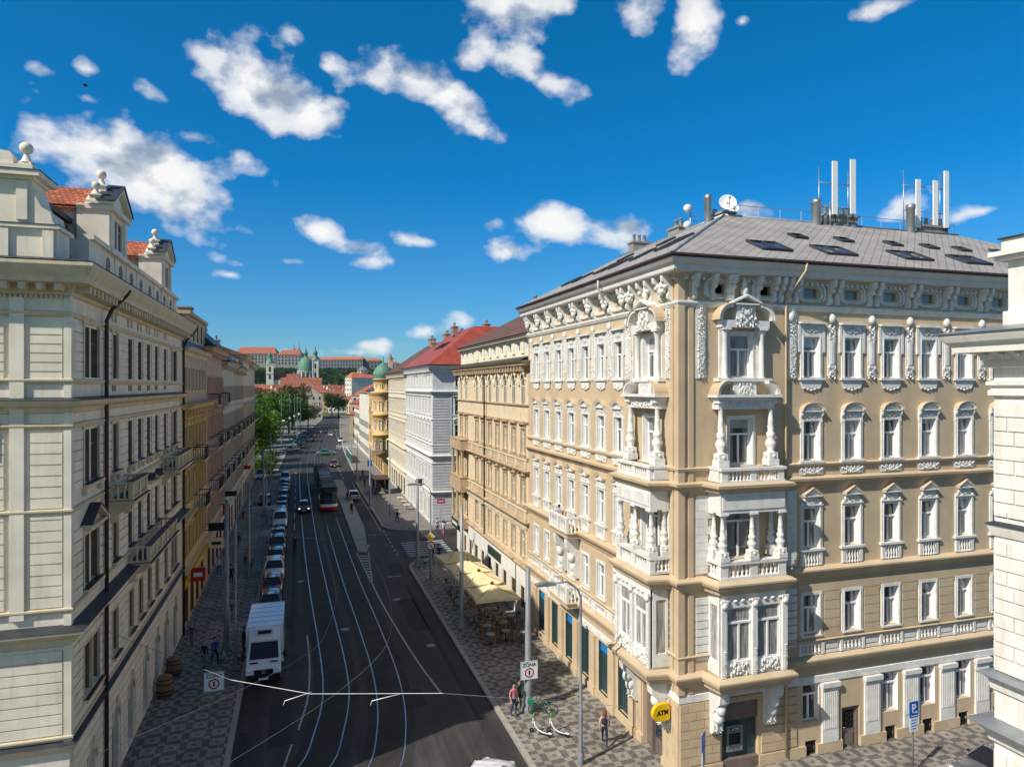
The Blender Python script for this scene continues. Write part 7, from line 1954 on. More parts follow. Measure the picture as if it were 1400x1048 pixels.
# ------------------------------------------------------------------ cafe
def parasol(i, x, y, rz, lab, w=3.3):
    root = empty('parasol', (x, y, .13), rz, lab, 'parasol', 'cream rectangular parasols of the cafe')
    mb = MB(); h = w/2; z0, z1 = 2.55, 3.2; n = 6
    ed = []
    for (a, b) in (((-h, -h), (h, -h)), ((h, -h), (h, h)), ((h, h), (-h, h)), ((-h, h), (-h, -h))):
        for k in range(n):
            t = k/n; sag = .10*math.sin(PI*t); px, py = a[0]+(b[0]-a[0])*t, a[1]+(b[1]-a[1])*t
            ed.append((px*(1-sag*.25), py*(1-sag*.25), z0+sag*.3))
    m_ = len(ed); mid = [(p[0]*.5, p[1]*.5, (z0+z1)/2-.10) for p in ed]
    vs = ed+mid+[(0, 0, z1)]+[(p[0], p[1], p[2]-.22) for p in ed]
    fs = [(i, (i+1) % m_, (i+1) % m_+m_, i+m_) for i in range(m_)]+[(i+m_, (i+1) % m_+m_, 2*m_) for i in range(m_)]+[(i, (i+1) % m_, (i+1) % m_+2*m_+1, i+2*m_+1) for i in range(m_)]
    mb.add(vs, fs); mb.build('canopy', M['canvas'], root)
    mb = MB(); mb.box(-.12, .12, -.12, .12, z1-.02, z1+.1); mb.sphere((0, 0, z1+.14), .07); mb.build('finial', M['wood'], root)
    mb = MB(); mb.tube([(0, 0, 0), (0, 0, z1-.02)], .04, 8); mb.box(-.4, .4, -.4, .4, 0, .08); mb.build('mast', M['polel'], root)
    mb = MB()
    for sx_ in (-1, 1):
        for sy in (-1, 1): mb.tube([(0, 0, z1-.1), (sx_*h*.97, sy*h*.97, z0+.0)], .018, 4)
    mb.build('ribs', M['wood'], root)
for i, (x, y, lb) in enumerate(((13.75, 48.9, 'cream parasol nearest the viewer, over the dark tables'), (13.7, 52.6, 'cream parasol second from the viewer, partly in the sun'), (13.65, 56.2, 'cream parasol third from the viewer, sunlit top'), (13.55, 59.9, 'cream parasol farthest from the viewer near the zebra crossing'))):
    parasol(i, x, y, .0+.04*i, lb)
def table():
    root = empty('cafe_table', (0, 0, 0)); mb = MB(); mb.lathe([(0, .72), (.34, .72), (.34, .75), (0, .75)], (0, 0, 0), 14); mb.build('table_top', M['concrete'], root)
    mb = MB(); mb.tube([(0, 0, .02), (0, 0, .72)], .03, 6); mb.cbox((0, 0, .02), (.5, .08, .03)); mb.cbox((0, 0, .021), (.08, .5, .03)); mb.build('pedestal', M['blackm'], root); return root
def chair():
    root = empty('cafe_chair', (0, 0, 0)); mb = MB(); mb.box(-.21, .21, -.2, .2, .44, .47); mb.build('seat', M['wood'], root)
    mb = MB(); mb.box(-.2, .2, .19, .22, .62, .85); mb.build('backrest', M['wood'], root)
    for sx_, sy in ((-1, -1), (1, -1), (-1, 1), (1, 1)): mb = MB(); mb.tube([(sx_*.2, sy*.22, 0), (sx_*.18, sy*.19, .44 if sy < 0 else .86)], .014, 5); mb.build('leg', M['blackm'], root)
    return root
tb, ch = table(), chair(); first = [True, True]
spots = [(12.7, 45.6), (13.9, 45.9), (15.1, 45.4), (12.9, 47.3), (14.2, 47.6), (15.2, 48.8), (12.7, 50.2), (14.0, 51.0), (12.6, 53.3), (14.6, 53.6), (12.8, 56.5), (14.6, 57.0), (13.3, 59.8)]
tlab = ['white round cafe table nearest the kerb in the open front row', 'white round cafe table in the middle of the open front row', 'white round cafe table nearest the wall in the open front row']
k = 0
for i, (x, y) in enumerate(spots):
    t_ = tb if i == 0 else copy_tree(tb); t_.location = (x, y, .13)
    tag(t_, tlab[i] if i < 3 else ('round cafe table in the shade of the nearest cream parasol' if i < 6 else 'round cafe table hidden under the farther cream parasols'), 'table', 'round cafe tables')
    for a in ([.4, 2.5, 4.4] if i < 6 else [.3, 3.4]):
        a += rnd.uniform(-.4, .4); c2 = ch if k == 0 else copy_tree(ch); k += 1
        c2.location = (x+.62*math.cos(a), y+.62*math.sin(a), .13); c2.rotation_euler = (0, 0, a-PI/2)
        tag(c2, 'dark cafe chair at the open front row of tables' if i < 3 else ('dark cafe chair under the nearest cream parasol' if i < 6 else 'dark cafe chair under the farther cream parasols'), 'chair', ['dark chairs at the front tables', 'dark chairs under the nearest parasol', 'dark chairs under the farther parasols'][0 if i < 3 else (1 if i < 6 else 2)])
for o in COL.objects:
    if o.get('category') == 'table' and o.get('label', '').startswith('round'): o['group'] = 'round cafe tables under ' + ('the nearest parasol' if 'nearest' in o['label'] else 'the farther parasols')

# ------------------------------------------------------------------ people
def person(x, y, rz, label, top, legs, hair, pose='walk', scale=1.0, z=.13, hands=False, sleeves=False, hairlong=False, skirt=None):
    root = empty('person', (x, y, z), rz, label, 'person')
    root.scale = (scale,)*3
    st = {'walk': .30, 'stand': .05, 'sit': 0}[pose]
    V = {}; Ed = []
    def v(n, p, r, par=None): V[n] = (p, r if isinstance(r, tuple) else (r, r), par)
    hip = .93
    v('pelvis', (0, 0, hip), (.15, .105)); v('waist', (0, -.005, 1.08), (.125, .09), 'pelvis'); v('chest', (0, 0, 1.28), (.155, .10), 'waist'); v('neckb', (0, .01, 1.44), (.085, .065), 'chest'); v('neck', (0, 0, 1.50), .055, 'neckb')
    v('jaw', (0, -.015, 1.575), (.062, .07), 'neck'); v('head', (0, -.002, 1.655), (.078, .095), 'jaw'); v('crown', (0, .01, 1.735), (.05, .06), 'head')
    for s_, nm in ((-1, 'l'), (1, 'r')):
        f = st*s_
        v(nm+'hip', (s_*.09, 0, hip-.06), .095, 'pelvis')
        if pose == 'sit':
            v(nm+'knee', (s_*.12, -.42, hip-.06), .06, nm+'hip'); v(nm+'ank', (s_*.12, -.44, hip-.48), .04, nm+'knee'); v(nm+'toe', (s_*.13, -.60, hip-.53), .035, nm+'ank')
        else:
            v(nm+'knee', (s_*.095, -f*.55-.03, .50), .06, nm+'hip'); v(nm+'ank', (s_*.09, -f*.9+(.10 if f < 0 else 0), .09 if f >= 0 else .13), .042, nm+'knee'); v(nm+'toe', (s_*.11, -f*.9-.17+(.10 if f < 0 else 0), .035), .036, nm+'ank')
        v(nm+'sh', (s_*.185, .005, 1.39), .058, 'chest')
        sw = -f*.8
        v(nm+'elb', (s_*.245, -sw*.35+.03, 1.12), .042, nm+'sh'); v(nm+'wri', (s_*.25, -sw*.8-.08, .90), .029, nm+'elb'); v(nm+'palm', (s_*.245, -sw*.9-.11, .83), (.034, .018), nm+'wri')
        if hands:
            for k in range(4): v(nm+'f%d' % k, (s_*(.243-.012*(k == 3)), -sw*.9-.085-.018*k, .745+.008*abs(k-1.5)), .009, nm+'palm')
            v(nm+'th', (s_*.225, -sw*.9-.165, .80), .0095, nm+'palm')
    names = list(V); idx = {n: i for i, n in enumerate(names)}
    me = bpy.data.meshes.new('body'); me.from_pydata([V[n][0] for n in names], [(idx[V[n][2]], idx[n]) for n in names if V[n][2]], [])
    ob = bpy.data.objects.new('body', me); COL.objects.link(ob)
    md = ob.modifiers.new('skin', 'SKIN'); md.use_smooth_shade = True; md.branch_smoothing = .6
    sk = me.skin_vertices[0].data if me.skin_vertices else None
    if sk is None:
        bpy.context.view_layer.objects.active = ob
    for i, n in enumerate(names):
        sk[i].radius = V[n][1]; sk[i].use_root = (n == 'pelvis')
    sb = ob.modifiers.new('sub', 'SUBSURF'); sb.levels = 2 if hands else 1; sb.render_levels = sb.levels
    dg = bpy.context.evaluated_depsgraph_get(); m2 = bpy.data.meshes.new_from_object(ob.evaluated_get(dg))
    bpy.data.objects.remove(ob)
    m2.materials.clear()
    shoe = cloth('dark_shoe', (.03, .03, .032))
    for mm in (top, legs, M['skin'], shoe): m2.materials.append(mm)
    for p in m2.polygons:
        c = p.center; ax = abs(c.x)
        if c.z > 1.47: i = 2
        elif ax > .20 and c.z < 1.45:
            i = (0 if c.z > (.93 if sleeves else 1.2) else 2)
        elif c.z > .96: i = 0
        elif c.z > (.10 if pose != 'sit' else .5): i = 1
        else: i = 3
        p.material_index = i
    inst('body', m2, root, Matrix.Identity(4))
    mb = MB(); mb.sphere((0, .018, 1.685), .105, (.93, 1.05, 1.02), 12, 8)
    if hairlong: mb.sphere((0, .075, 1.58), .10, (1.0, .75, 1.5), 10, 7)
    hm = mb.mesh('hair', hair)
    # face stays free: pull the front of the hair cap back
    for vv in hm.vertices:
        if vv.co.y < -.045 and vv.co.z < 1.70: vv.co.y = -.03; vv.co.x *= .95
    inst('hair', hm, root, Matrix.Identity(4))
    if hands:
        mb = MB()
        for s_ in (-1, 1): mb.sphere((s_*.03, -.098, 1.655), .009, (1, 1, 1), 6, 4)
        mb.build('eye', M['ink'], root)
        mb = MB(); mb.sphere((0, -.112, 1.625), .014, (.8, 1, 1.5), 6, 5)
        for s_ in (-1, 1): mb.sphere((s_*.085, .0, 1.64), .02, (.4, .8, 1.3), 6, 5)
        mb.build('nose_and_ears', M['skin'], root)
        mb = MB(); mb.sphere((0, -.1, 1.585), .02, (1.1, .4, .35), 6, 4); mb.build('mouth', cloth('lip', (.35, .1, .09)), root)
    return root
brown, dark, red_, grey_ = cloth('brown_hair', (.07, .035, .02)), cloth('black_hair', (.012, .010, .009)), cloth('auburn_hair', (.22, .065, .025)), cloth('grey_hair', (.3, .28, .26))
blk, nvy, jean, wht, blu, pnk, gry, kh, rd_ = cloth('black', (.012, .012, .014)), cloth('navy', (.015, .02, .05)), cloth('denim', (.03, .05, .10)), cloth('white', (.6, .6, .58)), cloth('blue', (.02, .06, .30)), cloth('pink', (.55, .18, .22)), cloth('grey', (.15, .15, .16)), cloth('khaki', (.18, .15, .09)), cloth('red', (.45, .02, .02))
w_ = person(14.6, 31.15, 2.75, 'woman with long auburn hair and dark backpack walking past the shop windows', cloth('peach', (.55, .40, .33)), nvy, red_, 'walk', .99, hands=True, hairlong=True)
mb = MB(); mb.sphere((0, .155, 1.24), .16, (.95, .62, 1.35), 10, 8)
for s_ in (-1, 1): mb.tube([(s_*.10, .10, 1.42), (s_*.115, .0, 1.465), (s_*.12, -.10, 1.36), (s_*.13, -.08, 1.18), (s_*.13, .06, 1.08)], .016, 5)
mb.build('backpack', cloth('dark_plum', (.035, .02, .04)), w_)
person(11.15, 35.3, .3, 'man in a pink shirt and dark jeans standing by the kerb below the ZONA sign', pnk, jean, dark, 'stand', 1.04, hands=True)
person(11.65, 35.9, .6, 'person in dark green half hidden behind the man in the pink shirt', cloth('bottle_green', (.02, .08, .05)), blk, dark, 'stand', .98)
person(15.95, 40.8, PI/2, 'dark-haired person looking out over the upper stucco balcony', cloth('lilac', (.30, .28, .40)), nvy, dark, 'stand', .9, 9.1-.25)
P_ = [(12.8, 68.0, 0.2, 'person in black walking off the zebra crossing', blk, jean, 1), (13.7, 68.6, .1, 'person in a dark coat, second of the pair at the zebra crossing', nvy, blk, 1),
 (12.4, 90.2, .4, 'lone pedestrian in black on the pavement by the pale blue building', blk, blk, 1), (-6.97, 51.2, PI, 'pedestrian in a purple top walking away past the wooden barrels', cloth('purple', (.12, .06, .16)), gry, 1),
 (-5.15, 47.8, .5, 'person in a blue jacket and white cap beside the box van', blu, blk, 1), (-5.7, 47.2, -.6, 'person in black beside the one in the blue jacket', blk, gry, 0), (-3.5, 49.0, -1.2, 'person in black with a scooter between the pole and the white van', blk, blk, 0),
 (-5.8, 66.5, .2, 'dark figure in front of the second left pole', blk, blk, 1), (-5.0, 72.5, .1, 'person in a grey coat on the left pavement', gry, blk, 1), (-7.2, 70.2, .3, 'person in blue trousers near the pink building', wht, blu, 1), (-4.4, 70.2, 2.8, 'person in brown on the left pavement beside the second pole', kh, blk, 1),
 (-6.4, 83.0, .0, 'person in a light cap pushing along the left pavement', gry, nvy, 1), (-7.3, 78.5, .2, 'dark person close to the shop fronts on the left', blk, jean, 1), (-6.6, 104, 0, 'person in a white top far down the left pavement', wht, nvy, 1), (-7.0, 97, 0, 'person in red trousers by the grey building', blk, rd_, 1),
 (7.1, 97.5, .2, 'dark person waiting on the tram stop island', blk, blk, 0), (7.3, 101.3, .1, 'person in a light coat waiting beside the tram front', wht, gry, 0), (7.2, 108, .1, 'person in navy on the tram stop island', nvy, nvy, 0),
 (12.0, 113, .8, 'person in blue at the tram stop shelter', blu, blk, 0), (13.5, 118, .2, 'person in black waiting in the shelter', blk, gry, 0), (11.2, 123, 0, 'dark person walking behind the shelter', blk, blk, 1), (12.8, 128, 0, 'pedestrian in khaki at the corner of the ivory building', kh, blk, 1), (14.3, 127, 1.0, 'pedestrian in grey at the corner of the ivory building', gry, nvy, 1), (12.0, 136, .5, 'person in black crossing the side street by the ochre building', blk, blk, 1),
 (16.2, 82.3, .5, 'person in a white top in the group at the corner of the pale blue building', wht, blu, 0), (16.9, 81.8, -.5, 'person in a dark blue coat in the group at the pale blue corner', nvy, jean, 0), (16.6, 80.8, 2.5, 'person in pink shorts bending in the group at the pale blue corner', wht, pnk, 0),
 (4.9, 233, 0, 'person in bright red by the park bays, nearer of the red pair', rd_, rd_, 1), (5.4, 238, 0, 'person in bright red by the park bays, farther of the red pair', rd_, rd_, 1), (8.0, 262, 0, 'pedestrian in white at the end of the park bays', wht, gry, 1), (8.8, 268, 0, 'pedestrian in black at the end of the park bays', blk, rd_, 1)]
for x, y, rz, lb, a, b2_, wk in P_:
    person(x, y, rz, lb, a, b2_, rnd.choice([brown, dark, dark, grey_]), 'walk' if wk else 'stand', rnd.uniform(.95, 1.04), z=.13 if not (5 < x < 7.5 and y < 130) else .16, sleeves=True)

# ------------------------------------------------------------------ scooters, bicycle, barrels, shelter
def scooter(x, y, rz, col, label, lean=.08):
    root = empty('kick_scooter', (x, y, .13), rz, label, 'scooter'); root.rotation_euler = (0, lean, rz)
    mb = MB(); mb.box(-.075, .075, -.15, .42, .13, .165); mb.build('deck', M['black'], root); mb = MB(); mb.tube([(0, .40, .16), (0, .05, .17), (0, -.2, .24), (0, -.36, .42), (0, -.42, .62)], .035, 7); mb.box(-.05, .05, .40, .60, .2, .24); mb.build('curved_neck', M['signw'], root)
    mb = MB(); mb.tube([(0, -.53, .30), (0, -.42, .98)], .034, 7); mb.build('stem', M['signw'] if col == 'white' else M['dgreen'], root)
    mb = MB(); mb.tube([(0, -.45, .82), (0, -.40, 1.12)], .04, 7); mb.build('stem_sleeve', M['green'], root)
    mb = MB(); mb.tube([(-.26, -.36, 1.14), (-.1, -.40, 1.15), (.1, -.40, 1.15), (.26, -.36, 1.14)], .018, 6); mb.build('handlebar', M['black'], root)
    for yy in (-.58, .5):
        mb = MB(T(0, yy, .12) @ Matrix.Rotation(PI/2, 4, 'Y')); mb.lathe([(.07, -.03), (.12, -.025), (.12, .025), (.07, .03)], (0, 0, 0), 12); mb.build('wheel', M['rubber'], root)
scooter(11.9, 32.95, -2.42, 'white', 'white and green rental scooter nearest the grey pole'); scooter(12.75, 32.7, -2.42, 'white', 'white and green rental scooter, the right one of the pair')
scooter(-4.2, 47.9, -1.2, 'white', 'white scooter standing between the people beside the box van')
def bicycle(x, y, rz, m, label):
    root = empty('bicycle', (x, y, .13), rz, label, 'bicycle')
    for yy in (-.5, .5):
        mb = MB(); mb.tube([(0, yy+.31*math.cos(t), .33+.31*math.sin(t)) for t in [2*PI*i/16 for i in range(17)]], .022, 5)
        for k in range(8): t = PI*k/8; mb.tube([(0, yy+.3*math.cos(t), .33+.3*math.sin(t)), (0, yy-.3*math.cos(t), .33-.3*math.sin(t))], .003, 3)
        mb.build('wheel', M['rubber'], root)
    mb = MB()
    for p in (((0, -.5, .33), (0, -.38, .92)), ((0, -.42, .75), (0, -.02, .30)), ((0, -.02, .30), (0, .5, .33)), ((0, -.02, .30), (0, .16, .85)), ((0, .14, .78), (0, .5, .33)), ((0, -.40, .80), (0, .14, .72))): mb.tube(list(p), .022, 6)
    mb.build('frame', m, root)
    mb = MB(); mb.tube([(-.27, -.33, 1.0), (0, -.38, .98), (.27, -.33, 1.0)], .014, 5); mb.build('handlebar', M['black'], root)
    mb = MB(); mb.sphere((0, .18, .88), .12, (.6, 1.1, .3), 8, 5); mb.build('saddle', M['black'], root)
    mb = MB(); mb.box(-.16, .16, -.85, -.52, .62, .85); mb.build('basket', m, root)
bicycle(12.7, 34.9, -2.0, M['dgreen'], 'green rental bicycle leaning behind the white scooters')
bicycle(11.6, 66.9, .4, M['dgreen'], 'green rental bicycle at the foot of the zebra crossing pole')
bicycle(-5.2, 59.0, .3, M['steel'], 'grey bicycle parked on the left pavement behind the box van')
for x, y, s_, lb in ((-7.35, 43.6, 1.15, 'large wooden barrel at the wall of the cream building, nearer one'), (-7.35, 46.6, 1.1, 'wooden barrel at the wall of the cream building, farther one')):
    root = empty('barrel', (x, y, .13), 0, lb, 'barrel', 'wooden barrels by the pub door'); root.scale = (s_,)*3
    mb = MB(); mb.lathe([(0, 0), (.32, 0), (.40, .3), (.42, .5), (.40, .7), (.32, 1.0), (0, 1.0)], (0, 0, 0), 16); mb.build('staves', M['barrel'], root)
    mb = MB()
    for z_, r_ in ((.12, .365), (.32, .412), (.68, .412), (.88, .365)): mb.lathe([(r_, z_), (r_+.012, z_), (r_+.012, z_+.05), (r_-.005, z_+.05)], (0, 0, 0), 16)
    mb.build('hoops', M['blackm'], root)
# a cyclist in the lane beside the parked cars
cy_ = empty('motor_scooter', (-.35, 78.3, 0), 0, 'dark motor scooter ridden towards the viewer beside the parked cars', 'motor scooter')
for yy in (-.6, .6):
    mb = MB(T(0, yy, .24) @ Matrix.Rotation(PI/2, 4, 'Y')); mb.lathe([(.12, -.06), (.23, -.05), (.24, 0), (.23, .05), (.12, .06)], (0, 0, 0), 14); mb.build('wheel', M['rubber'], cy_)
mb = MB(); mb.sm = True; mb.sphere((0, .35, .58), .3, (.6, 1.5, .65), 10, 6); mb.sphere((0, -.42, .68), .3, (.75, .4, 1.2), 10, 6); mb.box(-.14, .14, -.4, .1, .26, .34); mb.build('body', M['tramdark'], cy_)
mb = MB(); mb.tube([(-.32, -.32, 1.0), (0, -.45, 1.0), (.32, -.32, 1.0)], .025, 6); mb.tube([(0, -.45, .98), (0, -.6, .3)], .035, 6); mb.build('handlebar', M['black'], cy_)
person(-.35, 78.4, 0, 'rider in black sitting on the dark motor scooter', blk, blk, dark, 'sit', 1.0, z=-.12, sleeves=True)
def shelter():
    root = empty('tram_stop_shelter', (13.2, 116.5, .13), 0, 'glass tram stop shelter with flat brown roof on the right pavement', 'shelter')
    mb = MB(); mb.box(-1.3, 1.3, -2.6, 2.6, 2.45, 2.6); mb.build('roof', M['gutter'], root)
    for x in (-1.1, 1.1):
        for y in (-2.4, 2.4): mb = MB(); mb.box(x-.05, x+.05, y-.05, y+.05, 0, 2.45); mb.build('post', M['pole'], root)
    mb = MB(); mb.box(1.1, 1.14, -2.3, 2.3, .2, 2.3); mb.box(-1.0, 1.0, 2.38, 2.42, .2, 2.3); mb.build('glass_wall', M['cglass'], root)
    mb = MB(); mb.box(.3, .75, -1.8, 1.8, .42, .48); mb.build('bench', M['wood'], root)
    mb = MB(); mb.box(-1.1, -.2, -2.45, -2.4, .5, 1.9); mb.build('poster', M['black'], root)
shelter()
for i in range(3):
    root = empty('awning_table', (15.0, 99+i*3.4, .13), 0, ['small terrace table by the pale blue building, nearest', 'small terrace table by the pale blue building, middle', 'small terrace table by the pale blue building, farthest'][i], 'table', 'terrace tables of the pale blue building')
    mb = MB(); mb.box(-.5, .5, -.5, .5, .7, .75); mb.build('table_top', M['stone_b2'], root); mb = MB(); mb.tube([(0, 0, 0), (0, 0, .7)], .05, 6); mb.build('pedestal', M['blackm'], root)
# construction hoarding on the far right pavement
root = empty('construction_hoarding', (11.8, 172, .1), 0, 'green and white construction hoarding at the sunlit junction corner', 'fence')
mb = MB(); mb.box(-.04, .04, -9, 9, 0, 2.0); mb.build('panel', M['dgreen'], root); mb = MB(); mb.box(-.06, .06, -9, 9, 2.0, 2.2); mb.build('top_rail', M['signw'], root)
root = empty('barrier_row', (10.5, 203, 0), 0, 'white barrier fence around the right corner of the far junction', 'fence')
for i in range(10): mb = MB(); mb.box(i*1.0, i*1.0+.08, -.04, .04, 0, 1.1); mb.build('post', M['signw'], root)
mb = MB(); mb.box(0, 9.1, -.02, .02, .8, .95); mb.box(0, 9.1, -.02, .02, .35, .5); mb.build('rail', M['signw'], root)

# ------------------------------------------------------------------ equipment on the grey roof
def mast(x, y, z, label, panels, h=3.6):
    root = empty('antenna_mast', (x, y, z), 0, label, 'antenna')
    px = [p[0] for p in panels]
    mb = MB()
    for dx in (min(px)-1.05, max(px)-.12): mb.tube([(dx, .1, 0), (dx, .1, h)], .03, 6)
    for zz in (h*.42, h*.78): mb.tube([(min(px)-1.05, .1, zz), (max(px)+.15, .1, zz)], .035, 6)
    mb.tube([(min(px)-.2, .1, 0), (min(px)-.2, .1, h*.5)], .045, 6); mb.build('frame', M['steel'], root)
    for dx, dy, z0, z1 in panels:
        mb = MB(); mb.box(dx-.19, dx+.19, dy-.12, dy-.03, z0, z1); mb.build('panel_antenna', M['antenna'], root)
        mb = MB(); mb.tube([(dx, dy-.05, z0), (dx, dy, z0-.3), (dx-.1, .1, z0-.7)], .02, 5); mb.tube([(dx+.08, dy-.05, z0), (dx+.1, dy, z0-.5)], .02, 5); mb.build('cable', M['black'], root)
ZT = 28.15
mast(32.4, 34.6, ZT-.7, 'antenna mast with two tall white panels behind the left chimney block', [(-.55, 0, 1.25, 4.55), (.75, -.1, 1.35, 4.75)], 4.1)
mast(40.3, 35.2, ZT-.45, 'antenna mast with three slim white panels behind the right chimney block', [(-1.1, 0, .8, 4.0), (.5, .1, 1.0, 4.1), (1.1, -.2, .9, 4.7)], 4.6)
def dish(x, y, z, r, label, yaw, tilt=.35, hm=1.0):
    root = empty('satellite_dish', (x, y, z), yaw, label, 'satellite dish')
    D_ = T(0, 0, hm) @ Matrix.Rotation(PI/2-tilt, 4, 'X')
    mb = MB(D_); mb.lathe([(0, .0), (r*.35, r*.03), (r*.7, r*.11), (r*.95, r*.22), (r, r*.25), (r*.98, r*.20), (r*.7, r*.07), (0, -.03)], (0, 0, -.1), 24); mb.build('reflector', M['antenna'], root)
    mb = MB(D_); mb.tube([(0, -r*.9, .15), (0, 0, r*.95)], .025, 5); mb.sphere((0, 0, r*.95), .07, (1, 1, 1.4), 8, 5); mb.build('feed_arm', M['pole'], root)
    mb = MB(); mb.tube([(0, .25, -.2), (0, .25, hm)], .06, 7); mb.tube([(0, .25, hm*.9), (0, .05, hm)], .06, 6); mb.tube([(.0, .25, .1), (.5, .7, -.2)], .03, 5); mb.build('mount', M['pole'], root)
dish(24.3, 34.8, ZT-.35, .52, 'large white satellite dish at the hip of the grey roof', -.35, .35, 1.1)
dish(27.0, 38.0, ZT, .34, 'small white satellite dish on a short mast further along the ridge', -.3, .1, 1.45)
root = empty('drum_antenna_mast', (24.7, 39.5, ZT-.7), 0, 'thin mast with two small white drum antennas left of the big dish', 'antenna')
mb = MB(); mb.tube([(0, 0, -.3), (0, 0, 2.6)], .04, 6); mb.tube([(-.1, 0, 1.8), (.6, 0, 1.8)], .02, 5); mb.tube([(.1, 0, 1.5), (.6, 0, 1.5)], .02, 5); mb.tube([(.55, 0, 1.3), (.55, 0, 2.1)], .02, 5); mb.build('mast', M['steel'], root)
for z_ in (1.15, 2.25):
    mb = MB(T(-.25, -.1, z_) @ Matrix.Rotation(PI/2, 4, 'X')); mb.lathe([(0, .12), (.24, .12), (.27, .06), (.27, -.1), (.1, -.2), (0, -.2)], (0, 0, 0), 14); mb.build('drum', M['antenna'], root)

# the bird in the sky near the upper left cloud
root = empty('bird', (-9.4, 36.0, 31.9), .3, 'dark bird gliding in front of the large left cloud', 'bird'); root.scale = (.55, .55, .55)
mb = MB(); mb.sm = True; mb.sphere((0, 0, 0), .09, (2.4, .8, .7), 8, 5)
for s_ in (-1, 1): mb.add([(-.08, 0, .03), (.10, 0, .03), (.04, s_*.24, .08), (-.10, s_*.46, .02), (-.10, s_*.2, .07)], [(0, 1, 2, 4), (4, 2, 3)])
mb.add([(-.2, -.03, 0), (-.2, .03, 0), (-.36, .07, 0), (-.36, -.07, 0)], [(0, 1, 2, 3)]); mb.build('body', M['ink'], root)
# ------------------------------------------------------------------ trees
def crown_mesh(seed, rx, rz_, n, leaf, m, lobes=9):
    r_ = random.Random(seed); mb = MB()
    L = [(0, 0, 0, 1.0)] + [(r_.uniform(-.65, .65)*rx, r_.uniform(-.65, .65)*rx, r_.uniform(-.5, .7)*rz_, r_.uniform(.35, .62)) for _ in range(lobes)]
    for i in range(n):
        cx, cy, cz, s = r_.choice(L)
        # points gathered towards each lobe's shell
        a = r_.uniform(0, 2*PI); c = r_.uniform(-1, 1); q = math.sqrt(1-c*c); rad = s*(r_.random()**.28)
        if s == 1.0: rad *= .82
        p = Vector((cx+q*math.cos(a)*rad*rx, cy+q*math.sin(a)*rad*rx, cz+c*rad*rz_))
        d = Vector((r_.gauss(0, 1), r_.gauss(0, 1), r_.gauss(0, 1)+.5)).normalized()
        u = d.orthogonal().normalized(); v = d.cross(u); t = r_.uniform(0, PI); u, v = u*math.cos(t)+v*math.sin(t), v*math.cos(t)-u*math.sin(t)
        s_ = leaf*r_.uniform(.6, 1.3)
        mb.add([tuple(p-u*s_), tuple(p-v*s_*.5), tuple(p+u*s_), tuple(p+v*s_*.6)], [(0, 1, 2, 3)])
    return mb.mesh('crown', m)
def trunk_mesh(seed, h, r):
    r_ = random.Random(seed); mb = MB()
    mb.tube([(0, 0, -.3), (r_.uniform(-.1, .1), 0, h*.3), (r_.uniform(-.3, .3), r_.uniform(-.3, .3), h*.62)], r, 8, r*.6)
    for i in range(6):
        a = i*1.05+r_.uniform(-.3, .3); z = h*r_.uniform(.3, .6); q = h*.28
        mb.tube([(0, 0, z), (q*.5*math.cos(a), q*.5*math.sin(a), z+h*.16), (q*math.cos(a), q*math.sin(a), z+h*.34)], r*.4, 6, r*.1)
    return mb.mesh('trunk', M['bark'])
def tree(x, y, h, w, lm, label, seed, grp=None, n=2600, leaf=.26, z=0, tz=.62):
    root = empty('tree', (x, y, z), (seed*1.7) % 6.28, label, 'tree', grp)
    cm = cached(('crown', lm, seed % 3, n), lambda: crown_mesh(seed, 1, 1, n, leaf/4.5, M[lm]))
    o = inst('crown', cm, root, T(0, 0, h*tz) @ Matrix.Diagonal((w, w, h*(1-tz)*1.02, 1)))
    inst('trunk', cached(('trunk', seed % 3), lambda: trunk_mesh(seed, 10, .28)), root, Matrix.Diagonal((h/10, h/10, h/10, 1)))
    return root
gt = 'trees of the park on the left'
places = 'nearest the junction|second from the junction|behind the nearest bright one|at the left edge|in the second row|behind the dark one|by the globe lamps|by the flagpoles|in the middle of the park|deep in the park|at the back left|behind the flagpoles|behind the parking bays|near the far houses|at the far end of the bays'.split('|')
park = [(-9.0, 158, 13.0, 5.2, 'leafA'), (-8.2, 173, 8.5, 4.0, 'leafB'), (-16, 170, 13, 6, 'leafA'), (-22, 165, 12, 6, 'leafD'), (-13, 190, 13.5, 6, 'leafB'), (-24, 192, 13, 7, 'leafB'), (-11, 210, 13, 6, 'leafB'), (-8.5, 231, 14.5, 7, 'leafA'),
        (-20, 225, 15, 7.5, 'leafB'), (-32, 215, 14, 8, 'leafB'), (-40, 245, 15, 9, 'leafA'), (-10, 252, 15.5, 8.5, 'leafB'), (-3.5, 272, 15, 8, 'leafB'), (-2.5, 292, 15, 8, 'leafA'), (4, 306, 11, 4.5, 'blossom')]
cn = {'leafA': 'bright green', 'leafB': 'mid green', 'leafC': 'bronze-brown', 'leafD': 'dark green', 'blossom': 'white-blossomed'}
for i, (x, y, h, w, m_) in enumerate(park): tree(x, y, h, w, m_, '%s park tree %s' % (cn[m_], places[i]), i+1, gt, 4200 if i < 3 else 2600, .30 if i < 3 else .42)
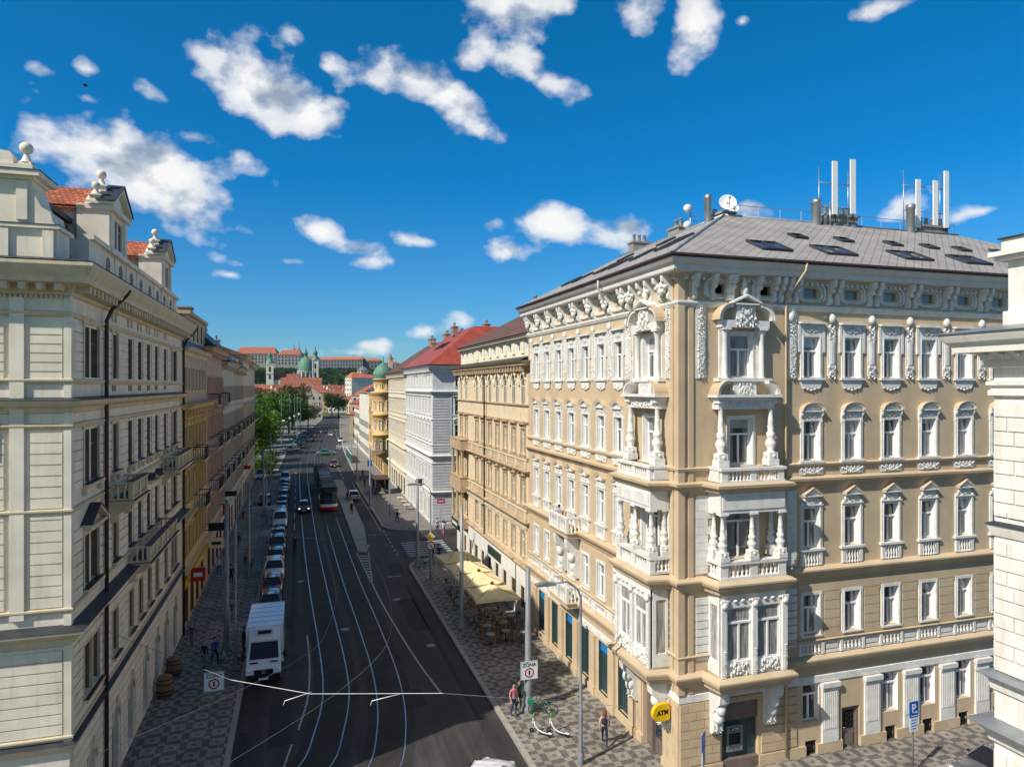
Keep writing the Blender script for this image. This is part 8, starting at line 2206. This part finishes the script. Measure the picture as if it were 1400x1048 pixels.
for i, (x, y, h, w, m_) in enumerate([(-26, 262, 17, 9, 'leafC'), (-12, 300, 18, 9.5, 'leafC'), (-22, 300, 17, 9, 'leafC'), (-2, 322, 17, 7, 'leafC'), (22.0, 405, 13, 5, 'leafD'), (19.6, 432, 14, 5, 'leafD')]):
    tree(x, y, h, w, m_, ['bronze-leaved tree on the left behind the park', 'bronze-leaved tree above the flagpoles', 'wide bronze-leaved tree at the back of the park', 'bronze-leaved tree nearest the grey gabled house', 'dark tree at the right end of the street', 'dark tree behind the one at the end of the street'][i], i+30, gt if i < 4 else None, 2600, .42)
for i, (x, y) in enumerate(((-7.2, 151), (-9.5, 149), (-6.8, 163))):
    tree(x, y, 3.6, 2.4, 'leafA', ['low bright shrub at the left kerb of the park, nearest', 'low bright shrub half hidden by the left houses', 'low bright shrub in front of the globe lamp'][i], 50+i, None, 2600, .3, 0, .45)

# ------------------------------------------------------------------ the old town and the castle hill
def AT(u, v, D):
    """ground plan point at depth D in the direction of a picture column, with the height seen at row v"""
    A_ = math.atan(292/933); s_, c_ = math.sin(A_), math.cos(A_); x = (u-700)/933
    return ((s_+x*c_)*D, (c_-x*s_)*D, 18+(528-v)/933*D)
M['t_red'] = mat('old_red_roof_tiles', (.34, .10, .055), var=.3, scale=.4, bump=0)
M['t_or'] = mat('orange_roof_tiles', (.42, .14, .07), var=.25, scale=.4, bump=0)
M['t_br'] = mat('dull_brown_roof_tiles', (.24, .085, .05), var=.3, scale=.4, bump=0)
M['far_wall'] = mat('pale_town_plaster', (.55, .47, .34), var=.15, scale=.3, bump=0)
M['far_wall2'] = mat('whitish_town_plaster', (.66, .62, .54), var=.12, scale=.3, bump=0)
M['far_wall3'] = mat('yellow_town_plaster', (.55, .40, .20), var=.12, scale=.3, bump=0)
M['far_win'] = mat('distant_window_glass', (.035, .04, .05), rough=.2, var=.3, bump=0)
def house(x, y, z, w, d, h, rh, rz, wm, rm, label, grp=None, name='town_house', chim=True, hip=0.0, cat='house', storeys=None, wins=True, cols=None):
    root = empty(name, (x, y, z-3), rz, label, cat, grp); H = h+3
    mb = MB(); mb.box(-w/2, w/2, -d/2, d/2, 0, H)
    if hip == 0: mb.prism([(-d/2, H), (d/2, H), (0, H+rh-.1)], 'x', -w/2+.02, w/2-.02)
    wl_ = mb.build('wall', M[wm], root)
    e = .4; mb = MB(); xx = w/2+e*.6; r0 = w/2-min(hip, w/2-.1) if hip else xx
    A, B, C, D_ = (-xx, -d/2-e, H-.2), (xx, -d/2-e, H-.2), (xx, d/2+e, H-.2), (-xx, d/2+e, H-.2); P, Q = (-r0, 0, H+rh), (r0, 0, H+rh)
    for f in ([A, B, Q, P], [C, D_, P, Q], [B, C, Q], [D_, A, P]):
        if len(f) == 3 and not hip: continue
        mb.poly(f)
    rf = mb.build('roof', M[rm], root)
    if chim:
        for k in (-.25, .3): mb = MB(); mb.box(w*k-.4, w*k+.4, .6, 1.5, H+rh*.4, H+rh+1.1); mb.build('chimney', M['far_wall'], rf)
    if wins:
        ns = storeys or max(1, int(h/3.3)); nc = cols or max(2, int(w/2.6)); nd = max(1, int(d/3.0))
        def pane_grid(): return None
        wm_ = cached(('fw',), lambda: (lambda q: (q.box(-.5, .5, -.06, .03, 0, 1.6), q.mesh('far_window', M['far_win']))[1])(MB()))
        cnt = 0
        for s_ in range(ns):
            zz = 3+1.0+s_*(h-.6)/ns
            for k in range(nc):
                if cnt < 60: inst('window', wm_, root, T(-w/2+(k+.5)*w/nc, -d/2, zz)); cnt += 1
            for k in range(nd):
                if cnt < 90: inst('window', wm_, root, T(-w/2, -d/2+(k+.5)*d/nd, zz) @ RZ(-PI/2)); cnt += 1
                if cnt < 98: inst('window', wm_, root, T(w/2, -d/2+(k+.5)*d/nd, zz) @ RZ(PI/2)); cnt += 1
    return root
# right side beyond the ochre building
house(27.8, 186, 0, 30, 22, 16.5, 4, -PI/2, 'far_wall2', 't_br', 'tall pale building next beyond the ochre one', hip=5)
house(29.2, 214, 0, 24, 24, 11.6, 4.5, -PI/2, 'far_wall2', 't_or', 'white house with orange roof and gable at the far junction', hip=5)
house(25.6, 246, 0, 26, 16, 8.8, 4.2, -PI/2-.1, 'far_wall3', 't_red', 'low yellow house with red roof behind the white one', hip=4)
house(30.5, 292, 0, 40, 18, 11.5, 5, -PI/2-.12, 'far_wall', 't_red', 'long pale house in the far right row', hip=4)
house(35, 345, 0, 44, 18, 14, 5, -PI/2-.12, 'far_wall2', 't_or', 'white house with orange roof near the street end', hip=4)
house(5.0, 403, 0, 22, 13, 13.5, 4.5, PI/2+.12, 'greyb', 't_br', 'large grey-beige house closing the left side of the street', hip=0, name='gabled_house')
house(-12, 398, 0, 24, 16, 11, 5, .15, 'far_wall3', 't_br', 'brown-roofed house next to the large grey-beige one', hip=3)
house(13, 505, 0, 11, 14, 14, 4, .1, 'far_wall3', 't_red', 'pale yellow house at the very end of the street', hip=3)
house(26, 492, 0, 12, 14, 11, 4, -.1, 'far_wall2', 't_br', 'whitish house with brown roof at the very end of the street', hip=3)
words_a = ['steep', 'broad', 'small', 'long', 'low', 'tall', 'narrow']
tn = 0; seen = set()
def town(u, v, D, w, h, rm, wm, rz):
    global tn
    x, y, z = AT(u, v, D)
    cl = {'t_red': 'red', 't_or': 'orange', 't_br': 'brown'}[rm]
    tw = AT(u, v, D)[2]
    nb = ['the park trees', 'the dome', 'the bell tower', 'the left church tower', 'the white belvedere house', 'the street end', 'the castle hill trees']
    near = nb[0] if u < 392 and v > 535 else nb[3] if u < 392 else nb[1] if u < 426 else nb[2] if u < 446 else nb[5] if u < 470 else nb[4]
    house(x, y, hill_z(x, y), w, 12, max(5, z-hill_z(x, y)-h*.5), h*.5+2.5, rz, wm, rm, '%s-roofed house near %s, %d m away, %s roof column' % (cl, near, int(D), ['first', 'second', 'third', 'fourth', 'fifth', 'sixth', 'seventh', 'eighth'][max(0, min(7, int((u-345)/20)))]), 'old town houses below the castle', chim=True, storeys=2)
    tn += 1
rr = random.Random(4)
rows_ = [(440, 552, 19), (500, 548, 16), (565, 543, 15), (640, 539, 15), (720, 534, 15), (810, 531, 16), (900, 528, 17)]
for D, v, st in rows_:
    u = 350 + rr.uniform(0, 10)
    while u < 505:
        wv = rr.uniform(9, 19)
        if not (D < 520 and 385 < u < 470): town(u, v+rr.uniform(-3, 4), D+rr.uniform(-20, 20), wv, rr.uniform(6, 10), rr.choice(['t_red', 't_or', 't_red', 't_br', 't_red']), rr.choice(['far_wall', 'far_wall2', 'far_wall3', 'far_wall2']), rr.uniform(-.6, .9))
        u += st*rr.uniform(.7, 1.3)*600/D
# church with the green dome and its bell tower
def st_church():
    x, y, _ = AT(418, 520, 1120); zb = hill_z(x, y)
    z_ = lambda v, D=1120: 18+(528-v)/933*D
    root = empty('domed_church', (x, y, 0), 0, 'baroque church with large green copper dome and lantern below the castle', 'church')
    mb = MB(); mb.box(-22, 16, -12, 12, 0, z_(520)); mb.build('nave_wall', M['far_wall'], root)
    mb = MB(); mb.lathe([(12.8, z_(524)), (12.8, z_(508.5)), (13.8, z_(508)), (13.8, z_(507))], (0, 0, 0), 24); dr = mb.build('drum', M['far_wall2'], root)
    for k in range(12):
        a = k*PI/6+.26; mb = MB(T(0, 0, 0) @ RZ(a)); mb.box(12.7, 13.0, -1.1, 1.1, z_(519), z_(510.5)); mb.build('drum_window', M['far_win'], dr)
        mb = MB(RZ(a+.26)); mb.box(12.7, 13.9, -.7, .7, z_(523), z_(508)); mb.build('drum_buttress', M['far_wall2'], dr)
    mb = MB(); zt = z_(507); H_ = z_(488)-zt
    mb.lathe([(13.2, zt), (12.9, zt+H_*.25), (11.4, zt+H_*.55), (8.2, zt+H_*.82), (4.2, zt+H_*.98), (3.2, zt+H_)], (0, 0, 0), 28); mb.build('dome', M['copper'], root)
    mb = MB(); mb.lathe([(3.0, z_(488)), (3.0, z_(484)), (3.8, z_(483.5)), (2.4, z_(481)), (1.2, z_(479)), (1.6, z_(478)), (.4, z_(475.5)), (.1, z_(472))], (0, 0, 0), 12); mb.build('lantern', M['copper'], root)
    mb = MB(); mb.prism([(-15, z_(521)), (15, z_(521)), (0, z_(513))], 'x', -36, -12); mb.build('nave_roof', M['t_red'], root)
    mb = MB(); mb.prism([(-14, z_(532)), (14, z_(532)), (3, z_(524)), (-3, z_(524))], 'y', -26, -12); mb.build('green_low_roof', M['copper'], root)
    x, y, _ = AT(431, 520, 1095)
    z2 = lambda v: 18+(528-v)/933*1095
    root = empty('bell_tower', (x, y, 0), 0, 'slender bell tower with green spire to the right of the dome', 'tower')
    mb = MB(); mb.box(-4.6, 4.6, -4.6, 4.6, 0, z2(520)); mb.build('tower_base', M['far_wall3'], root)
    mb = MB(); mb.box(-4.2, 4.2, -4.2, 4.2, z2(520), z2(492)); mb.box(-4.9, 4.9, -4.9, 4.9, z2(506), z2(505)); mb.box(-4.9, 4.9, -4.9, 4.9, z2(492.5), z2(491.5))
    for a in (-4, 4):
        for b in (-4, 4): mb.box(a-.8, a+.8, b-.8, b+.8, z2(519), z2(493))
    mb.build('tower_shaft', M['far_wall2'], root)
    for v0, v1 in ((504, 497), (517, 509)):
        mb = MB(); mb.box(-1.4, 1.4, -4.4, -4.2, z2(v0), z2(v1)); mb.build('tower_window', M['far_win'], root)
        mb = MB(); mb.box(-4.4, -4.2, -1.4, 1.4, z2(v0), z2(v1)); mb.build('tower_window', M['far_win'], root)
    mb = MB(); mb.lathe([(5.6, z2(491.5)), (4.6, z2(489)), (3.0, z2(487)), (3.0, z2(484)), (3.9, z2(483)), (2.6, z2(480)), (1.0, z2(478)), (1.3, z2(477)), (.2, z2(474)), (.05, z2(470))], (0, 0, 0), 12); mb.build('spire', M['copper'], root)
    # the other church tower on the left
    x, y, _ = AT(369, 520, 880); z3 = lambda v: 18+(528-v)/933*880
    root = empty('church_tower', (x, y, 0), 0, 'square church tower with green cap left of the dome', 'tower')
    mb = MB(); mb.box(-4.4, 4.4, -4.4, 4.4, 0, z3(498)); mb.box(-4.9, 4.9, -4.9, 4.9, z3(498), z3(497)); mb.box(-4.9, 4.9, -4.9, 4.9, z3(510.5), z3(509.8)); mb.build('tower_shaft', M['far_wall2'], root)
    for v0, v1 in ((508, 501), (518, 512)):
        mb = MB(); mb.box(-1.3, 1.3, -4.6, -4.4, z3(v0), z3(v1)); mb.build('tower_window', M['far_win'], root)
        mb = MB(); mb.box(-4.6, -4.4, -1.3, 1.3, z3(v0), z3(v1)); mb.build('tower_window', M['far_win'], root)
    mb = MB(); mb.lathe([(5.2, z3(497)), (4.9, z3(495)), (3.5, z3(492.5)), (1.8, z3(490)), (1.8, z3(487)), (2.4, z3(486)), (1.2, z3(483)), (.2, z3(479)), (.05, z3(475))], (0, 0, 0), 12); mb.build('spire', M['copper'], root)
    x, y, _ = AT(383, 515, 890)
    house(x+6, y, 0, 36, 18, z3(519), 8, -.1, 'far_wall2', 't_br', 'long church nave with brown roof beside the left church tower', name='church_nave', cat='church')
    x, y, _ = AT(407, 520, 760)
    house(x+4, y, 0, 44, 26, 18+(528-533)/933*760, 14, -.15, 'far_wall', 't_br', 'big building with a large brown roof in front of the domed church', name='roofed_hall')
st_church()
# castle on the ridge
def castle():
    def seg(u0, u1, vt, ve, vb, D, wm, rm, label, storeys, dep=22, D1=None):
        x0, y0, zt = AT(u0, vt, D); x1, y1, _ = AT(u1, vt, D1 or D)
        zr = zt; ze = AT(u0, ve, D)[2]; zb = AT(u0, vb, D)[2]
        L_ = math.hypot(x1-x0, y1-y0); rz = math.atan2(y1-y0, x1-x0)
        root = empty('castle_wing', ((x0+x1)/2, (y0+y1)/2, zb-12), rz, label, 'castle'); H = ze-zb+12
        mb = MB(); mb.box(-L_/2, L_/2, 0, dep, 0, H); mb.box(-L_/2, L_/2, -.5, -.01, H-1.2, H); mb.build('wall', M[wm], root)
        mb = MB(); e = 1.0; A, B, C, D_ = (-L_/2-e, -e, H), (L_/2+e, -e, H), (L_/2+e, dep+e, H), (-L_/2-e, dep+e, H); P, Q = (-L_/2+dep*.35, dep/2, H+zr-ze), (L_/2-dep*.35, dep/2, H+zr-ze)
        for f in ([A, B, Q, P], [C, D_, P, Q], [B, C, Q], [D_, A, P]): mb.poly(f)
        mb.build('roof', M[rm], root)
        n = min(100//storeys, int(L_/6.5)); 
        wm_ = cached('cwin', lambda: (lambda q: (q.box(-1.2, 1.2, -.35, -.02, -.6, 3.6), q.mesh('castle_window', M['far_win']))[1])(MB()))
        for s_ in range(storeys):
            for k in range(n): inst('window', wm_, root, T(-L_/2+(k+.5)*L_/n, -.5, H-6.0-s_*7.0))
        return root
    seg(322, 378, 474, 483, 505, 1480, 'castle_wall', 't_red', 'left palace wing of the castle with long red roof', 3)
    seg(379, 412, 478, 484.5, 505, 1460, 'castle_wall', 't_red', 'second palace wing of the castle, lower red roof', 3)
    seg(413, 436, 486, 491, 505, 1500, 'castle_wall', 't_red', 'short red-roofed castle wing behind the dome', 2)
    seg(437, 496, 487.5, 491.5, 507, 1450, 'castle_shade', 't_or', 'long shade-toned castle front with narrow red roof', 3, 20, 1430)
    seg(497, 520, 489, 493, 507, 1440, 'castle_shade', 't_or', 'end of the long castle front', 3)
    seg(524, 545, 493.5, 497, 508, 1400, 'castle_wall', 't_red', 'low red-roofed castle wing at the right', 2)
    x, y, z = AT(405, 505, 1530)
    for dx, top, lb in ((-5.5, 470.5, 'left spire of the twin-spired cathedral'), (5.5, 468, 'right spire of the twin-spired cathedral')):
        root = empty('cathedral_spire', (x+dx, y, 60), 0, lb, 'tower', 'twin cathedral spires'); z_ = lambda v: 18+(528-v)/933*1530-60
        mb = MB(); mb.box(-4, 4, -4, 4, 0, z_(480)); 
        for a in (-3.8, 3.8):
            for b in (-3.8, 3.8): mb.lathe([(1.1, z_(490)), (1.1, z_(479)), (0, z_(474.5))], (a, b, 0), 6)
        mb.build('tower_shaft', M['sandstone'], root)
        mb = MB(); mb.lathe([(3.6, z_(480)), (1.6, z_(475)), (0, z_(top-3))], (0, 0, 0), 8); mb.build('spire', M['sandstone'], root)
        mb = MB(); mb.box(-1.2, 1.2, -4.3, -4.0, z_(488), z_(482)); mb.build('tower_window', M['far_win'], root)
    x, y, z = AT(534, 500, 1380)
    root = empty('castle_tower', (x, y, 55), 0, 'small castle tower with pointed red roof at the right', 'tower'); z_ = lambda v: 18+(528-v)/933*1380-55
    mb = MB(); mb.box(-4, 4, -4, 4, 0, z_(491)); mb.build('tower_shaft', M['far_wall'], root); mb = MB(); mb.lathe([(6.5, z_(491)), (3, z_(488)), (0, z_(483))], (0, 0, 0), 4); mb.build('spire', M['t_red'], root)
    # white belvedere house on the right above the roofs
    x, y, z = AT(493, 520, 520)
    house(x, y, 0, 20, 12, 18+(528-516)/933*520, 4, .35, 'far_wall2', 't_or', 'white house with orange roof right of the castle hill trees', hip=3, chim=False)
    root = empty('roof_pavilion', (x+2, y+3, 0), .35, 'small pale pavilion with grey cap on the roof of the white house', 'pavilion'); z_ = lambda v: 18+(528-v)/933*520
    mb = MB(); mb.box(-3.2, 3.2, -3.2, 3.2, z_(520), z_(506)); mb.build('wall', M['far_wall2'], root); mb = MB(); mb.lathe([(5, z_(506)), (2, z_(502)), (0, z_(500))], (0, 0, 0), 8); mb.build('cap', M['zinc'], root)
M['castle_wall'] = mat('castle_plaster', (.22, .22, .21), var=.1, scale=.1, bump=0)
M['castle_shade'] = mat('shaded_castle_plaster', (.13, .15, .16), var=.1, scale=.1, bump=0)  # bluish shade on the long front is put into this darker plaster colour
M['sandstone'] = mat('dark_sandstone', (.36, .30, .23), var=.2, scale=.2, bump=0)
castle()
# wooded slope under the castle
def slope_wood():
    r_ = random.Random(12); mb = MB()
    n = 0
    for i in range(1500):
        u = r_.uniform(330, 560); D = r_.uniform(960, 1400)
        x, y, _ = AT(u, 500, D); z = hill_z(x, y)
        R_ = r_.uniform(4, 8)
        for k in range(16):
            a = r_.uniform(0, 2*PI); c = r_.uniform(-.2, 1); q = math.sqrt(max(0, 1-c*c)); p = Vector((x+q*math.cos(a)*R_, y+q*math.sin(a)*R_, z+2+c*R_*1.1))
            d = Vector((r_.gauss(0, 1), r_.gauss(0, 1), r_.gauss(0, 1))).normalized(); uu = d.orthogonal().normalized(); vv = d.cross(uu); s_ = r_.uniform(1.2, 2.6)
            mb.add([tuple(p-uu*s_), tuple(p-vv*s_), tuple(p+uu*s_), tuple(p+vv*s_)], [(0, 1, 2, 3)])
    o = mb.build('hillside_wood', M['leafD']); tag(o, 'dark green wood covering the slope below the castle', 'wood', None, 'stuff')
slope_wood()
for i, (u, v, D) in enumerate(((372, 545, 640), (360, 540, 700), (480, 517, 900), (468, 514, 980), (455, 516, 1000), (497, 520, 860), (392, 507, 1100), (350, 505, 1000), (362, 553, 430), (440, 520, 940))):
    x, y, z = AT(u, v, D); h = max(9, z-hill_z(x, y)+3)
    tree(x, y, h, h*.5, 'leafB' if i % 2 else 'leafD', ['tree among the red roofs left of the dome', 'tree behind the roofs near the left church tower', 'round tree right of the bell tower', 'tree on the slope above the bell tower roofs', 'tree between the bell tower and the castle slope', 'tree beside the white belvedere house', 'tree left of the dome on the slope', 'tree under the left palace wing', 'tree at the back of the park by the red roofs', 'tree just right of the bell tower'][i], 70+i, None, 2600, .42, hill_z(x, y))

# ------------------------------------------------------------------ sky, sun, camera
SUN_AZ, SUN_EL = 246.5, 43.0
w = bpy.data.worlds.new('World'); scene.world = w; w.use_nodes = True
nt = w.node_tree; L = nt.links.new; nt.nodes.clear()
out = N(nt, 'ShaderNodeOutputWorld'); bg = N(nt, 'ShaderNodeBackground'); L(bg.outputs[0], out.inputs[0])
sky = N(nt, 'ShaderNodeTexSky'); sky.sky_type = 'NISHITA'; sky.sun_disc = False; sky.sun_elevation = R(SUN_EL); sky.sun_rotation = R(SUN_AZ); sky.altitude = 250; sky.air_density = 1.0; sky.dust_density = .4; sky.ozone_density = 2.5
bg.inputs[1].default_value = .10
tc = N(nt, 'ShaderNodeTexCoord'); sp = N(nt, 'ShaderNodeSeparateXYZ'); L(tc.outputs['Generated'], sp.inputs[0])
def mth(op, a, b=None, c=None):
    q = N(nt, 'ShaderNodeMath', operation=op)
    for i, t in enumerate((a, b, c)):
        if t is None: continue
        if isinstance(t, (int, float)): q.inputs[i].default_value = t
        else: L(t, q.inputs[i])
    return q.outputs[0]
hs = N(nt, 'ShaderNodeMix', data_type='RGBA', blend_type='MULTIPLY'); hs.inputs[0].default_value = 1
az = mth('ARCTAN2', sp.outputs[0], sp.outputs[1]); el = mth('ARCSINE', sp.outputs[2])
tint = ramp(nt, el, [(0, (.45, .80, 1.02)), (.08, (.30, .72, 1.05)), (.28, (.02, .72, 1.18)), (.55, (.0, .80, 1.22))]); sdv = (math.sin(R(SUN_AZ))*math.cos(R(SUN_EL)), math.cos(R(SUN_AZ))*math.cos(R(SUN_EL)), math.sin(R(SUN_EL)))
dt = N(nt, 'ShaderNodeVectorMath', operation='DOT_PRODUCT'); L(tc.outputs['Generated'], dt.inputs[0]); dt.inputs[1].default_value = sdv
near_sun = ramp(nt, dt.outputs['Value'], [(.35, (0, 0, 0)), (.75, (1, 1, 1))]); tmix = N(nt, 'ShaderNodeMix', data_type='RGBA'); L(near_sun, tmix.inputs[0]); L(tint, tmix.inputs[6]); tmix.inputs[7].default_value = (1.0, .98, .92, 1)
L(sky.outputs[0], hs.inputs[6]); L(tmix.outputs[2], hs.inputs[7])
cv = N(nt, 'ShaderNodeCombineXYZ'); L(az, cv.inputs[0]); L(el, cv.inputs[1])
def dir_of(u, v):
    A_ = math.atan(292/933); s_, c_ = math.sin(A_), math.cos(A_); x = (u-700)/933; z = (528-v)/933
    d = Vector((s_+x*c_, c_-x*s_, z)).normalized(); return math.atan2(d.x, d.y), math.asin(d.z)
# clouds: (column, row, half length, half height, tilt in degrees, weight)
clouds = [(170, 225, 172, 62, -15, 1.1), (80, 200, 60, 40, 10, .9), (370, 118, 96, 62, -12, 1.25), (425, 150, 50, 38, -20, 1.2), (225, 138, 60, 20, -28, .62), (285, 195, 75, 22, -20, .55), (565, 100, 66, 36, -24, .95), (620, 140, 62, 26, -28, .9), (540, 80, 42, 34, 0, .75),
          (445, 90, 20, 15, 0, .55), (395, 55, 18, 12, 0, .45), (720, 10, 92, 36, 0, 1), (715, 95, 66, 28, -25, .85), (645, 80, 28, 18, 0, .6), (868, 14, 42, 32, 0, .85), (955, 38, 45, 34, 25, .95), (1015, 30, 16, 12, 0, .5), (1230, 5, 55, 18, 0, .8), (770, 312, 78, 32, -12, 1), (690, 340, 38, 20, 0, .85), (665, 308, 34, 14, 0, .75), (865, 310, 32, 18, 0, .8),
          (440, 314, 48, 20, -5, .85), (485, 338, 42, 18, -10, .85), (495, 355, 34, 12, 0, .75), (565, 331, 32, 9, -8, .7), (315, 376, 24, 8, 0, .6), (330, 362, 28, 7, -10, .4), (395, 358, 34, 8, -5, .4), (120, 135, 34, 10, -8, .5), (122, 95, 20, 13, 0, .5), (65, 97, 24, 13, -10, .45), (1340, 289, 62, 14, 6, .7), (1215, 300, 38, 18, 0, .7), (1030, 285, 38, 18, 0, .65), (930, 310, 26, 14, 0, .5),
          (575, 455, 42, 14, 12, .8), (540, 470, 64, 12, 5, .62), (480, 482, 60, 9, 0, .45), (385, 478, 26, 8, 10, .5), (620, 445, 30, 10, 0, .4), (1750, 320, 160, 50, 0, .9), (-500, 180, 200, 80, 0, .9)]
fld = None
for u, v, a, b, t, wt in clouds:
    A0, E0 = dir_of(u, v); k = 1/933*math.cos(math.atan(abs(u-700)/933))**1.3
    mp = N(nt, 'ShaderNodeMapping', vector_type='TEXTURE'); mp.inputs['Location'].default_value = (A0, E0, 0); mp.inputs['Rotation'].default_value = (0, 0, R(t)); mp.inputs['Scale'].default_value = (a*k, b*k, 1)
    L(cv.outputs[0], mp.inputs[0]); ln = N(nt, 'ShaderNodeVectorMath', operation='LENGTH'); L(mp.outputs[0], ln.inputs[0])
    f = mth('MULTIPLY', mth('SUBTRACT', 1.15, ln.outputs['Value']), wt)
    fld = f if fld is None else mth('SMOOTH_MAX', fld, f, .12)
fld = mth('MAXIMUM', fld, -.6)
def fbm(off, scale, det, rough=.55):
    n_ = N(nt, 'ShaderNodeTexNoise'); n_.inputs['Scale'].default_value = scale; n_.inputs['Detail'].default_value = det; n_.inputs['Roughness'].default_value = rough
    m_ = N(nt, 'ShaderNodeMapping'); m_.inputs['Location'].default_value = off; m_.inputs['Scale'].default_value = (1, 1.35, 1); L(cv.outputs[0], m_.inputs[0]); L(m_.outputs[0], n_.inputs['Vector']); return n_.outputs['Fac']
n0 = fbm((0, 0, 0), 10, 8, .52); n1 = fbm((.018, -.04, 0), 10, 5, .48)
dens = mth('ADD', mth('MULTIPLY', fld, 1.0), mth('MULTIPLY', mth('SUBTRACT', n0, .55), 3.9))
alpha = ramp(nt, dens, [(.0, (0, 0, 0)), (.2, (.25, .25, .25)), (.5, (.75, .75, .75)), (1.0, (1, 1, 1))])
# light side towards the sun (upper left), grey undersides
shade = mth('ADD', mth('MULTIPLY', mth('SUBTRACT', n0, n1), 4.5), mth('ADD', .74, mth('MULTIPLY', dens, -.20)))
ccol = ramp(nt, shade, [(.0, (3.2, 3.8, 4.7)), (.35, (5.4, 5.9, 6.6)), (.7, (8.9, 8.9, 8.8))])
mx = N(nt, 'ShaderNodeMix', data_type='RGBA'); L(alpha, mx.inputs[0]); L(hs.outputs[2], mx.inputs[6]); L(ccol, mx.inputs[7]); L(mx.outputs[2], bg.inputs[0])

sun = bpy.data.lights.new('sun', 'SUN'); sun.energy = 5.0; sun.angle = R(.53); sun.color = (1, .94, .84)
so = bpy.data.objects.new('sun', sun); COL.objects.link(so)
sv = Vector((math.sin(R(SUN_AZ))*math.cos(R(SUN_EL)), math.cos(R(SUN_AZ))*math.cos(R(SUN_EL)), math.sin(R(SUN_EL))))
so.rotation_euler = sv.to_track_quat('Z', 'Y').to_euler(); so.location = (-60, -30, 80)
cam = bpy.data.cameras.new('camera'); co = bpy.data.objects.new('camera', cam); COL.objects.link(co)
co.location = (0, 0, 18); co.rotation_euler = (PI/2, 0, -math.atan(292/933)); cam.sensor_width = 36; cam.lens = 36*933/1400; cam.shift_y = 4/1400; cam.clip_end = 20000; cam.clip_start = .1
scene.camera = co
hz, hnt, hb = newmat('pale_air'); hnt.nodes.remove(hb)
hv = N(hnt, 'ShaderNodeVolumePrincipled'); hv.inputs['Color'].default_value = (.80, .88, 1, 1); hv.inputs['Density'].default_value = .00004; hv.inputs['Anisotropy'].default_value = .3; hnt.links.new(hv.outputs[0], hnt.nodes['Material Output'].inputs['Volume'])
mb = MB(); mb.box(-3100, 3100, -3100, 3100, -4, 150); o = mb.build('haze', hz); o['kind'] = 'stuff'; o['label'] = 'thin bluish summer air that pales the far castle hill'; o['category'] = 'haze'
scene.view_settings.view_transform = 'Standard'; scene.view_settings.look = 'None'; scene.view_settings.exposure = 0.12; scene.view_settings.gamma = 1
